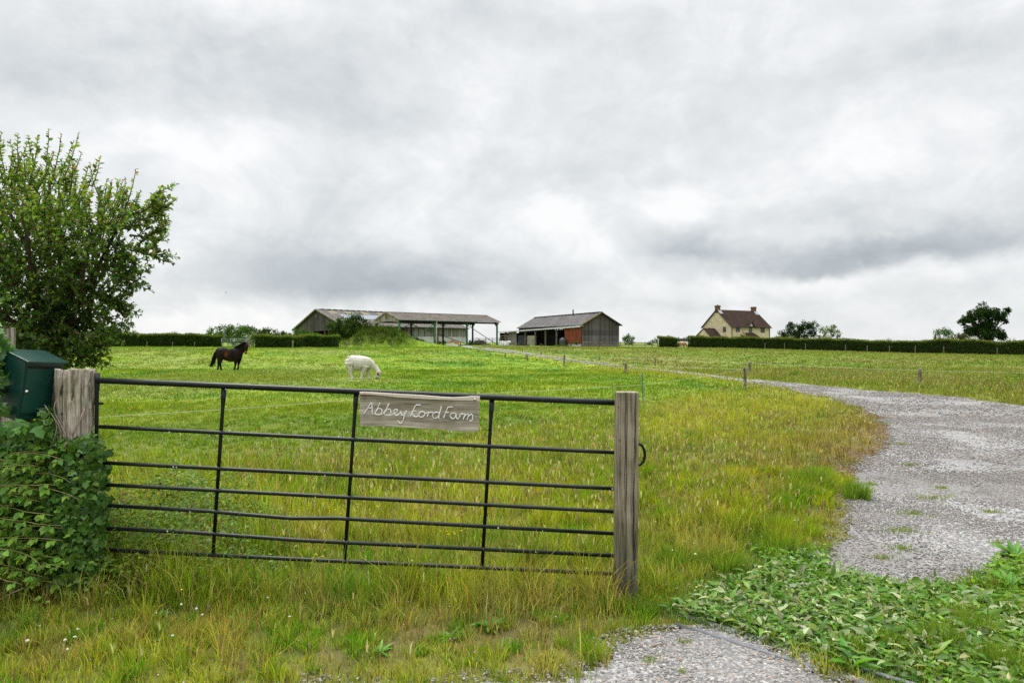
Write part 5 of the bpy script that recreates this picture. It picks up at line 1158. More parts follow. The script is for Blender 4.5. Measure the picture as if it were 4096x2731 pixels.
m = MB(); m.box(W_ - .12, W_, .2, 21.8, -.4, EV - .1); m.box(W_ - .12, W_, 27.2, LN - .2, -.4, EV - .1); m.box(.12, W_ - .2, LN - .15, LN, -.4, EV - .1); m.build('rear_wall', INSIDE, rb)
for yy in (7.2, 9.3, 11.2): m = MB(); m.box(-.08, .08, yy - .1, yy + .1, -.4, EV - .2); m.build('steel_post', nmat('dark_post', (.02, .02, .02), (.04, .04, .035), 3), rb)
for k in range(2): m = MB(); m.bar((W_ - .2, 22 + 2 * k, EV - .4), (W_ - .2, 24.2 + 2 * k, 1.2), .12); m.bar((W_ - .2, 24.2 + 2 * k, EV - .4), (W_ - .2, 22.4 + 2 * k, 1.6), .08); m.build('brace', INSIDE, rb)
# lean-to in world coordinates brought into the barn's frame
inv = (Matrix.Translation(rb.location) @ Matrix.Rotation(rb.rotation_euler.z, 4, 'Z')).inverted()
A_, B_ = Vector((.1018 * 120.3, 120.3, 0)), Vector((-.0185 * 137.5, 137.5, 0))
def lt(t, z, off=0.0):        # t 0..1 along the front, off metres back (towards the barn)
    p = A_.lerp(B_, t); dr = (B_ - A_).normalized(); nr = Vector((-dr.y, dr.x, 0)); nr = -nr if nr.x < 0 else nr
    return inv @ (p + nr * off + Vector((0, 0, z)))
def tpx(px):
    u = (px - CX) / FPX; return (A_.x - u * A_.y) / (u * (B_.y - A_.y) - (B_.x - A_.x))
zt = lambda t: 4.66 + (3.86 - 4.66) * t
m = MB(); m.slab([lt(0, zt(0), -.3), lt(1.02, zt(1.02), -.3), lt(1.02, zt(1) + .06, 3.4), lt(.6, zt(.6) + .08, 4.0), lt(0, zt(0) + .04, .6)], (0, 0, .05)); m.build('lean_to_roof', nmat('pale_sheet', (.42, .44, .45), (.60, .62, .63), .8, .5), rb)
m = MB(); m.slab([lt(0, zt(0) - .16, -.32), lt(1.02, zt(1.02) - .12, -.32), lt(1.02, zt(1.02) + .06, -.32), lt(0, zt(0) + .06, -.32)], inv.to_3x3() @ Vector((0, -.04, 0))); m.build('roof_edge', PVC, rb)
for px in (2021, 2101, 2141, 2182, 2226): 
    t = tpx(px); m = MB(); m.bar(lt(t, .6), lt(t, zt(t) - .1), .22); m.build('timber_post', nmat('lean_to_post', (.09, .08, .07), (.17, .155, .14), 3), rb)
def panel(name, px0, px1, z0, z1, mat, off=.15):
    t0, t1 = tpx(px0), tpx(px1); z1a = z1 if z1 else zt(t0) - .12; z1b = z1 if z1 else zt(t1) - .12
    m = MB(); m.slab([lt(t0, z0, off), lt(t1, z0, off), lt(t1, z1b, off), lt(t0, z1a, off)], inv.to_3x3() @ Vector((.03, .05, 0))); return m.build(name, mat, rb)
panel('rusty_panel', 2259.5, 2326, 1.62, None, nmat('rusted_sheet', (.13, .030, .012), (.24, .065, .025), .8, .85, .2, (3, 3, .5), c3=(.07, .03, .02), s3=2, t3=.6), -.05)
panel('block_wall', 2272, 2325, .4, 1.50, nmat('block', (.33, .31, .29), (.46, .44, .42), 1.5), -.02)
panel('pale_door', 2104, 2140, .5, 3.1, nmat('pale_panel', (.26, .25, .20), (.36, .34, .28), .8, c3=(.24, .16, .14), s3=1.4, t3=.62), .3)
panel('grey_sheet_wall', 2029, 2063, 1.35, None, nmat('pale_corrugated', (.20, .195, .175), (.27, .26, .235), 1.2), .2)
panel('mesh_gate', 2065, 2100, 1.3, 3.2, nmat('dark_mesh', (.045, .045, .055), (.075, .075, .09), 1.5), .4)
panel('grey_end_wall', 2011, 2022, .6, None, nmat('end_wall', (.09, .09, .085), (.14, .14, .13), 1.5), .5)
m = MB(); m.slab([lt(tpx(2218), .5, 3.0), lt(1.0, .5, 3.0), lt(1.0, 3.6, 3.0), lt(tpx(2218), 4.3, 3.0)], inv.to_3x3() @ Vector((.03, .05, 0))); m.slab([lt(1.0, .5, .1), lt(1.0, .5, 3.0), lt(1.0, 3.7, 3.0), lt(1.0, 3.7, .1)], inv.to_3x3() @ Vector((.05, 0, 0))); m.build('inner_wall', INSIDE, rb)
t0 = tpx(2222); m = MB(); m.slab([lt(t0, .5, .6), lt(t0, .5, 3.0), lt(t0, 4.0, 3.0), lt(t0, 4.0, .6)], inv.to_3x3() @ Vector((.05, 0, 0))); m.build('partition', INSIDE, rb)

# farmhouse
STONE = newmat('honey_stone'); hm, t_, p_ = STONE; nd, lk = t_.nodes, t_.links
tcx = nd.new('ShaderNodeTexCoord'); sx_ = nd.new('ShaderNodeSeparateXYZ'); lk.new(tcx.outputs['Object'], sx_.inputs[0])
ax = nd.new('ShaderNodeMath'); ax.operation = 'ADD'; lk.new(sx_.outputs[0], ax.inputs[0]); lk.new(sx_.outputs[1], ax.inputs[1])
cb_ = nd.new('ShaderNodeCombineXYZ'); lk.new(ax.outputs[0], cb_.inputs[0]); lk.new(sx_.outputs[2], cb_.inputs[1])
bk = nd.new('ShaderNodeTexBrick'); lk.new(cb_.outputs[0], bk.inputs['Vector']); bk.inputs['Scale'].default_value = 1.0; bk.inputs['Brick Width'].default_value = .55; bk.inputs['Row Height'].default_value = .22; bk.inputs['Mortar Size'].default_value = .022
bk.inputs['Color1'].default_value = (.74, .635, .43, 1); bk.inputs['Color2'].default_value = (.60, .51, .34, 1); bk.inputs['Mortar'].default_value = (.27, .22, .14, 1); bk.inputs['Bias'].default_value = .2
nz = nd.new('ShaderNodeTexNoise'); nz.inputs['Scale'].default_value = 1.6; nz.inputs['Detail'].default_value = 8; lk.new(tcx.outputs['Object'], nz.inputs['Vector'])
mr = nd.new('ShaderNodeMapRange'); mr.inputs['From Min'].default_value = .3; mr.inputs['From Max'].default_value = .7; mr.inputs['To Min'].default_value = .78; mr.inputs['To Max'].default_value = 1.15; lk.new(nz.outputs['Fac'], mr.inputs['Value'])
vs_ = nd.new('ShaderNodeVectorMath'); vs_.operation = 'SCALE'; lk.new(bk.outputs['Color'], vs_.inputs[0]); lk.new(mr.outputs[0], vs_.inputs['Scale']); lk.new(vs_.outputs[0], p_.inputs['Base Color']); p_.inputs['Roughness'].default_value = .9
TILE = nmat('roof_tile', (.020, .0125, .0105), (.040, .024, .019), 1.3, .95, .3, c3=(.065, .034, .022), s3=5, t3=.60, bscale=8, spec=.1)
TILEG = nmat('dark_edge', (.03, .028, .028), (.05, .047, .045), 3)
BRICK = nmat('chimney_brick', (.11, .060, .038), (.18, .10, .062), 4, .9)
BLK = nmat('black_joinery', (.010, .010, .011), (.018, .018, .02), 3, .5)
GLS = nmat('window_glass', (.05, .06, .07), (.13, .15, .17), .7, .3, spec=.3)
LEAD = nmat('lead_flashing', (.26, .27, .29), (.38, .39, .41), 3, .6)
ho = empty('farmhouse', (54.6, 170, 1.1), math.atan2(.527, .85), 'honey stone farmhouse with dark brown tiled roof, two chimneys and black windows', 'house')
Z0 = 1.1; EV, RG, LN, W_, S_ = 5.81 - Z0, 10.03 - Z0, 14.9, 9.3, 4.65
def hpx(px, y=0.0):          # local x on the front wall for a photo column
    u = (px - CX) / FPX; bx, by = 54.6 - .527 * y, 170 + .85 * y; return (bx - u * by) / (u * .527 - .85)
def gpx(px):                 # local y on the left gable for a photo column
    u = (px - CX) / FPX; return (54.6 - u * 170) / (u * .85 + .527)
m = MB(); m.slab([(0, 0, -1.5), (0, W_, -1.5), (0, W_, EV - .08), (0, S_, RG - .10), (0, 0, EV - .08)], (LN, 0, 0)); m.build('wall', hm, ho)
m = MB(); m.slab([(-.2, -.35, EV - .28), (LN + .2, -.35, EV - .28), (LN + .2, S_, RG), (-.2, S_, RG)], (0, -.03, .12)); m.build('roof', TILE, ho)
m = MB(); m.slab([(-.2, S_, RG), (LN + .2, S_, RG), (LN + .2, W_ + .35, EV - .28), (-.2, W_ + .35, EV - .28)], (0, .03, .12)); m.build('roof', TILE, ho)
m = MB(); m.bar((-.24, -.4, EV - .26), (-.24, S_, RG + .08), .09, .2); m.bar((-.24, W_ + .4, EV - .26), (-.24, S_, RG + .08), .09, .2); m.build('verge', TILEG, ho)
m = MB(); m.box(-.2, hpx(2990), -.50, -.36, EV - .32, EV - .16); m.box(hpx(3018), LN + .2, -.50, -.36, EV - .32, EV - .16); m.build('gutter', BLK, ho)
for x in (.35, LN - .75):
    m = MB(); m.box(x - .42, x + .42, S_ - .55, S_ + .55, RG - .7, RG + .82); m.box(x - .50, x + .50, S_ - .63, S_ + .63, RG + .82, RG + 1.08); m.box(x - .42, x + .42, S_ - .55, S_ + .55, RG + 1.08, RG + 1.2)
    ch = m.build('chimney', BRICK, ho)
    m = MB(); m.slab([(x - .6, S_ - 1.25, RG - 1.0), (x + .6, S_ - 1.25, RG - 1.0), (x + .5, S_ - .56, RG - .2), (x - .5, S_ - .56, RG - .2)], (0, -.05, .16)); m.build('flashing', LEAD, ch)
    if x < 1: m = MB(); m.lathe([(.16, RG + 1.2), (.19, RG + 1.35), (.13, RG + 1.5), (.05, RG + 1.55)], (x, S_, 0)); m.build('chimney_pot', LEAD, ch, True)
def window(o, fn, a, b, z0, z1, nc, nr, arch=False):
    """fn(u, v, out) -> local point"""
    m = MB(); fw = .11
    top = [(a, z1), (b, z1)] if not arch else [(a, z1 - .16), ((a * 3 + b) / 4, z1 - .03), ((a + b) / 2, z1 + .02), ((a + b * 3) / 4, z1 - .03), (b, z1 - .16)]
    poly = [(a, z0)] + top + [(b, z0)]
    out = fn(0, 0, 1) - fn(0, 0, 0)
    m.slab([fn(u, v, .02) for u, v in poly], out * .06); fr_ = m.build('window', BLK, o)
    cw = (b - a - fw * (nc + 1)) / nc; rh = (z1 - z0 - fw * (nr + 1) - (.1 if arch else 0)) / nr; m = MB()
    for i in range(nc):
        for j in range(nr):
            u0 = a + fw + i * (cw + fw); v0 = z0 + fw + j * (rh + fw); m.slab([fn(u, v, .085) for u, v in ((u0, v0), (u0, v0 + rh), (u0 + cw, v0 + rh), (u0 + cw, v0))], out * .008)
    m.build('pane', GLS, fr_)
front = lambda u, v, o: Vector((u, -o, v)); gab = lambda u, v, o: Vector((-o, u, v))
def zr(row, x, y=0.0):
    d = 170 + .527 * x + .85 * y; return EYE + (HY - row) / FPX * d - Z0
for a, b, r0, r1, nc, arch in [(2943, 2959.5, 1326.5, 1309, 3, False), (3042.5, 3058.5, 1329.5, 1312, 3, False)]:
    xa, xb_ = hpx(a), hpx(b); window(ho, front, xa, xb_, zr(r0, xa), zr(r1, xa), nc, 2, arch)
xa, xb_ = hpx(2995.5), hpx(3007); window(ho, lambda u, v, o: Vector((u, -.10 - o, v)), xa, xb_, zr(1328, xa), zr(1308.5, xa), 2, 2, True)
ya, yb = gpx(2904), gpx(2892); window(ho, gab, ya, yb, zr(1327, 0, ya), zr(1306.5, 0, ya), 2, 2, True)
ya, yb = gpx(2843), gpx(2832); window(ho, gab, ya, yb, zr(1324, 0, ya), zr(1310.5, 0, ya), 2, 1, True)
xc = hpx(3003.3); xl, xr = hpx(2990), hpx(3017); za, zb = zr(1284, xc), EV - .25
m = MB(); m.slab([(xl + .12, -.10, zb - .6), (xr - .12, -.10, zb - .6), (xr - .12, -.10, zb), (xc, -.10, za - .15), (xl + .12, -.10, zb)], (0, .1, 0)); dm = m.build('dormer_gable', hm, ho)
m = MB(); yb2 = (za - EV + .28) / (RG - EV + .28) * (S_ + .35) - .35
m.slab([(xl, -.32, zb), (xc, -.32, za), (xc, yb2, za), (xl, -.28, zb + .02)], (0, 0, .09)); m.slab([(xr, -.32, zb), (xc, -.32, za), (xc, yb2, za), (xr, -.28, zb + .02)], (0, 0, .09)); m.build('dormer_roof', TILE, ho)
m = MB(); m.bar((xl - .05, -.36, zb - .02), (xc, -.36, za + .03), .06, .26); m.bar((xc, -.36, za + .03), (xr + .05, -.36, zb - .02), .06, .26); m.build('bargeboard', BLK, ho)
x0, x1 = hpx(2982), hpx(3038, -1.4); z1, z0 = zr(1330, x0), zr(1346.5, x0, -1.4)
m = MB(); m.add([(x0, 0, z1), (x1 - .6, 0, z1), (x1, -1.5, z0), (x0 + .1, -1.5, z0), (x0, 0, z1 - .12), (x1 - .6, 0, z1 - .12), (x1, -1.5, z0 - .12), (x0 + .1, -1.5, z0 - .12)], [(0, 1, 2, 3), (7, 6, 5, 4), (3, 2, 6, 7), (0, 3, 7, 4), (1, 5, 6, 2), (0, 4, 5, 1)]); m.build('porch_roof', TILE, ho)
m = MB(); m.slab([(x0 + .12, -.02, z1 - .12), (x0 + .12, -.02, -.5), (x0 + .12, -1.35, -.5), (x0 + .12, -1.35, z0 - .12)], (.25, 0, 0)); m.build('porch_wall', nmat('porch_stone', (.16, .13, .09), (.22, .18, .12), 2), ho)
for xx in (x1 - .25, x1 - 1.9): m = MB(); m.box(xx - .08, xx + .08, -1.42, -1.26, -.5, z0 - .12); m.build('porch_post', BLK, ho)
for xx in (.15, LN - .35): m = MB(); m.tube([(xx, -.12, EV - .3), (xx, -.12, -1.2)], .07, 8); m.build('downpipe', BLK, ho, True)
# annex on the gable end
rdg, l_ = 5.1, 4.2; zR = 5.3 - Z0; zE = 3.2 - Z0; ye0, ye1 = 2.7, 8.6
m = MB(); m.slab([(-l_, ye0 + .2, -1.5), (-l_, ye0 + .2, zE), (-l_, rdg, zR - .1), (-l_, ye1 - .2, zE - .5), (-l_, ye1 - .2, -1.5)], (l_ - .01, 0, 0)); m.build('annex_wall', hm, ho)
m = MB(); m.slab([(-l_ - .2, ye0, zE - .12), (-.02, ye0, zE - .12), (-.02, rdg, zR), (-l_ - .2, rdg, zR)], (0, 0, .12)); m.build('annex_roof', TILE, ho)
m = MB(); m.slab([(-l_ - .2, rdg, zR), (-.02, rdg, zR), (-.02, ye1, zE - .55), (-l_ - .2, ye1, zE - .55)], (0, 0, .12)); m.build('annex_roof', TILE, ho)
m = MB(); m.slab([(-.26, ye0, zE + .02), (-.02, ye0, zE + .02), (-.02, rdg, zR + .14), (-.26, rdg, zR + .14)], (0, 0, .05)); m.build('flashing', LEAD, ho)

# ------------------------------------------------------------------ hedges, trees and shrubs in the distance
def hedge(name, path, h0, h1, thick, label, cols, dens=150, fs=.13, tops=1.0, cat='hedge', group=None):
    """path: ground points of the near face foot; the hedge is `thick` deep behind it"""
    o = empty(name, (path[0][0], path[0][1], hz(*path[0])), 0, label, cat, group); oo = np.array(o.location[:])
    pts = np.array(path, float); seg = np.linalg.norm(np.diff(pts, axis=0), axis=1); cum = np.r_[0, np.cumsum(seg)]; L_ = cum[-1]
    def at(s, back):
        x, y = np.interp(s, cum, pts[:, 0]), np.interp(s, cum, pts[:, 1]); i = np.clip(np.searchsorted(cum, s) - 1, 0, len(seg) - 1)
        tx_, ty_ = ((pts[1:] - pts[:-1]) / seg[:, None])[i].T; return x - ty_ * back, y + tx_ * back
    def hh(s): return np.interp(s, [0, L_], [h0, h1]) * (1 + .10 * (vn(s, s * 0, 3.2, 91) - .5) * 2 + .06 * (vn(s, s * 0, 1.1, 92) - .5) * 2)
    n = int(L_ * (h0 + h1 + thick) * dens)
    face = rng.random(n); s = rng.uniform(0, L_, n); H_ = hh(s); v = rng.random(n); dep = rng.random(n) ** 1.6 * .45
    tp = thick / (h0 + thick)
    top = face < tp; ends = (face > .97)
    bulge = .16 * (vn(s, v * H_, .9, 93) - .5) * 2 + .1 * (vn(s, v * H_, .4, 94) - .5)
    v = v * 1.02; back = np.where(top, rng.uniform(-.05, thick, n), dep - bulge); zz = np.where(top, H_ - dep * .6 + .05 * rng.normal(size=n), v * H_)
    back = np.where(top, back, back + .10 * ss((v - .8) / .2))
    s = np.where(ends, np.where(rng.random(n) < .5, dep * .6, L_ - dep * .6), s); back = np.where(ends, rng.uniform(0, thick, n), back)
    x, y = at(s, back); z = H(x, y) + zz
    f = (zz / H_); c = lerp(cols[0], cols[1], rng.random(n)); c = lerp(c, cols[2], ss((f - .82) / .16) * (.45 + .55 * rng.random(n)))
    c = lerp(c, (.10, .085, .03), (vn(s, zz, 2.6, 95) > .72) * .35 * rng.random(n)); c = vary(c, .22)
    P_ = np.stack([x, y, z], -1); d = rnd_dirs(n)
    a = [leaf_arrays(P_ - oo, d, rnd_dirs(n), fs * rng.uniform(.6, 1.4, n), fs * .75 * rng.uniform(.6, 1.3, n), c, kind='clump', fold=.3)]
    k = int(L_ * 40 * tops); s = rng.uniform(0, L_, k); x, y = at(s, rng.uniform(0.05, thick * .8, k)); g = vn(s, s * 0, .9, 96)
    z = H(x, y) + hh(s) - .08; d = unit(np.array((.12, 0, 1.0)) + rng.normal(0, .22, (k, 3)))
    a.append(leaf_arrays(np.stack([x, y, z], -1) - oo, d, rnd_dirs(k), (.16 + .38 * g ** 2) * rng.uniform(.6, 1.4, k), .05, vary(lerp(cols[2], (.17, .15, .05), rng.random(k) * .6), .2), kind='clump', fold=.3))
    join_arrays('foliage', a, FARLEAF_M, o)
    # added dark block: closes the hedge middle, its colour stands in for shade
    m = MB(); q = 14
    ss_ = np.linspace(.3, L_ - .3, max(3, int(L_ / 1.5)))
    for i in range(len(ss_) - 1):
        P4 = []
        for s_, zf in ((ss_[i], 0), (ss_[i + 1], 0), (ss_[i + 1], 1), (ss_[i], 1)):
            for b_ in (.42, thick - .15):
                x, y = at(np.array([s_]), b_); P4.append(Vector((float(x[0]), float(y[0]), hz(float(x[0]), float(y[0])) - .2 + zf * (float(hh(np.array([s_]))[0]) + .08))) - Vector(oo))
        m.add(P4, [(0, 2, 4, 6), (1, 7, 5, 3), (6, 4, 5, 7), (0, 6, 7, 1), (2, 3, 5, 4), (0, 1, 3, 2)])
    m.build('dark_core', CORE, o)
    return o
CORE = nmat('hedge_core', (.012, .018, .006), (.022, .026, .010), 3, 1.0)
HC1 = (np.array((.018, .042, .007)), np.array((.052, .100, .014)), np.array((.14, .175, .025)))
def at_row(px, d): return ((px - CX) / FPX * d, d)
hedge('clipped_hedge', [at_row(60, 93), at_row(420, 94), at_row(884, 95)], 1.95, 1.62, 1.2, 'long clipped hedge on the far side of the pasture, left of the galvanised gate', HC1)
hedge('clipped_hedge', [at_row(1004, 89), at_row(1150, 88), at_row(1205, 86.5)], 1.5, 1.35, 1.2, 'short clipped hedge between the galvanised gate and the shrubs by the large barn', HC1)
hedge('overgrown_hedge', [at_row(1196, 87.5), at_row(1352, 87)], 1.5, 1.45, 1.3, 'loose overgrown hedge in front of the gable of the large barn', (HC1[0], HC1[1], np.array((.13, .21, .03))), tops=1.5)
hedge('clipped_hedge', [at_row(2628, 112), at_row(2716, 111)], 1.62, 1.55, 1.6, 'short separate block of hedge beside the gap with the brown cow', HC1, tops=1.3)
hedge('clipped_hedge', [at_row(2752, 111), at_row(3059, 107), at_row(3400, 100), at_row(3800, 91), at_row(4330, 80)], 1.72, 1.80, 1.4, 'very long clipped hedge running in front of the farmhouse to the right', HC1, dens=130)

def crown_tree(name, base, blobs, label, cols, n, fs, trunk_r=.3, cat='tree', trunk=True, limbs=True, group=None, thin=1.0):
    """base (x,y,z); blobs [(px,row,d,rx_m,rz_m)]; foliage clumps around blob surfaces with gaps"""
    o = empty(name, base, 0, label, cat, group); oo = np.array(base)
    cs = [(np.array(P(px, row, d)[:]), rx, rz_) for px, row, d, rx, rz_ in blobs]
    tot = sum(rx * rz_ for _, rx, rz_ in cs); A = []
    for c, rx, rz_ in cs:
        k = int(n * rx * rz_ / tot)
        # sub-clumps make the outline uneven and leave holes
        ns = max(5, int(20 * thin)); dc = rnd_dirs(ns); sc_ = c + dc * np.array((rx, rx * .8, rz_)) * rng.uniform(.45, .95, (ns, 1)); sr = rng.uniform(.28, .52, ns) * min(rx, rz_ * 1.2)
        i = rng.integers(0, ns, k); d = rnd_dirs(k); p = sc_[i] + d * (sr[i] * rng.random(k) ** .4)[:, None]
        cc = lerp(cols[0], cols[1], rng.random(k)); cc = lerp(cc, cols[2], (rng.random(k) < .25) * rng.random(k)); cc = cc * (1 + .35 * (rng.random(ns)[i] - .5))[:, None]
        A.append(leaf_arrays(p - oo, rnd_dirs(k), rnd_dirs(k), fs * rng.uniform(.5, 1.4, k), fs * .8 * rng.uniform(.5, 1.3, k), vary(cc, .15), kind='clump', fold=.35))
    join_arrays('crown', A, FARLEAF_M, o)
    if trunk:
        m = MB(); b = Vector(base); cen = sum((Vector(c) for c, _, _ in cs), Vector()) / len(cs); fk = b.lerp(cen, .35); fk.x = b.x + (cen.x - b.x) * .2
        m.tube([Vector(), (fk - b) * .5, fk - b], [trunk_r, trunk_r * .8, trunk_r * .7], 8)
        if limbs:
            for c, rx, rz_ in cs: cv_ = Vector(c) - b; m.tube([fk - b, ((fk - b) + cv_) / 2 + Vector((0, 0, -.1 * rz_)), cv_, cv_ + (cv_ - (fk - b)).normalized() * rx * .6], [trunk_r * .45, trunk_r * .3, trunk_r * .18, trunk_r * .05], 5)
        m.build('trunk', BARK, o, True)
    return o
def B(px, d): x = (px - CX) / FPX * d; return (x, d, hz(x, d) - .1)
TD = (np.array((.012, .032, .009)), np.array((.030, .062, .015)), np.array((.05, .09, .02)))
TM_ = (np.array((.035, .085, .018)), np.array((.075, .145, .028)), np.array((.12, .2, .03)))
TL = (np.array((.075, .13, .03)), np.array((.14, .21, .05)), np.array((.2, .26, .07)))
crown_tree('oak_tree', B(3170, 205), [(3145, 1335, 205, 2.2, 1.5), (3165, 1310, 205, 1.9, 1.6), (3195, 1330, 206, 2.2, 1.7), (3225, 1305, 205, 2.3, 1.6), (3250, 1300, 206, 1.9, 1.3), (3193, 1316, 206, 1.8, 1.5), (3240, 1335, 206, 2.4, 1.6), (3205, 1350, 206, 3.0, 1.0), (3136, 1345, 205, 1.4, .7)], 'dark spreading oak tree behind the hedge just right of the farmhouse', TD, 4200, .42, .35)
crown_tree('ash_tree', B(3315, 200), [(3300, 1325, 200, 1.9, 1.6), (3325, 1312, 200, 1.5, 1.4), (3340, 1335, 200, 1.8, 1.4), (3285, 1345, 200, 1.8, .9), (3355, 1345, 200, 1.0, .7)], 'pale green feathery tree leaning against the dark oak by the farmhouse', TL, 2000, .30, .16, thin=.8)
crown_tree('oak_tree', B(3958, 185), [(3945, 1245, 185, 3.0, 1.9), (3905, 1262, 185, 2.6, 1.7), (3870, 1275, 185, 1.7, 1.3), (3850, 1290, 185, 1.1, .8), (3975, 1260, 186, 2.4, 1.8), (4005, 1265, 185, 1.6, 1.5), (4028, 1240, 185, 1.0, .7), (3960, 1300, 185, 2.4, 1.8), (3915, 1310, 186, 2.6, 2.2), (3880, 1325, 185, 1.8, 1.5), (3945, 1340, 184, 3.2, 1.6), (3990, 1335, 184, 2.0, 1.4), (4008, 1348, 184, 1.3, .9), (4020, 1285, 185, .8, .7)], 'tall broad dark oak tree rising above the hedge near the picture edge', TD, 15000, .40, .5)
crown_tree('small_tree', B(3765, 150), [(3750, 1330, 150, .9, 1.0), (3780, 1328, 150, 1.2, 1.1), (3800, 1340, 150, 1.0, 1.0), (3748, 1350, 150, .8, .7)], 'small open mid green tree left of the tall broad oak', TM_, 1100, .26, .1, thin=.8)
crown_tree('hawthorn_bush', B(3840, 165), [(3835, 1345, 165, 1.9, 1.2), (3855, 1350, 165, 1.4, .9)], 'brownish green bush between the small tree and the tall broad oak', (np.array((.035, .045, .018)), np.array((.07, .075, .025)), np.array((.09, .09, .03))), 900, .3, .1, cat='bush')
crown_tree('windswept_bush', B(2515, 118), [(2510, 1350, 118, .75, .6), (2525, 1358, 118, .6, .55), (2498, 1358, 118, .55, .45), (2515, 1370, 118, .8, .4), (2530, 1372, 118, .5, .3)], 'windswept green bush standing alone right of the corrugated barn', TM_, 900, .20, .06, cat='bush')
crown_tree('hawthorn_bush', B(2610, 116), [(2606, 1370, 116, .5, .4), (2622, 1364, 116, .35, .45), (2595, 1374, 116, .4, .25)], 'low bush at the left end of the short hedge block', TM_, 400, .18, .05, cat='bush')
crown_tree('young_tree', B(2745, 128), [(2736, 1358, 128, .35, .5), (2750, 1356, 128, .4, .55), (2725, 1360, 128, .25, .3)], 'sparse young tree in the gap between the hedges', TD, 170, .24, .05, thin=.5)
crown_tree('elder_bush', B(1395, 101), [(1332, 1322, 100, 1.3, 1.3), (1368, 1308, 100, 1.3, 1.4), (1402, 1296, 100, 1.3, 1.3), (1424, 1284, 100, 1.1, 1.2), (1450, 1298, 100, 1.1, 1.1), (1466, 1312, 100, .9, 1.0), (1400, 1320, 99, 1.4, 1.2), (1345, 1350, 100, 1.4, 1.1), (1385, 1345, 100, 1.4, 1.2), (1430, 1330, 101, 1.4, 1.1), (1330, 1372, 100, 1.2, .8), (1370, 1375, 100, 1.2, .8)], 'large dark elder bush in front of the large barn, beside the grassy mound', (np.array((.022, .05, .010)), np.array((.05, .085, .018)), np.array((.10, .14, .025))), 11000, .20, .12, cat='bush')
crown_tree('willow_scrub', B(930, 106), [(860, 1335, 106, 1.6, .9), (895, 1322, 106, 1.6, 1.0), (935, 1330, 106, 1.6, 1.1), (905, 1345, 105, 2.2, .9), (965, 1325, 107, 1.6, 1.0), (990, 1318, 107, 1.0, .7), (1000, 1332, 106, 1.7, 1.1), (945, 1360, 104, 2.0, .9), (975, 1362, 104, 1.6, .9)], 'bright green scrub rising behind the long clipped hedge and galvanised gate', TM_, 6000, .22, .1, cat='bush')
crown_tree('bramble_thicket', B(1075, 104), [(1040, 1335, 104, 1.7, .8), (1075, 1332, 104, 1.8, .8), (1105, 1338, 104, 1.5, .7), (1130, 1345, 104, 1.3, .6), (1155, 1348, 104, 1.2, .5), (1060, 1352, 103, 2.4, .8), (1110, 1356, 103, 2.4, .7)], 'dark low thicket behind the short clipped hedge', (np.array((.025, .05, .012)), np.array((.05, .085, .02)), np.array((.09, .12, .03))), 4200, .20, .1, cat='bush')
crown_tree('elder_bush', B(1200, 102), [(1180, 1340, 102, .9, .8), (1205, 1330, 102, 1.0, .8), (1230, 1342, 102, 1.0, .7), (1255, 1350, 101, .9, .6), (1195, 1355, 101, 1.3, .7), (1240, 1362, 100, 1.2, .5)], 'leafy light green bush at the left corner of the large barn', TM_, 3000, .18, .08, cat='bush')
crown_tree('bright_bush', B(1012, 101), [(1005, 1350, 101, .8, .7), (1018, 1362, 101, .9, .7)], 'small yellow green bush just behind the galvanised gate', TL, 700, .16, .05, cat='bush')
crown_tree('elder_bush', B(1678, 141), [(1672, 1362, 141, .75, .65), (1690, 1366, 141, .6, .4), (1665, 1350, 141, .4, .4), (1705, 1372, 141, .6, .3)], 'dark bush against the white wall, left of the white downpipe', TD, 700, .2, .06, cat='bush')
crown_tree('nettle_clump', B(1765, 141), [(1755, 1372, 141, .7, .4), (1778, 1370, 141, .6, .4), (1745, 1368, 141, .3, .5)], 'dark nettle clump against the white wall, right of the white downpipe', TD, 500, .2, .05, cat='bush')
crown_tree('elder_bush', B(1882, 136), [(1880, 1370, 136, .5, .5), (1905, 1372, 136, .5, .4), (1892, 1376, 136, .8, .3)], 'dark bush behind the far end of the open shed', TD, 450, .2, .05, cat='bush')
crown_tree('shrub', B(2040 + 260, 118), [(2303, 1374, 118, .35, .4), (2285, 1378, 118, .25, .25)], 'leafy shrub against the block wall under the rust red panel', TM_, 260, .16, .03, cat='bush')
crown_tree('nettle_clump', B(2240, 118), [(2225, 1383, 118, .5, .22), (2250, 1382, 118, .5, .28), (2268, 1384, 118, .5, .22)], 'nettle clump below the water tank of the corrugated barn', (np.array((.05, .075, .025)), np.array((.09, .12, .04)), np.array((.12, .13, .05))), 500, .15, .03, cat='bush')
crown_tree('nettle_clump', B(2165, 121), [(2167, 1380, 121, .3, .25), (2110, 1385, 122, .35, .18)], 'small nettle clump in front of the lean-to posts', (np.array((.05, .075, .025)), np.array((.09, .12, .04)), np.array((.12, .13, .05))), 200, .15, .03, cat='bush')
crown_tree('mullein_clump', B(2970, 165), [(2966, 1345, 165, .3, .8), (2975, 1340, 165, .3, 1.0), (2958, 1350, 165, .3, .5)], 'tall seeding plants in front of the farmhouse wall', (np.array((.10, .10, .03)), np.array((.17, .15, .05)), np.array((.2, .17, .05))), 160, .3, .04, cat='plant', thin=.5)
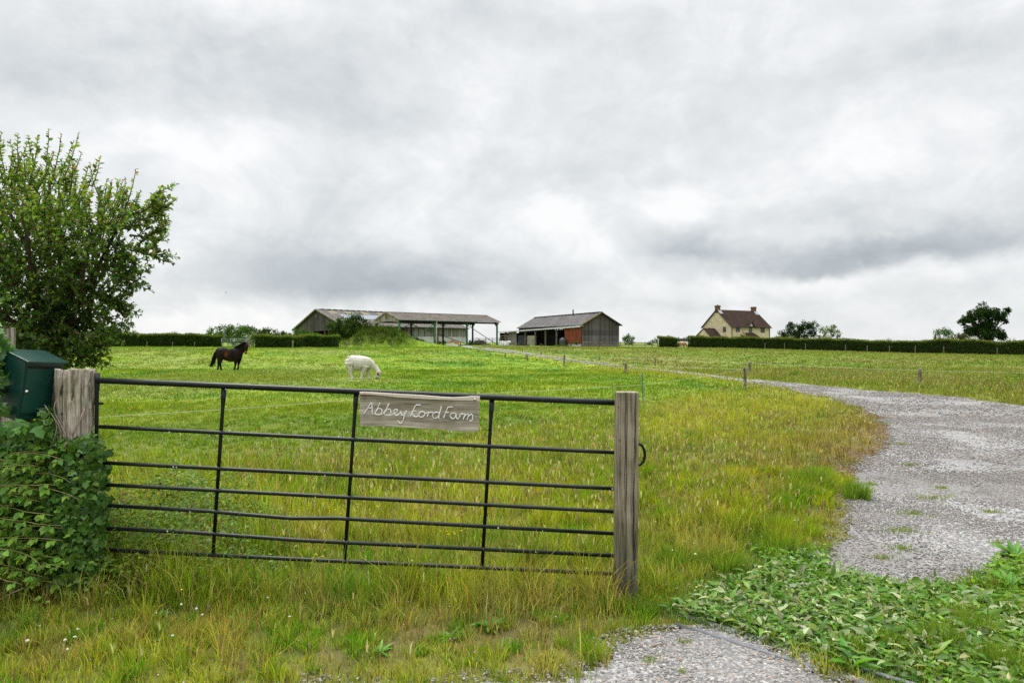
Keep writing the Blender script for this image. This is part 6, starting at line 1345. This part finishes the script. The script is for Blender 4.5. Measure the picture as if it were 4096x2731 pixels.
# rough herbage along the foot of the mound and yard
# ------------------------------------------------------------------ electric fence
INSUL = nmat('black_insulator', (.008, .008, .008), (.015, .015, .015), 5, .5)
def stake(px, base, top, w, label, group, insul=0, lean=0.0, mat=None, d=None):
    x, y = gp(px, base) if d is None else ((px - CX) / FPX * d, d)
    z = hz(x, y); h = EYE + (HY - top) / FPX * y - z
    o = empty('fence_post', (x, y, z), rng.uniform(0, 1.5), label, 'fence post', group)
    m = MB(); n = 10; path = [(lean * t, .01 * math.sin(t * 5), -.25 + (h + .25) * t) for t in (0, .3, .6, .9, 1)]
    m.tube(path, [w * .52, w * .5, w * .5, w * .47, w * .42], n); m.build('timber', mat or STAKE_M, o, True)
    if insul:
        m = MB(); q = MB(); m.tube([(0, 0, h - .10), (insul * (w * .5 + .05), -.02, h - .10)], .012, 6); m.lathe([(.028, h - .13), (.034, h - .11), (.034, h - .09), (.02, h - .07)], (insul * (w * .5 + .06), -.02, 0), 8)
        m.build('insulator', INSUL, o)
    return Vector((x + lean, y, z + h - .10))
LF, RF = 'electric fence posts along the near side of the track', 'electric fence posts along the far side of the track'
pL = [stake(2982, 1556, 1466, .13, 'leaning lichen yellow fence post where the wire turns along the inside of the bend', LF, -1, -.06),
      stake(2503, 1496, 1448, .16, 'thick pale fence post beside the track, first beyond the leaning lichen yellow one', LF, -1),
      stake(2257, 1463, 1416, .14, 'tall pale post near side of the track, in front of the corrugated barn lean-to', LF, -1),
      stake(2108.6, 1445, 1418, .12, 'short fence post near side of the track, below the lean-to', LF, -1),
      stake(2021, 1432.6, 1411.5, .10, 'short fence post near side of the track, below the white bags', LF),
      stake(1961, 1423, 1406.6, .10, 'small dark fence post near side of the track, below the open shed end post', LF),
      stake(1914, 1409, 1395, .14, 'small yellowish fence post where the track reaches the open shed', LF)]
pR = [stake(3679, 1546, 1471, .15, 'rounded grey fence post standing alone in the rough grass above the bend', RF, 1),
      stake(2998, 1494, 1444.5, .16, 'sawn grey fence post just across the track from the leaning lichen yellow one', RF, 1),
      stake(2621, 1461, 1430, .13, 'brown fence post beyond the track, in front of the short hedge block', RF, 1),
      stake(2397, 1440, 1423, .12, 'small fence post beyond the track, below the gable of the corrugated barn', RF, 1),
      stake(2164, 1421, 1406, .11, 'small fence post beyond the track, below the open part of the lean-to', RF),
      stake(2090, 1408, 1396, .10, 'tiny fence post beyond the track, nearest the lean-to', RF)]
WIRE_M = nmat('polywire', (.40, .43, .34), (.55, .58, .46), 40, .7)
def wire(pts, label, r0=.0020, k=.00007):
    m = MB(); path = []
    for a, b in zip(pts[:-1], pts[1:]):
        for i in range(10):
            t = i / 10; p = a.lerp(b, t); p.z -= .035 * (4 * t * (1 - t)) * min(1, (b - a).length / 12); path.append(p)
    path.append(pts[-1]); o = path[0].copy()
    m.tube([p - o for p in path], [r0 + k * p.y for p in path], 5)
    w = m.build('fence_wire', WIRE_M); w.location = o; tag(w, label, 'wire')
gx_, gy_ = gp(2572, 1652); gz_ = hz(gx_, gy_)
gs = empty('plastic_fence_stake', (gx_, gy_, gz_), 0, 'slim green plastic fence stake just behind the square gate post', 'fence post')
hs = EYE + (HY - 1494) / FPX * gy_ - gz_
m = MB(); m.tube([(-.02, 0, hs), (-.01, 0, hs * .6), (.02, 0, 0)], [.017, .015, .012], 6)
for k in range(5): m.box(-.05, .0, -.006, .006, hs * (.28 + .16 * k), hs * (.28 + .16 * k) + .012)
m.build('shaft', nmat('green_plastic', (.05, .14, .12), (.08, .20, .17), 8, .5), gs)
wire([P(392, 1668, 7.6), P(1480, 1592, 12.6), Vector((gx_ - .01, gy_, EYE + (HY - 1539) / FPX * gy_)), pL[0]], 'pale fence wire slanting across the pasture behind the black gate')
wire(pL[:7], 'pale fence wire strung along the near side of the track')
e_ = Vector((pR[0].x + 6.0, pR[0].y - 3.2, pR[0].z - .02))
wire([e_] + pR, 'pale fence wire strung along the far side of the track', k=.00007)

DSTK = nmat('dark_stake', (.07, .06, .045), (.15, .13, .10), 6)  # darker timber for the stakes along the hedges
HS_G, MS_G = 'stakes along the foot of the long hedge', 'stakes at the foot of the grassy mound'
for px, top, bot, d, lab in [(3060, 1373, 1392, 105.5, 'stake by the long hedge below the end of the farmhouse'), (3138, 1374, 1394, 104, 'stake by the long hedge below the left edge of the dark spreading oak'), (3222, 1376, 1396, 102.5, 'stake by the long hedge below the middle of the dark spreading oak'),
                             (3382, 1379, 1402, 99.5, 'stake by the long hedge just beyond the pale green tree'), (3469, 1392 - 9, 1404, 97.5, 'stake by the long hedge, second beyond the pale green tree'), (3558, 1384, 1406, 95.5, 'stake by the long hedge, third beyond the pale green tree'),
                             (3661, 1386, 1410, 93, 'stake by the long hedge left of the small open tree'), (3775, 1388, 1412, 90.8, 'stake by the long hedge under the small open tree'), (3989, 1392, 1420, 86.3, 'pale stake by the long hedge under the tall broad oak')]:
    stake(px, bot, top - 1, .12, lab, HS_G, d=d - .7, mat=DSTK)
for px, top, d, lab in [(487, 1367, 93, 'stake by the long left hedge nearest the hawthorn'), (588, 1368, 93.2, 'second stake from the hawthorn by the long left hedge'), (690, 1367, 93.5, 'pale stake in the middle of the long left hedge'), (778, 1368, 93.8, 'stake by the long left hedge nearest the galvanised gate')]:
    stake(px, 1386, top, .12, lab, 'stakes along the foot of the left hedge', d=d, mat=DSTK)
for px, top, w, d, lab in [(1171, 1361, .2, 86, 'pale stake at the corner of the overgrown hedge'), (1388, 1367, .26, 92, 'pale split stake at the foot of the mound nearest the elder bush'), (1442, 1366, .16, 93, 'second stake at the foot of the mound'), (1502, 1366, .14, 94, 'third stake at the foot of the mound'), (1571, 1366, .24, 94, 'thick pale stake at the right foot of the mound'),
                           (1694, 1372, .14, 104, 'dark stake right of the mound in front of the white wall'), (1842, 1368, .22, 108, 'split stake beside the orange grab arm'), (1882, 1381, .14, 108, 'short stake at the start of the yard')]:
    stake(px, 1390, top, w, lab, MS_G, d=d)

# galvanised gate and its post in the left hedge
GALV = nmat('galvanised', (.17, .20, .22), (.27, .30, .32), 4, .45, metal=.3)
gg = empty('galvanised_gate', (*at_row(887, 94), hz(*at_row(887, 94))), 0, 'distant galvanised field gate closing the gap in the clipped hedge', 'gate')
wg = (988 - 887) / FPX * 94; m = MB()
for i, z in enumerate((.25, .55, .85, 1.15)): MB().tube([(0, 0, z), (wg, 0, z)], .024, 6).build('rail', GALV, gg, True)
for x in (0, wg * .5, wg): MB().tube([(x, -.04, .15), (x, -.04, 1.2)], .035, 6).build('upright', GALV, gg, True)
stake(995, 1387, 1353, .34, 'stout dark post hanging the galvanised gate', 'posts of the galvanised gate', d=94.3)
stake(1006, 1387, 1361, .22, 'pale post beside the stout dark one at the galvanised gate', 'posts of the galvanised gate', d=92.5)

# post and rail fences
def rail_fence(pa, pb, n, hts, label, d0, d1, w=.10):
    a, b = at_row(pa, d0), at_row(pb, d1); o = empty('rail_fence', (a[0], a[1], hz(*a)), 0, label, 'fence'); oo = Vector(o.location)
    pts = [Vector((a[0] + (b[0] - a[0]) * i / n, a[1] + (b[1] - a[1]) * i / n, 0)) for i in range(n + 1)]
    for p in pts: p.z = hz(p.x, p.y)
    for p in pts: MB().bar(p - oo + Vector((0, 0, -.2)), p - oo + Vector((0, 0, max(hts) + .12)), w * 1.2).build('post', STAKE_M, o)
    for h in hts:
        for p, q in zip(pts[:-1], pts[1:]): MB().bar(p - oo + Vector((0, -.07, h)), q - oo + Vector((0, -.07, h + float(rng.normal(0, .02)))), .05, w * 1.1).build('rail', STAKE_M, o)
rail_fence(2334, 2630, 6, (.38, .78), 'low two rail timber fence in front of the corrugated barn gable', 113, 112)
rail_fence(1888, 1998, 4, (.45, .85, 1.2), 'grey timber rail fence behind the end of the open shed', 139, 141)
rail_fence(2001, 2032, 1, (.9, 1.35, 1.8), 'short tall timber fence beside the lean-to, behind the white bags', 133, 134, .14)

# yard clutter
def at3(px, row_or_z, d): x = (px - CX) / FPX * d; return (x, d, hz(x, d))
def bag(px, d, label, w=1.0, h=.95):
    o = empty('bulk_bag', at3(px, 0, d), R(float(rng.uniform(-20, 20))), label, 'bulk bag', 'white bulk bags by the lean-to')
    bm = bmesh.new(); bmesh.ops.create_cube(bm, size=1.0); bmesh.ops.subdivide_edges(bm, edges=bm.edges[:], cuts=5, use_grid_fill=True)
    for v in bm.verts:
        n_ = vn(np.array([v.co.x * 3 + px]), np.array([v.co.y * 3 + v.co.z * 4]), .8, 7)[0] - .5
        f = 1 + .10 * math.cos(v.co.z * 3) + .22 * n_; v.co = Vector((v.co.x * w * f, v.co.y * w * f, (v.co.z + .5) * h * (1 + .15 * n_)))
    me = bpy.data.meshes.new('sack'); bm.to_mesh(me); bm.free(); me.materials.append(nmat('bag_white', (.45, .46, .48), (.72, .73, .75), 3, .7))
    link(bpy.data.objects.new('sack', me), o)
    m = MB()
    for sx in (-1, 1):
        for sy in (-1, 1): m.tube([(sx * w * .42, sy * w * .42, h * .9), (sx * w * .5, sy * w * .5, h * 1.15), (sx * w * .3, sy * w * .45, h * 1.08)], .03, 5)
    m.build('lifting_loops', INSUL, o)
bag(2010, 124, 'white bulk bag next to the end of the timber fence', .95, .8); bag(2029, 123, 'white bulk bag in front of the grey sheet wall of the lean-to', 1.05, .85)
o = empty('water_trough', at3(1809, 0, 101), R(3), 'long pale grey water trough at the field edge below the orange grab arm', 'trough')
CT = nmat('pale_trough', (.46, .47, .48), (.60, .61, .62), 2, .8); zt_ = .02
m = MB(); L2, W2, H2 = .84, .30, .44
m.slab([(-L2, -W2, 0), (L2, -W2, 0), (L2 * 1.02, -W2 * 1.1, H2 * .8), (-L2 * 1.0, -W2 * 1.1, H2)], (0, .06, 0)); m.slab([(-L2, W2, 0), (L2, W2, 0), (L2, W2 * 1.1, H2 * .8), (-L2, W2 * 1.1, H2)], (0, -.06, 0)); m.slab([(-L2, -W2 + .07, 0), (-L2, W2 - .07, 0), (-L2, W2 - .05, H2), (-L2, -W2 + .05, H2)], (.06, 0, 0)); m.slab([(L2 - .06, -W2 + .07, 0), (L2 - .06, W2 - .07, 0), (L2 - .06, W2 - .05, H2 * .8), (L2 - .06, -W2 + .05, H2 * .8)], (.06, 0, 0)); m.box(-L2 + .07, L2 - .07, -W2 + .07, W2 - .07, .02, .3); m.build('tank', CT, o)
ga = empty('grab_arm', at3(1812, 0, 106), 0, 'orange hydraulic arm with a claw grab behind the pale trough', 'machine'); ORG = nmat('orange_paint', (.42, .075, .03), (.55, .12, .05), 3, .5)
q = lambda px, row: P(px, row, 106) - Vector(ga.location)
m = MB(); m.bar(q(1793, 1384), q(1797, 1372), .16); m.bar(q(1797, 1372), q(1804, 1362), .14); m.bar(q(1804, 1362), q(1815, 1365), .13); m.build('boom', ORG, ga)
m = MB(); m.bar(q(1813, 1364), q(1824, 1369), .13); m.bar(q(1800, 1368), q(1811, 1366), .08); m.build('hydraulic_ram', INSUL, ga)
m = MB()
for k in range(5): x = 1820 + k * 3.4; m.tube([q(x, 1368), q(x + 1.5, 1373), q(x + (k - 2) * .8, 1380)], .05, 5)
m.bar(q(1818, 1368.5), q(1836, 1370), .16); m.bar(q(1820, 1376), q(1836, 1376), .09); m.build('claw_grab', ORG, ga)
o = empty('water_tank', at3(2252, 0, 123), 0, 'dark grey round plastic water tank in the open bay beside the rust red panel', 'tank'); m = MB(); m.lathe([(.62, .1), (.66, .3), (.66, 1.15), (.62, 1.3), (.3, 1.5), (.16, 1.52), (.14, 1.6), (.01, 1.62)], n=18)
for z in (.4, .65, .9): m.lathe([(.665, z), (.685, z + .03), (.665, z + .06)], n=18)
m.build('barrel', nmat('tank_grey', (.03, .035, .04), (.055, .06, .065), 2, .5), o, True)
o = empty('timber_trough', at3(2051, 0, 122), R(-6), 'low wooden feed trough between the white bags and the scrap heap', 'trough'); m = MB(); m.slab([(-.62, -.25, .15), (.62, -.25, .15), (.68, -.3, .52), (-.68, -.3, .52)], (0, .05, 0)); m.slab([(-.62, .25, .15), (.62, .25, .15), (.68, .3, .52), (-.68, .3, .52)], (0, -.05, 0)); m.box(-.6, .6, -.18, .18, .15, .2)
m.build('trough_box', STAKE_M, o); m = MB(); m.box(-.5, -.42, -.2, .2, -.1, .149); m.box(.42, .5, -.2, .2, -.1, .149); m.build('legs', STAKE_M, o)
def heap(name, label, cat, px, d, n, ln, r, spread, hgt, mat, seed):
    rs = random.Random(seed); o = empty(name, at3(px, 0, d), 0, label, cat); m = MB()
    for i in range(n):
        x, y = rs.gauss(0, spread), rs.gauss(0, .3); z = max(.04, (hgt) * (1 - min(1, abs(x) / spread / 2)) * rs.random()); a = rs.gauss(0, .5); b = rs.gauss(.0, .35); l = ln * rs.uniform(.5, 1.2)
        dv = Vector((math.cos(a), math.sin(a) * .4, math.sin(b))) * l / 2; c = Vector((x, y, z)); m.tube([c - dv, c + Vector((0, 0, rs.gauss(0, .05))), c + dv], [r * rs.uniform(.6, 1.3)] * 3, 6)
    m.build('branches', mat, o); return o
heap('brushwood_pile', 'tangled pile of grey brushwood behind the open shed end post', 'wood pile', 1925, 132, 70, 1.5, .05, .75, 1.0, nmat('grey_wood', (.12, .10, .08), (.32, .29, .25), 3), 3)
heap('brushwood_pile', 'dark pile of brushwood left of the tangled grey one', 'wood pile', 1906, 133, 40, 1.3, .05, .5, .8, nmat('dark_wood', (.03, .035, .02), (.09, .085, .06), 3), 4)
heap('scrap_heap', 'dark scrap heap in front of the mesh gate of the lean-to', 'scrap heap', 2084, 124, 46, 1.0, .05, .45, .8, nmat('scrap', (.015, .02, .02), (.06, .065, .065), 3), 5)
# black plastic sheeting over fodder under the shed
def tarp(px, d, w, h, label):
    o = empty('sheeted_stack', at3(px, 0, d), R(20), label, 'covered stack', 'stacks under black sheeting'); bm = bmesh.new(); bmesh.ops.create_cube(bm, size=1.0); bmesh.ops.subdivide_edges(bm, edges=bm.edges[:], cuts=6, use_grid_fill=True)
    for v in bm.verts:
        n_ = fbm(np.array([v.co.x * 3 + px]), np.array([v.co.y * 3 + v.co.z * 3]), .7, 9)[0] - .5
        v.co = Vector((v.co.x * w * (1 + .2 * n_), v.co.y * 1.6 * (1 + .2 * n_), (v.co.z + .5) * h * (1 + .18 * n_)))
    me = bpy.data.meshes.new('black_sheet'); bm.to_mesh(me); bm.free(); me.materials.append(nmat('black_sheet', (.006, .006, .007), (.012, .012, .013), 2, .4)); link(bpy.data.objects.new('black_sheet', me), o)
tarp(1586, 133, 3.2, 3.5, 'tall stack under black plastic sheeting just right of the mound'); tarp(1618, 136, 2.0, 1.9, 'lower stack under black sheeting beside the dark brace of the open shed')
o = empty('blue_feeder', at3(1630, 0, 131), 0, 'low blue feed barrier under the open shed', 'feeder'); m = MB(); m.box(-.7, .7, -.05, .05, .75, .88)
for k in range(5): m.box(-.68 + k * .33, -.62 + k * .33, -.03, .03, -.05, .749)
m.build('rails', nmat('blue_paint', (.03, .09, .20), (.05, .13, .28), 4), o)
# gap in the right-hand hedge: vehicle, brown cow, trestle
o = empty('estate_car', at3(2736, 0, 128), R(8), 'white car parked in the gap between the hedges behind the brown cow', 'car'); CW = nmat('car_white', (.62, .64, .66), (.72, .74, .76), 3, .3); m = MB()
m.add([(x, y, z) for y in (-.85, .85) for x, z in [(-2.1, .35), (2.1, .35), (2.15, .8), (1.2, .95), (-2.05, 1.0), (-2.15, .7)]], [(0, 1, 2, 3, 4, 5), (11, 10, 9, 8, 7, 6)] + [(i, (i + 1) % 6, 6 + (i + 1) % 6, 6 + i) for i in range(6)]); m.build('body', CW, o)
m = MB(); m.add([(x, y, z) for y in (-.74, .74) for x, z in [(-1.95, .99), (1.15, .94), (.45, 1.5), (-1.7, 1.5)]], [(0, 1, 2, 3), (7, 6, 5, 4), (0, 4, 5, 1), (1, 5, 6, 2), (2, 6, 7, 3), (3, 7, 4, 0)]); m.build('cabin', nmat('car_glass', (.03, .035, .04), (.06, .065, .07), 2, .15), o)
m = MB(); m.box(-1.7, .42, -.72, .72, 1.505, 1.55); m.build('car_roof', CW, o)
for x in (-1.35, 1.35):
    for y in (-.86, .86):
        m = MB(); m.tube([(x, y - .09, .32), (x, y + .09, .32)], .32, 14); m.build('wheel', INSUL, o)
BCOAT = region_mat('brown_coat', (.46, .27, .12), (.36, .20, .085), [(-.28, .3, .14, (.55, .50, .42)), (-.1, 1.05, .2, (.55, .42, .28))], .7, .2)
cx3, cy3, cz3 = at3(2729, 0, 112)
bc = make_cow('cow', (cx3 + .2, cy3 + 1.0, cz3), R(12), BCOAT, 'light brown cow standing in the gap between the hedges')
o = empty('trestle', at3(2716, 0, 112.5), 0, 'pale timber trestle in the gap left of the brown cow', 'trestle'); PW = nmat('new_timber', (.34, .25, .13), (.46, .35, .2), 4); m = MB(); m.bar((-.35, 0, .55), (.75, 0, .55), .10); m.build('beam', PW, o)
for x, dx2 in ((-.25, -.25), (.1, .0), (.65, .08)): m = MB(); m.bar((x, 0, .5), (x + dx2, 0, -.05), .07); m.build('leg', PW, o)
# bird
o = empty('bird', tuple(P(905, 1170, 62)), R(20), 'small dark bird gliding low in front of the grey cloud bank', 'bird'); m = MB()
loft(m, [(-.11, 0, -.015, .006, .02), (-.05, 0, 0, .02, .022), (.03, 0, .006, .028, .028), (.08, 0, .01, .018, .018), (.12, 0, .008, .003, .003)], 8)
for s in (-1, 1): m.add([(.05, 0, .012), (.0, s * .12, .05), (.02, s * .30, .03), (-.05, s * .13, .045), (-.04, 0, .006)], [(0, 1, 3, 4), (1, 2, 3)])
m.build('body', INSUL, o); o.rotation_euler = (R(12), R(-8), R(75))

# ------------------------------------------------------------------ overgrown cattle grid and broad-leaved verge
cgx = empty('cattle_grid', (GRID_A[0], GRID_A[1], 0), 0, 'grey steel bars of a cattle grid choked with cut grass and dock leaves', 'cattle grid')
BAR_M = nmat('galvanised_bar', (.08, .083, .09), (.14, .145, .155), 9, .55, .1, spec=.4)
for i in range(11):
    c = GRID_A + GRID_PERP * (.0 + .165 * i); a = c + GRID_DIR * (-.05 if i == 0 else -.15 + .03 * i); b = c + GRID_DIR * (2.4)
    dz_ = .010 if i == 0 else (.004 if i < 3 else -.002); za, zb = hz(*a) + dz_, hz(*b) + dz_
    m = MB(); pth = [Vector((a[0] + (b[0] - a[0]) * t - GRID_A[0], a[1] + (b[1] - a[1]) * t - GRID_A[1], za + (zb - za) * t)) for t in np.linspace(0, 1, 8)]
    m.tube(pth, .015, 10); m.build('bar', BAR_M, cgx, True)
def broad(n, fx, fy, ln, colf, up=.5, tilt=.8, zoff=.02, kind='ovate', wr=.42, keep=None):
    x, y = fx(n), fy(n)
    if keep is not None: k = keep(x, y); x, y = x[k], y[k]
    m_ = len(x); z = H(x, y) + rng.uniform(0, zoff, m_); d = rnd_dirs(m_); d[:, 2] = np.abs(d[:, 2]) * up; nn = unit(np.array((0, 0, 1.0)) + rng.normal(0, tilt * .5, (m_, 3)))
    s = rng.uniform(.5, 1.3, m_); return leaf_arrays(np.stack([x, y, z], -1), d, nn, ln * s, ln * wr * s * rng.uniform(.8, 1.2, m_), colf(m_), kind=kind, fold=.25, droop=.3)
UN = lambda a, b: (lambda n: rng.uniform(a, b, n))
def on_grid(x, y):
    u, v = grid_uv(x, y); return (u > -.25 + .12 * v) & (u < 2.6) & (v > .10 + .1 * fbm(x, y, .4, 3)) & (v < 1.95 - .12 * (u > 1.2)) & (track_d(x, y) < .05) & (fbm(x, y, .35, 77) + .34 * ss((v - .1) / .4) > .52)
def lush_area(x, y):
    u, v = grid_uv(x, y); return ((u > 1.25 - .12 * fbm(x, y, .5, 4)) & (v < 2.2) | (x > 2.6 - (y - 4) * .4)) & (track_d(x, y) < -.02) & (y < 5.8) & (verge_d(x, y) < -.02)
wilt = lambda n: vary(np.where((rng.random(n) < .3)[:, None], lerp((.22, .27, .12), (.34, .37, .20), rng.random(n)), lerp((.065, .15, .022), (.16, .27, .05), rng.random(n))), .2)
lush = lambda n: vary(lerp((.075, .185, .015), (.19, .33, .035), rng.random(n)), .2)
parts = [broad(17000, UN(.7, 4.2), UN(3.0, 6.0), .062, wilt, .35, 1.0, .06, keep=on_grid), broad(5000, UN(.7, 4.2), UN(3.0, 6.0), .085, wilt, .45, 1.0, .07, wr=.36, keep=on_grid)]
tag(join_arrays('cut_leaves', parts, LEAF_M), kind='stuff')
parts = [broad(5500, UN(1.6, 5.0), UN(2.9, 5.8), .058, lush, .4, .8, .05, keep=lush_area), broad(5600, UN(1.6, 5.0), UN(2.9, 5.8), .036, lush, .35, .8, .05, 'lobed', 1.0, keep=lush_area)]
# dock and plantain rosettes
RS = [(gp(1960, 2520), .11, 14), (gp(1800, 2560), .085, 10), (gp(1850, 2470), .06, 10), (gp(2140, 2470), .06, 12), (gp(2960, 1880), .14, 12), (gp(1520, 2620), .07, 10), (gp(2740, 1735), .15, 12), (gp(3420, 1960), .1, 8), (gp(640, 2480), .08, 9), (gp(960, 2500), .07, 9), (gp(1150, 2330), .09, 10),
      (gp(3900, 2420), .14, 16), (gp(4040, 2350), .14, 14), (gp(3700, 2560), .12, 14), (gp(3950, 2600), .13, 14), (gp(3620, 2430), .12, 12), (gp(4060, 2230), .16, 12), (gp(3400, 2680), .16, 12)]
for (cx0, cy0), ln, n in RS:
    a = rng.uniform(0, 6.28, n); d = unit(np.stack([np.cos(a), np.sin(a), rng.uniform(.35, 1.3, n)], -1)); p = np.tile((cx0, cy0, hz(cx0, cy0)), (n, 1)) + d * .01
    parts.append(leaf_arrays(p, d, unit(np.array((0, 0, 1.0)) + d * -.3 + rng.normal(0, .1, (n, 3))), ln * rng.uniform(.7, 1.2, n), ln * .30 * rng.uniform(.8, 1.2, n), vary(lerp((.07, .20, .02), (.13, .28, .03), rng.random(n)), .1), fold=.3, droop=.35))
# clover patches low in the lawn
def cl_keep(x, y): return (fbm(x, y, .5, 88) > .60) & (verge_d(x, y) < -.1) & (track_d(x, y) < -.3) & (np.abs(x) < .78 * y + .5)
parts.append(broad(26000, UN(-4, 4), UN(2.8, 8.5), .022, lambda n: vary(lerp((.06, .17, .03), (.12, .26, .04), rng.random(n)), .15), .2, .5, .05, 'lobed', 1.0, keep=cl_keep))
tag(join_arrays('broadleaf_plants', parts, LEAF_M), kind='stuff')
# mown clippings on the grid edge
x, y = rng.uniform(.8, 4.0, 22000), rng.uniform(3.2, 6.0, 22000); u, v = grid_uv(x, y); k = (v > .06) & (v < 2.1) & (u > -.5) & (u < 2.6) & (track_d(x, y) < .12) & (verge_d(x, y) < .03)
x, y = x[k], y[k]; n = len(x)
join_mesh('grass_clippings', [blade_mesh('c', x, y, rng.uniform(.02, .075, n), np.full(n, .004), vary(np.where((rng.random(n) < .25)[:, None], (.34, .36, .18), (.09, .21, .03)), .2), lean=rng.uniform(.3, .95, n))], GRASS_M)

# ------------------------------------------------------------------ flowers
PETAL_M = foliage_mat('petals', .25)
def blooms(name, x, y, z, s, c, flat=.8): 
    n = len(x); return tag(rocks(name, np.stack([x, y, H(x, y) + z], -1), s, flat, c, PETAL_M, .22), kind='stuff')
def on_turf(x, y, m=.15): return (track_d(x, y) < -m) & (verge_d(x, y) < -.05)
# white clover
x, y = place(2600, 7.5, 45, pw=.8); p, r_, l_2 = zones(x, y); k = (p > .6) & (fbm(x, y, 3.0, 101) > .50) ; x, y = x[k], y[k]
x2, y2 = place(60, 3.3, 6.5); k = on_turf(x2, y2); x2, y2 = x2[k], y2[k]
pts_ = [(300, 2640), (260, 2660), (310, 2600), (110, 2660), (725, 2500), (625, 2525), (785, 2510), (810, 2545), (1070, 2457), (1158, 2545), (270, 2690), (160, 2590), (1240, 2380), (2440, 2020), (2130, 2085), (2400, 2060), (1470, 1745), (1275, 2090)]
q_ = np.array([gp(*a) for a in pts_]); x, y = np.concatenate([x, x2, q_[:, 0]]), np.concatenate([y, y2, q_[:, 1]])
blooms('clover_flowers', x, y, .10 + .02 * rng.random(len(x)), np.where(y < 7, .0085, .011 + .0002 * y) * rng.uniform(.7, 1.2, len(x)), vary(np.tile((.62, .60, .52), (len(x), 1)), .08))
# buttercups
x, y = place(1500, 8, 50, pw=.8); p, r_, l_2 = zones(x, y); k = ((fbm(x, y, 2.5, 105) > .60) | (rng.random(len(x)) < .03)) & on_turf(x, y, .3); x, y = x[k], y[k]
cl = []
for a, b, n, sp_ in [(630, 1480, 16, 30), (700, 1478, 14, 30), (740, 1495, 12, 30), (650, 1600, 10, 14), (1040, 1480, 8, 40), (690, 1595, 5, 14), (1250, 1420, 6, 30), (1520, 1530, 8, 14), (900, 1500, 9, 40), (560, 1470, 8, 40), (1100, 1520, 5, 60), (1460, 2030, 8, 60), (1500, 2110, 7, 60), (1770, 2200, 6, 40), (1400, 2090, 5, 40), (2780, 1440, 12, 60), (2900, 1425, 8, 60), (2650, 1450, 14, 60), (2480, 1430, 10, 70), (3290, 1595, 2, 10), (3060, 1760, 3, 60), (1290, 2305, 2, 20), (730, 2480, 1, 3), (1260, 2300, 1, 2)]:
    for _ in range(n):
        yy = b + abs(rng.normal(0, sp_ * .25)); cl.append(gp(a + rng.normal(0, sp_), yy))
cl = np.array(cl); x, y = np.concatenate([x, cl[:, 0]]), np.concatenate([y, cl[:, 1]])
blooms('buttercup_flowers', x, y, .13 + .06 * rng.random(len(x)), (.007 + .00045 * y) * rng.uniform(.7, 1.3, len(x)), vary(np.tile((.70, .58, .03), (len(x), 1)), .1), .5)
# pink and purple
cl = []
for a, b, n, sp_ in [(3080, 1690, 9, 30), (3150, 1705, 10, 60), (3230, 1690, 6, 20), (3160, 1740, 14, 25), (3330, 1690, 4, 20), (3100, 1700, 10, 60), (2960, 1830, 4, 20), (2790, 1845, 2, 10), (1510, 1950, 3, 30), (1250, 1740, 2, 30), (1640, 2010, 3, 40)]:
    for _ in range(n): cl.append(gp(a + rng.normal(0, sp_), b + rng.normal(0, sp_ * .3)))
cl = np.array(cl); blooms('red_clover_flowers', cl[:, 0], cl[:, 1], .15 + .07 * rng.random(len(cl)), .011 * rng.uniform(.8, 1.3, len(cl)), vary(np.tile((.36, .10, .22), (len(cl), 1)), .15))
x, y = place(520, 3.2, 6.0); k = on_turf(x, y) & (fbm(x, y, .9, 109) > .42); x, y = x[k], y[k]
blooms('cranesbill_flowers', x, y, .05 + .07 * rng.random(len(x)), .0045 * rng.uniform(.8, 1.3, len(x)), vary(np.tile((.55, .26, .50), (len(x), 1)), .12), .5)

# dead stalks and fallen twigs in the grass
m = MB()
for (ax, ay), (bx2, by2), h0, h1 in [((0, 2400), (95, 2350), .01, .03), ((255, 1795), (268, 1768), .55, .66), ((2600, 2600), (2660, 2570), .01, .02)]:
    d = 4.4 if ax < 2000 else 3.9; a = P(ax, ay, d if ax > 200 or ay > 2000 else 5.0); b = P(bx2, by2, d if ax > 200 or ay > 2000 else 5.0); a.z = max(a.z, .01); m.tube([a, a.lerp(b, .5) + Vector((0, 0, .006)), b], [.006, .005, .002], 5)
    o = m.build('fallen_stick', nmat('stick', (.16, .11, .08), (.26, .2, .15), 20), None, True)
    tag(o, {0: 'dark dead stick poking out of the grass under the bramble', 255: 'pale broken stalk beside the ivy covered stump', 2600: 'short dry stick lying at the edge of the near gravel'}[ax], 'stick'); m = MB()
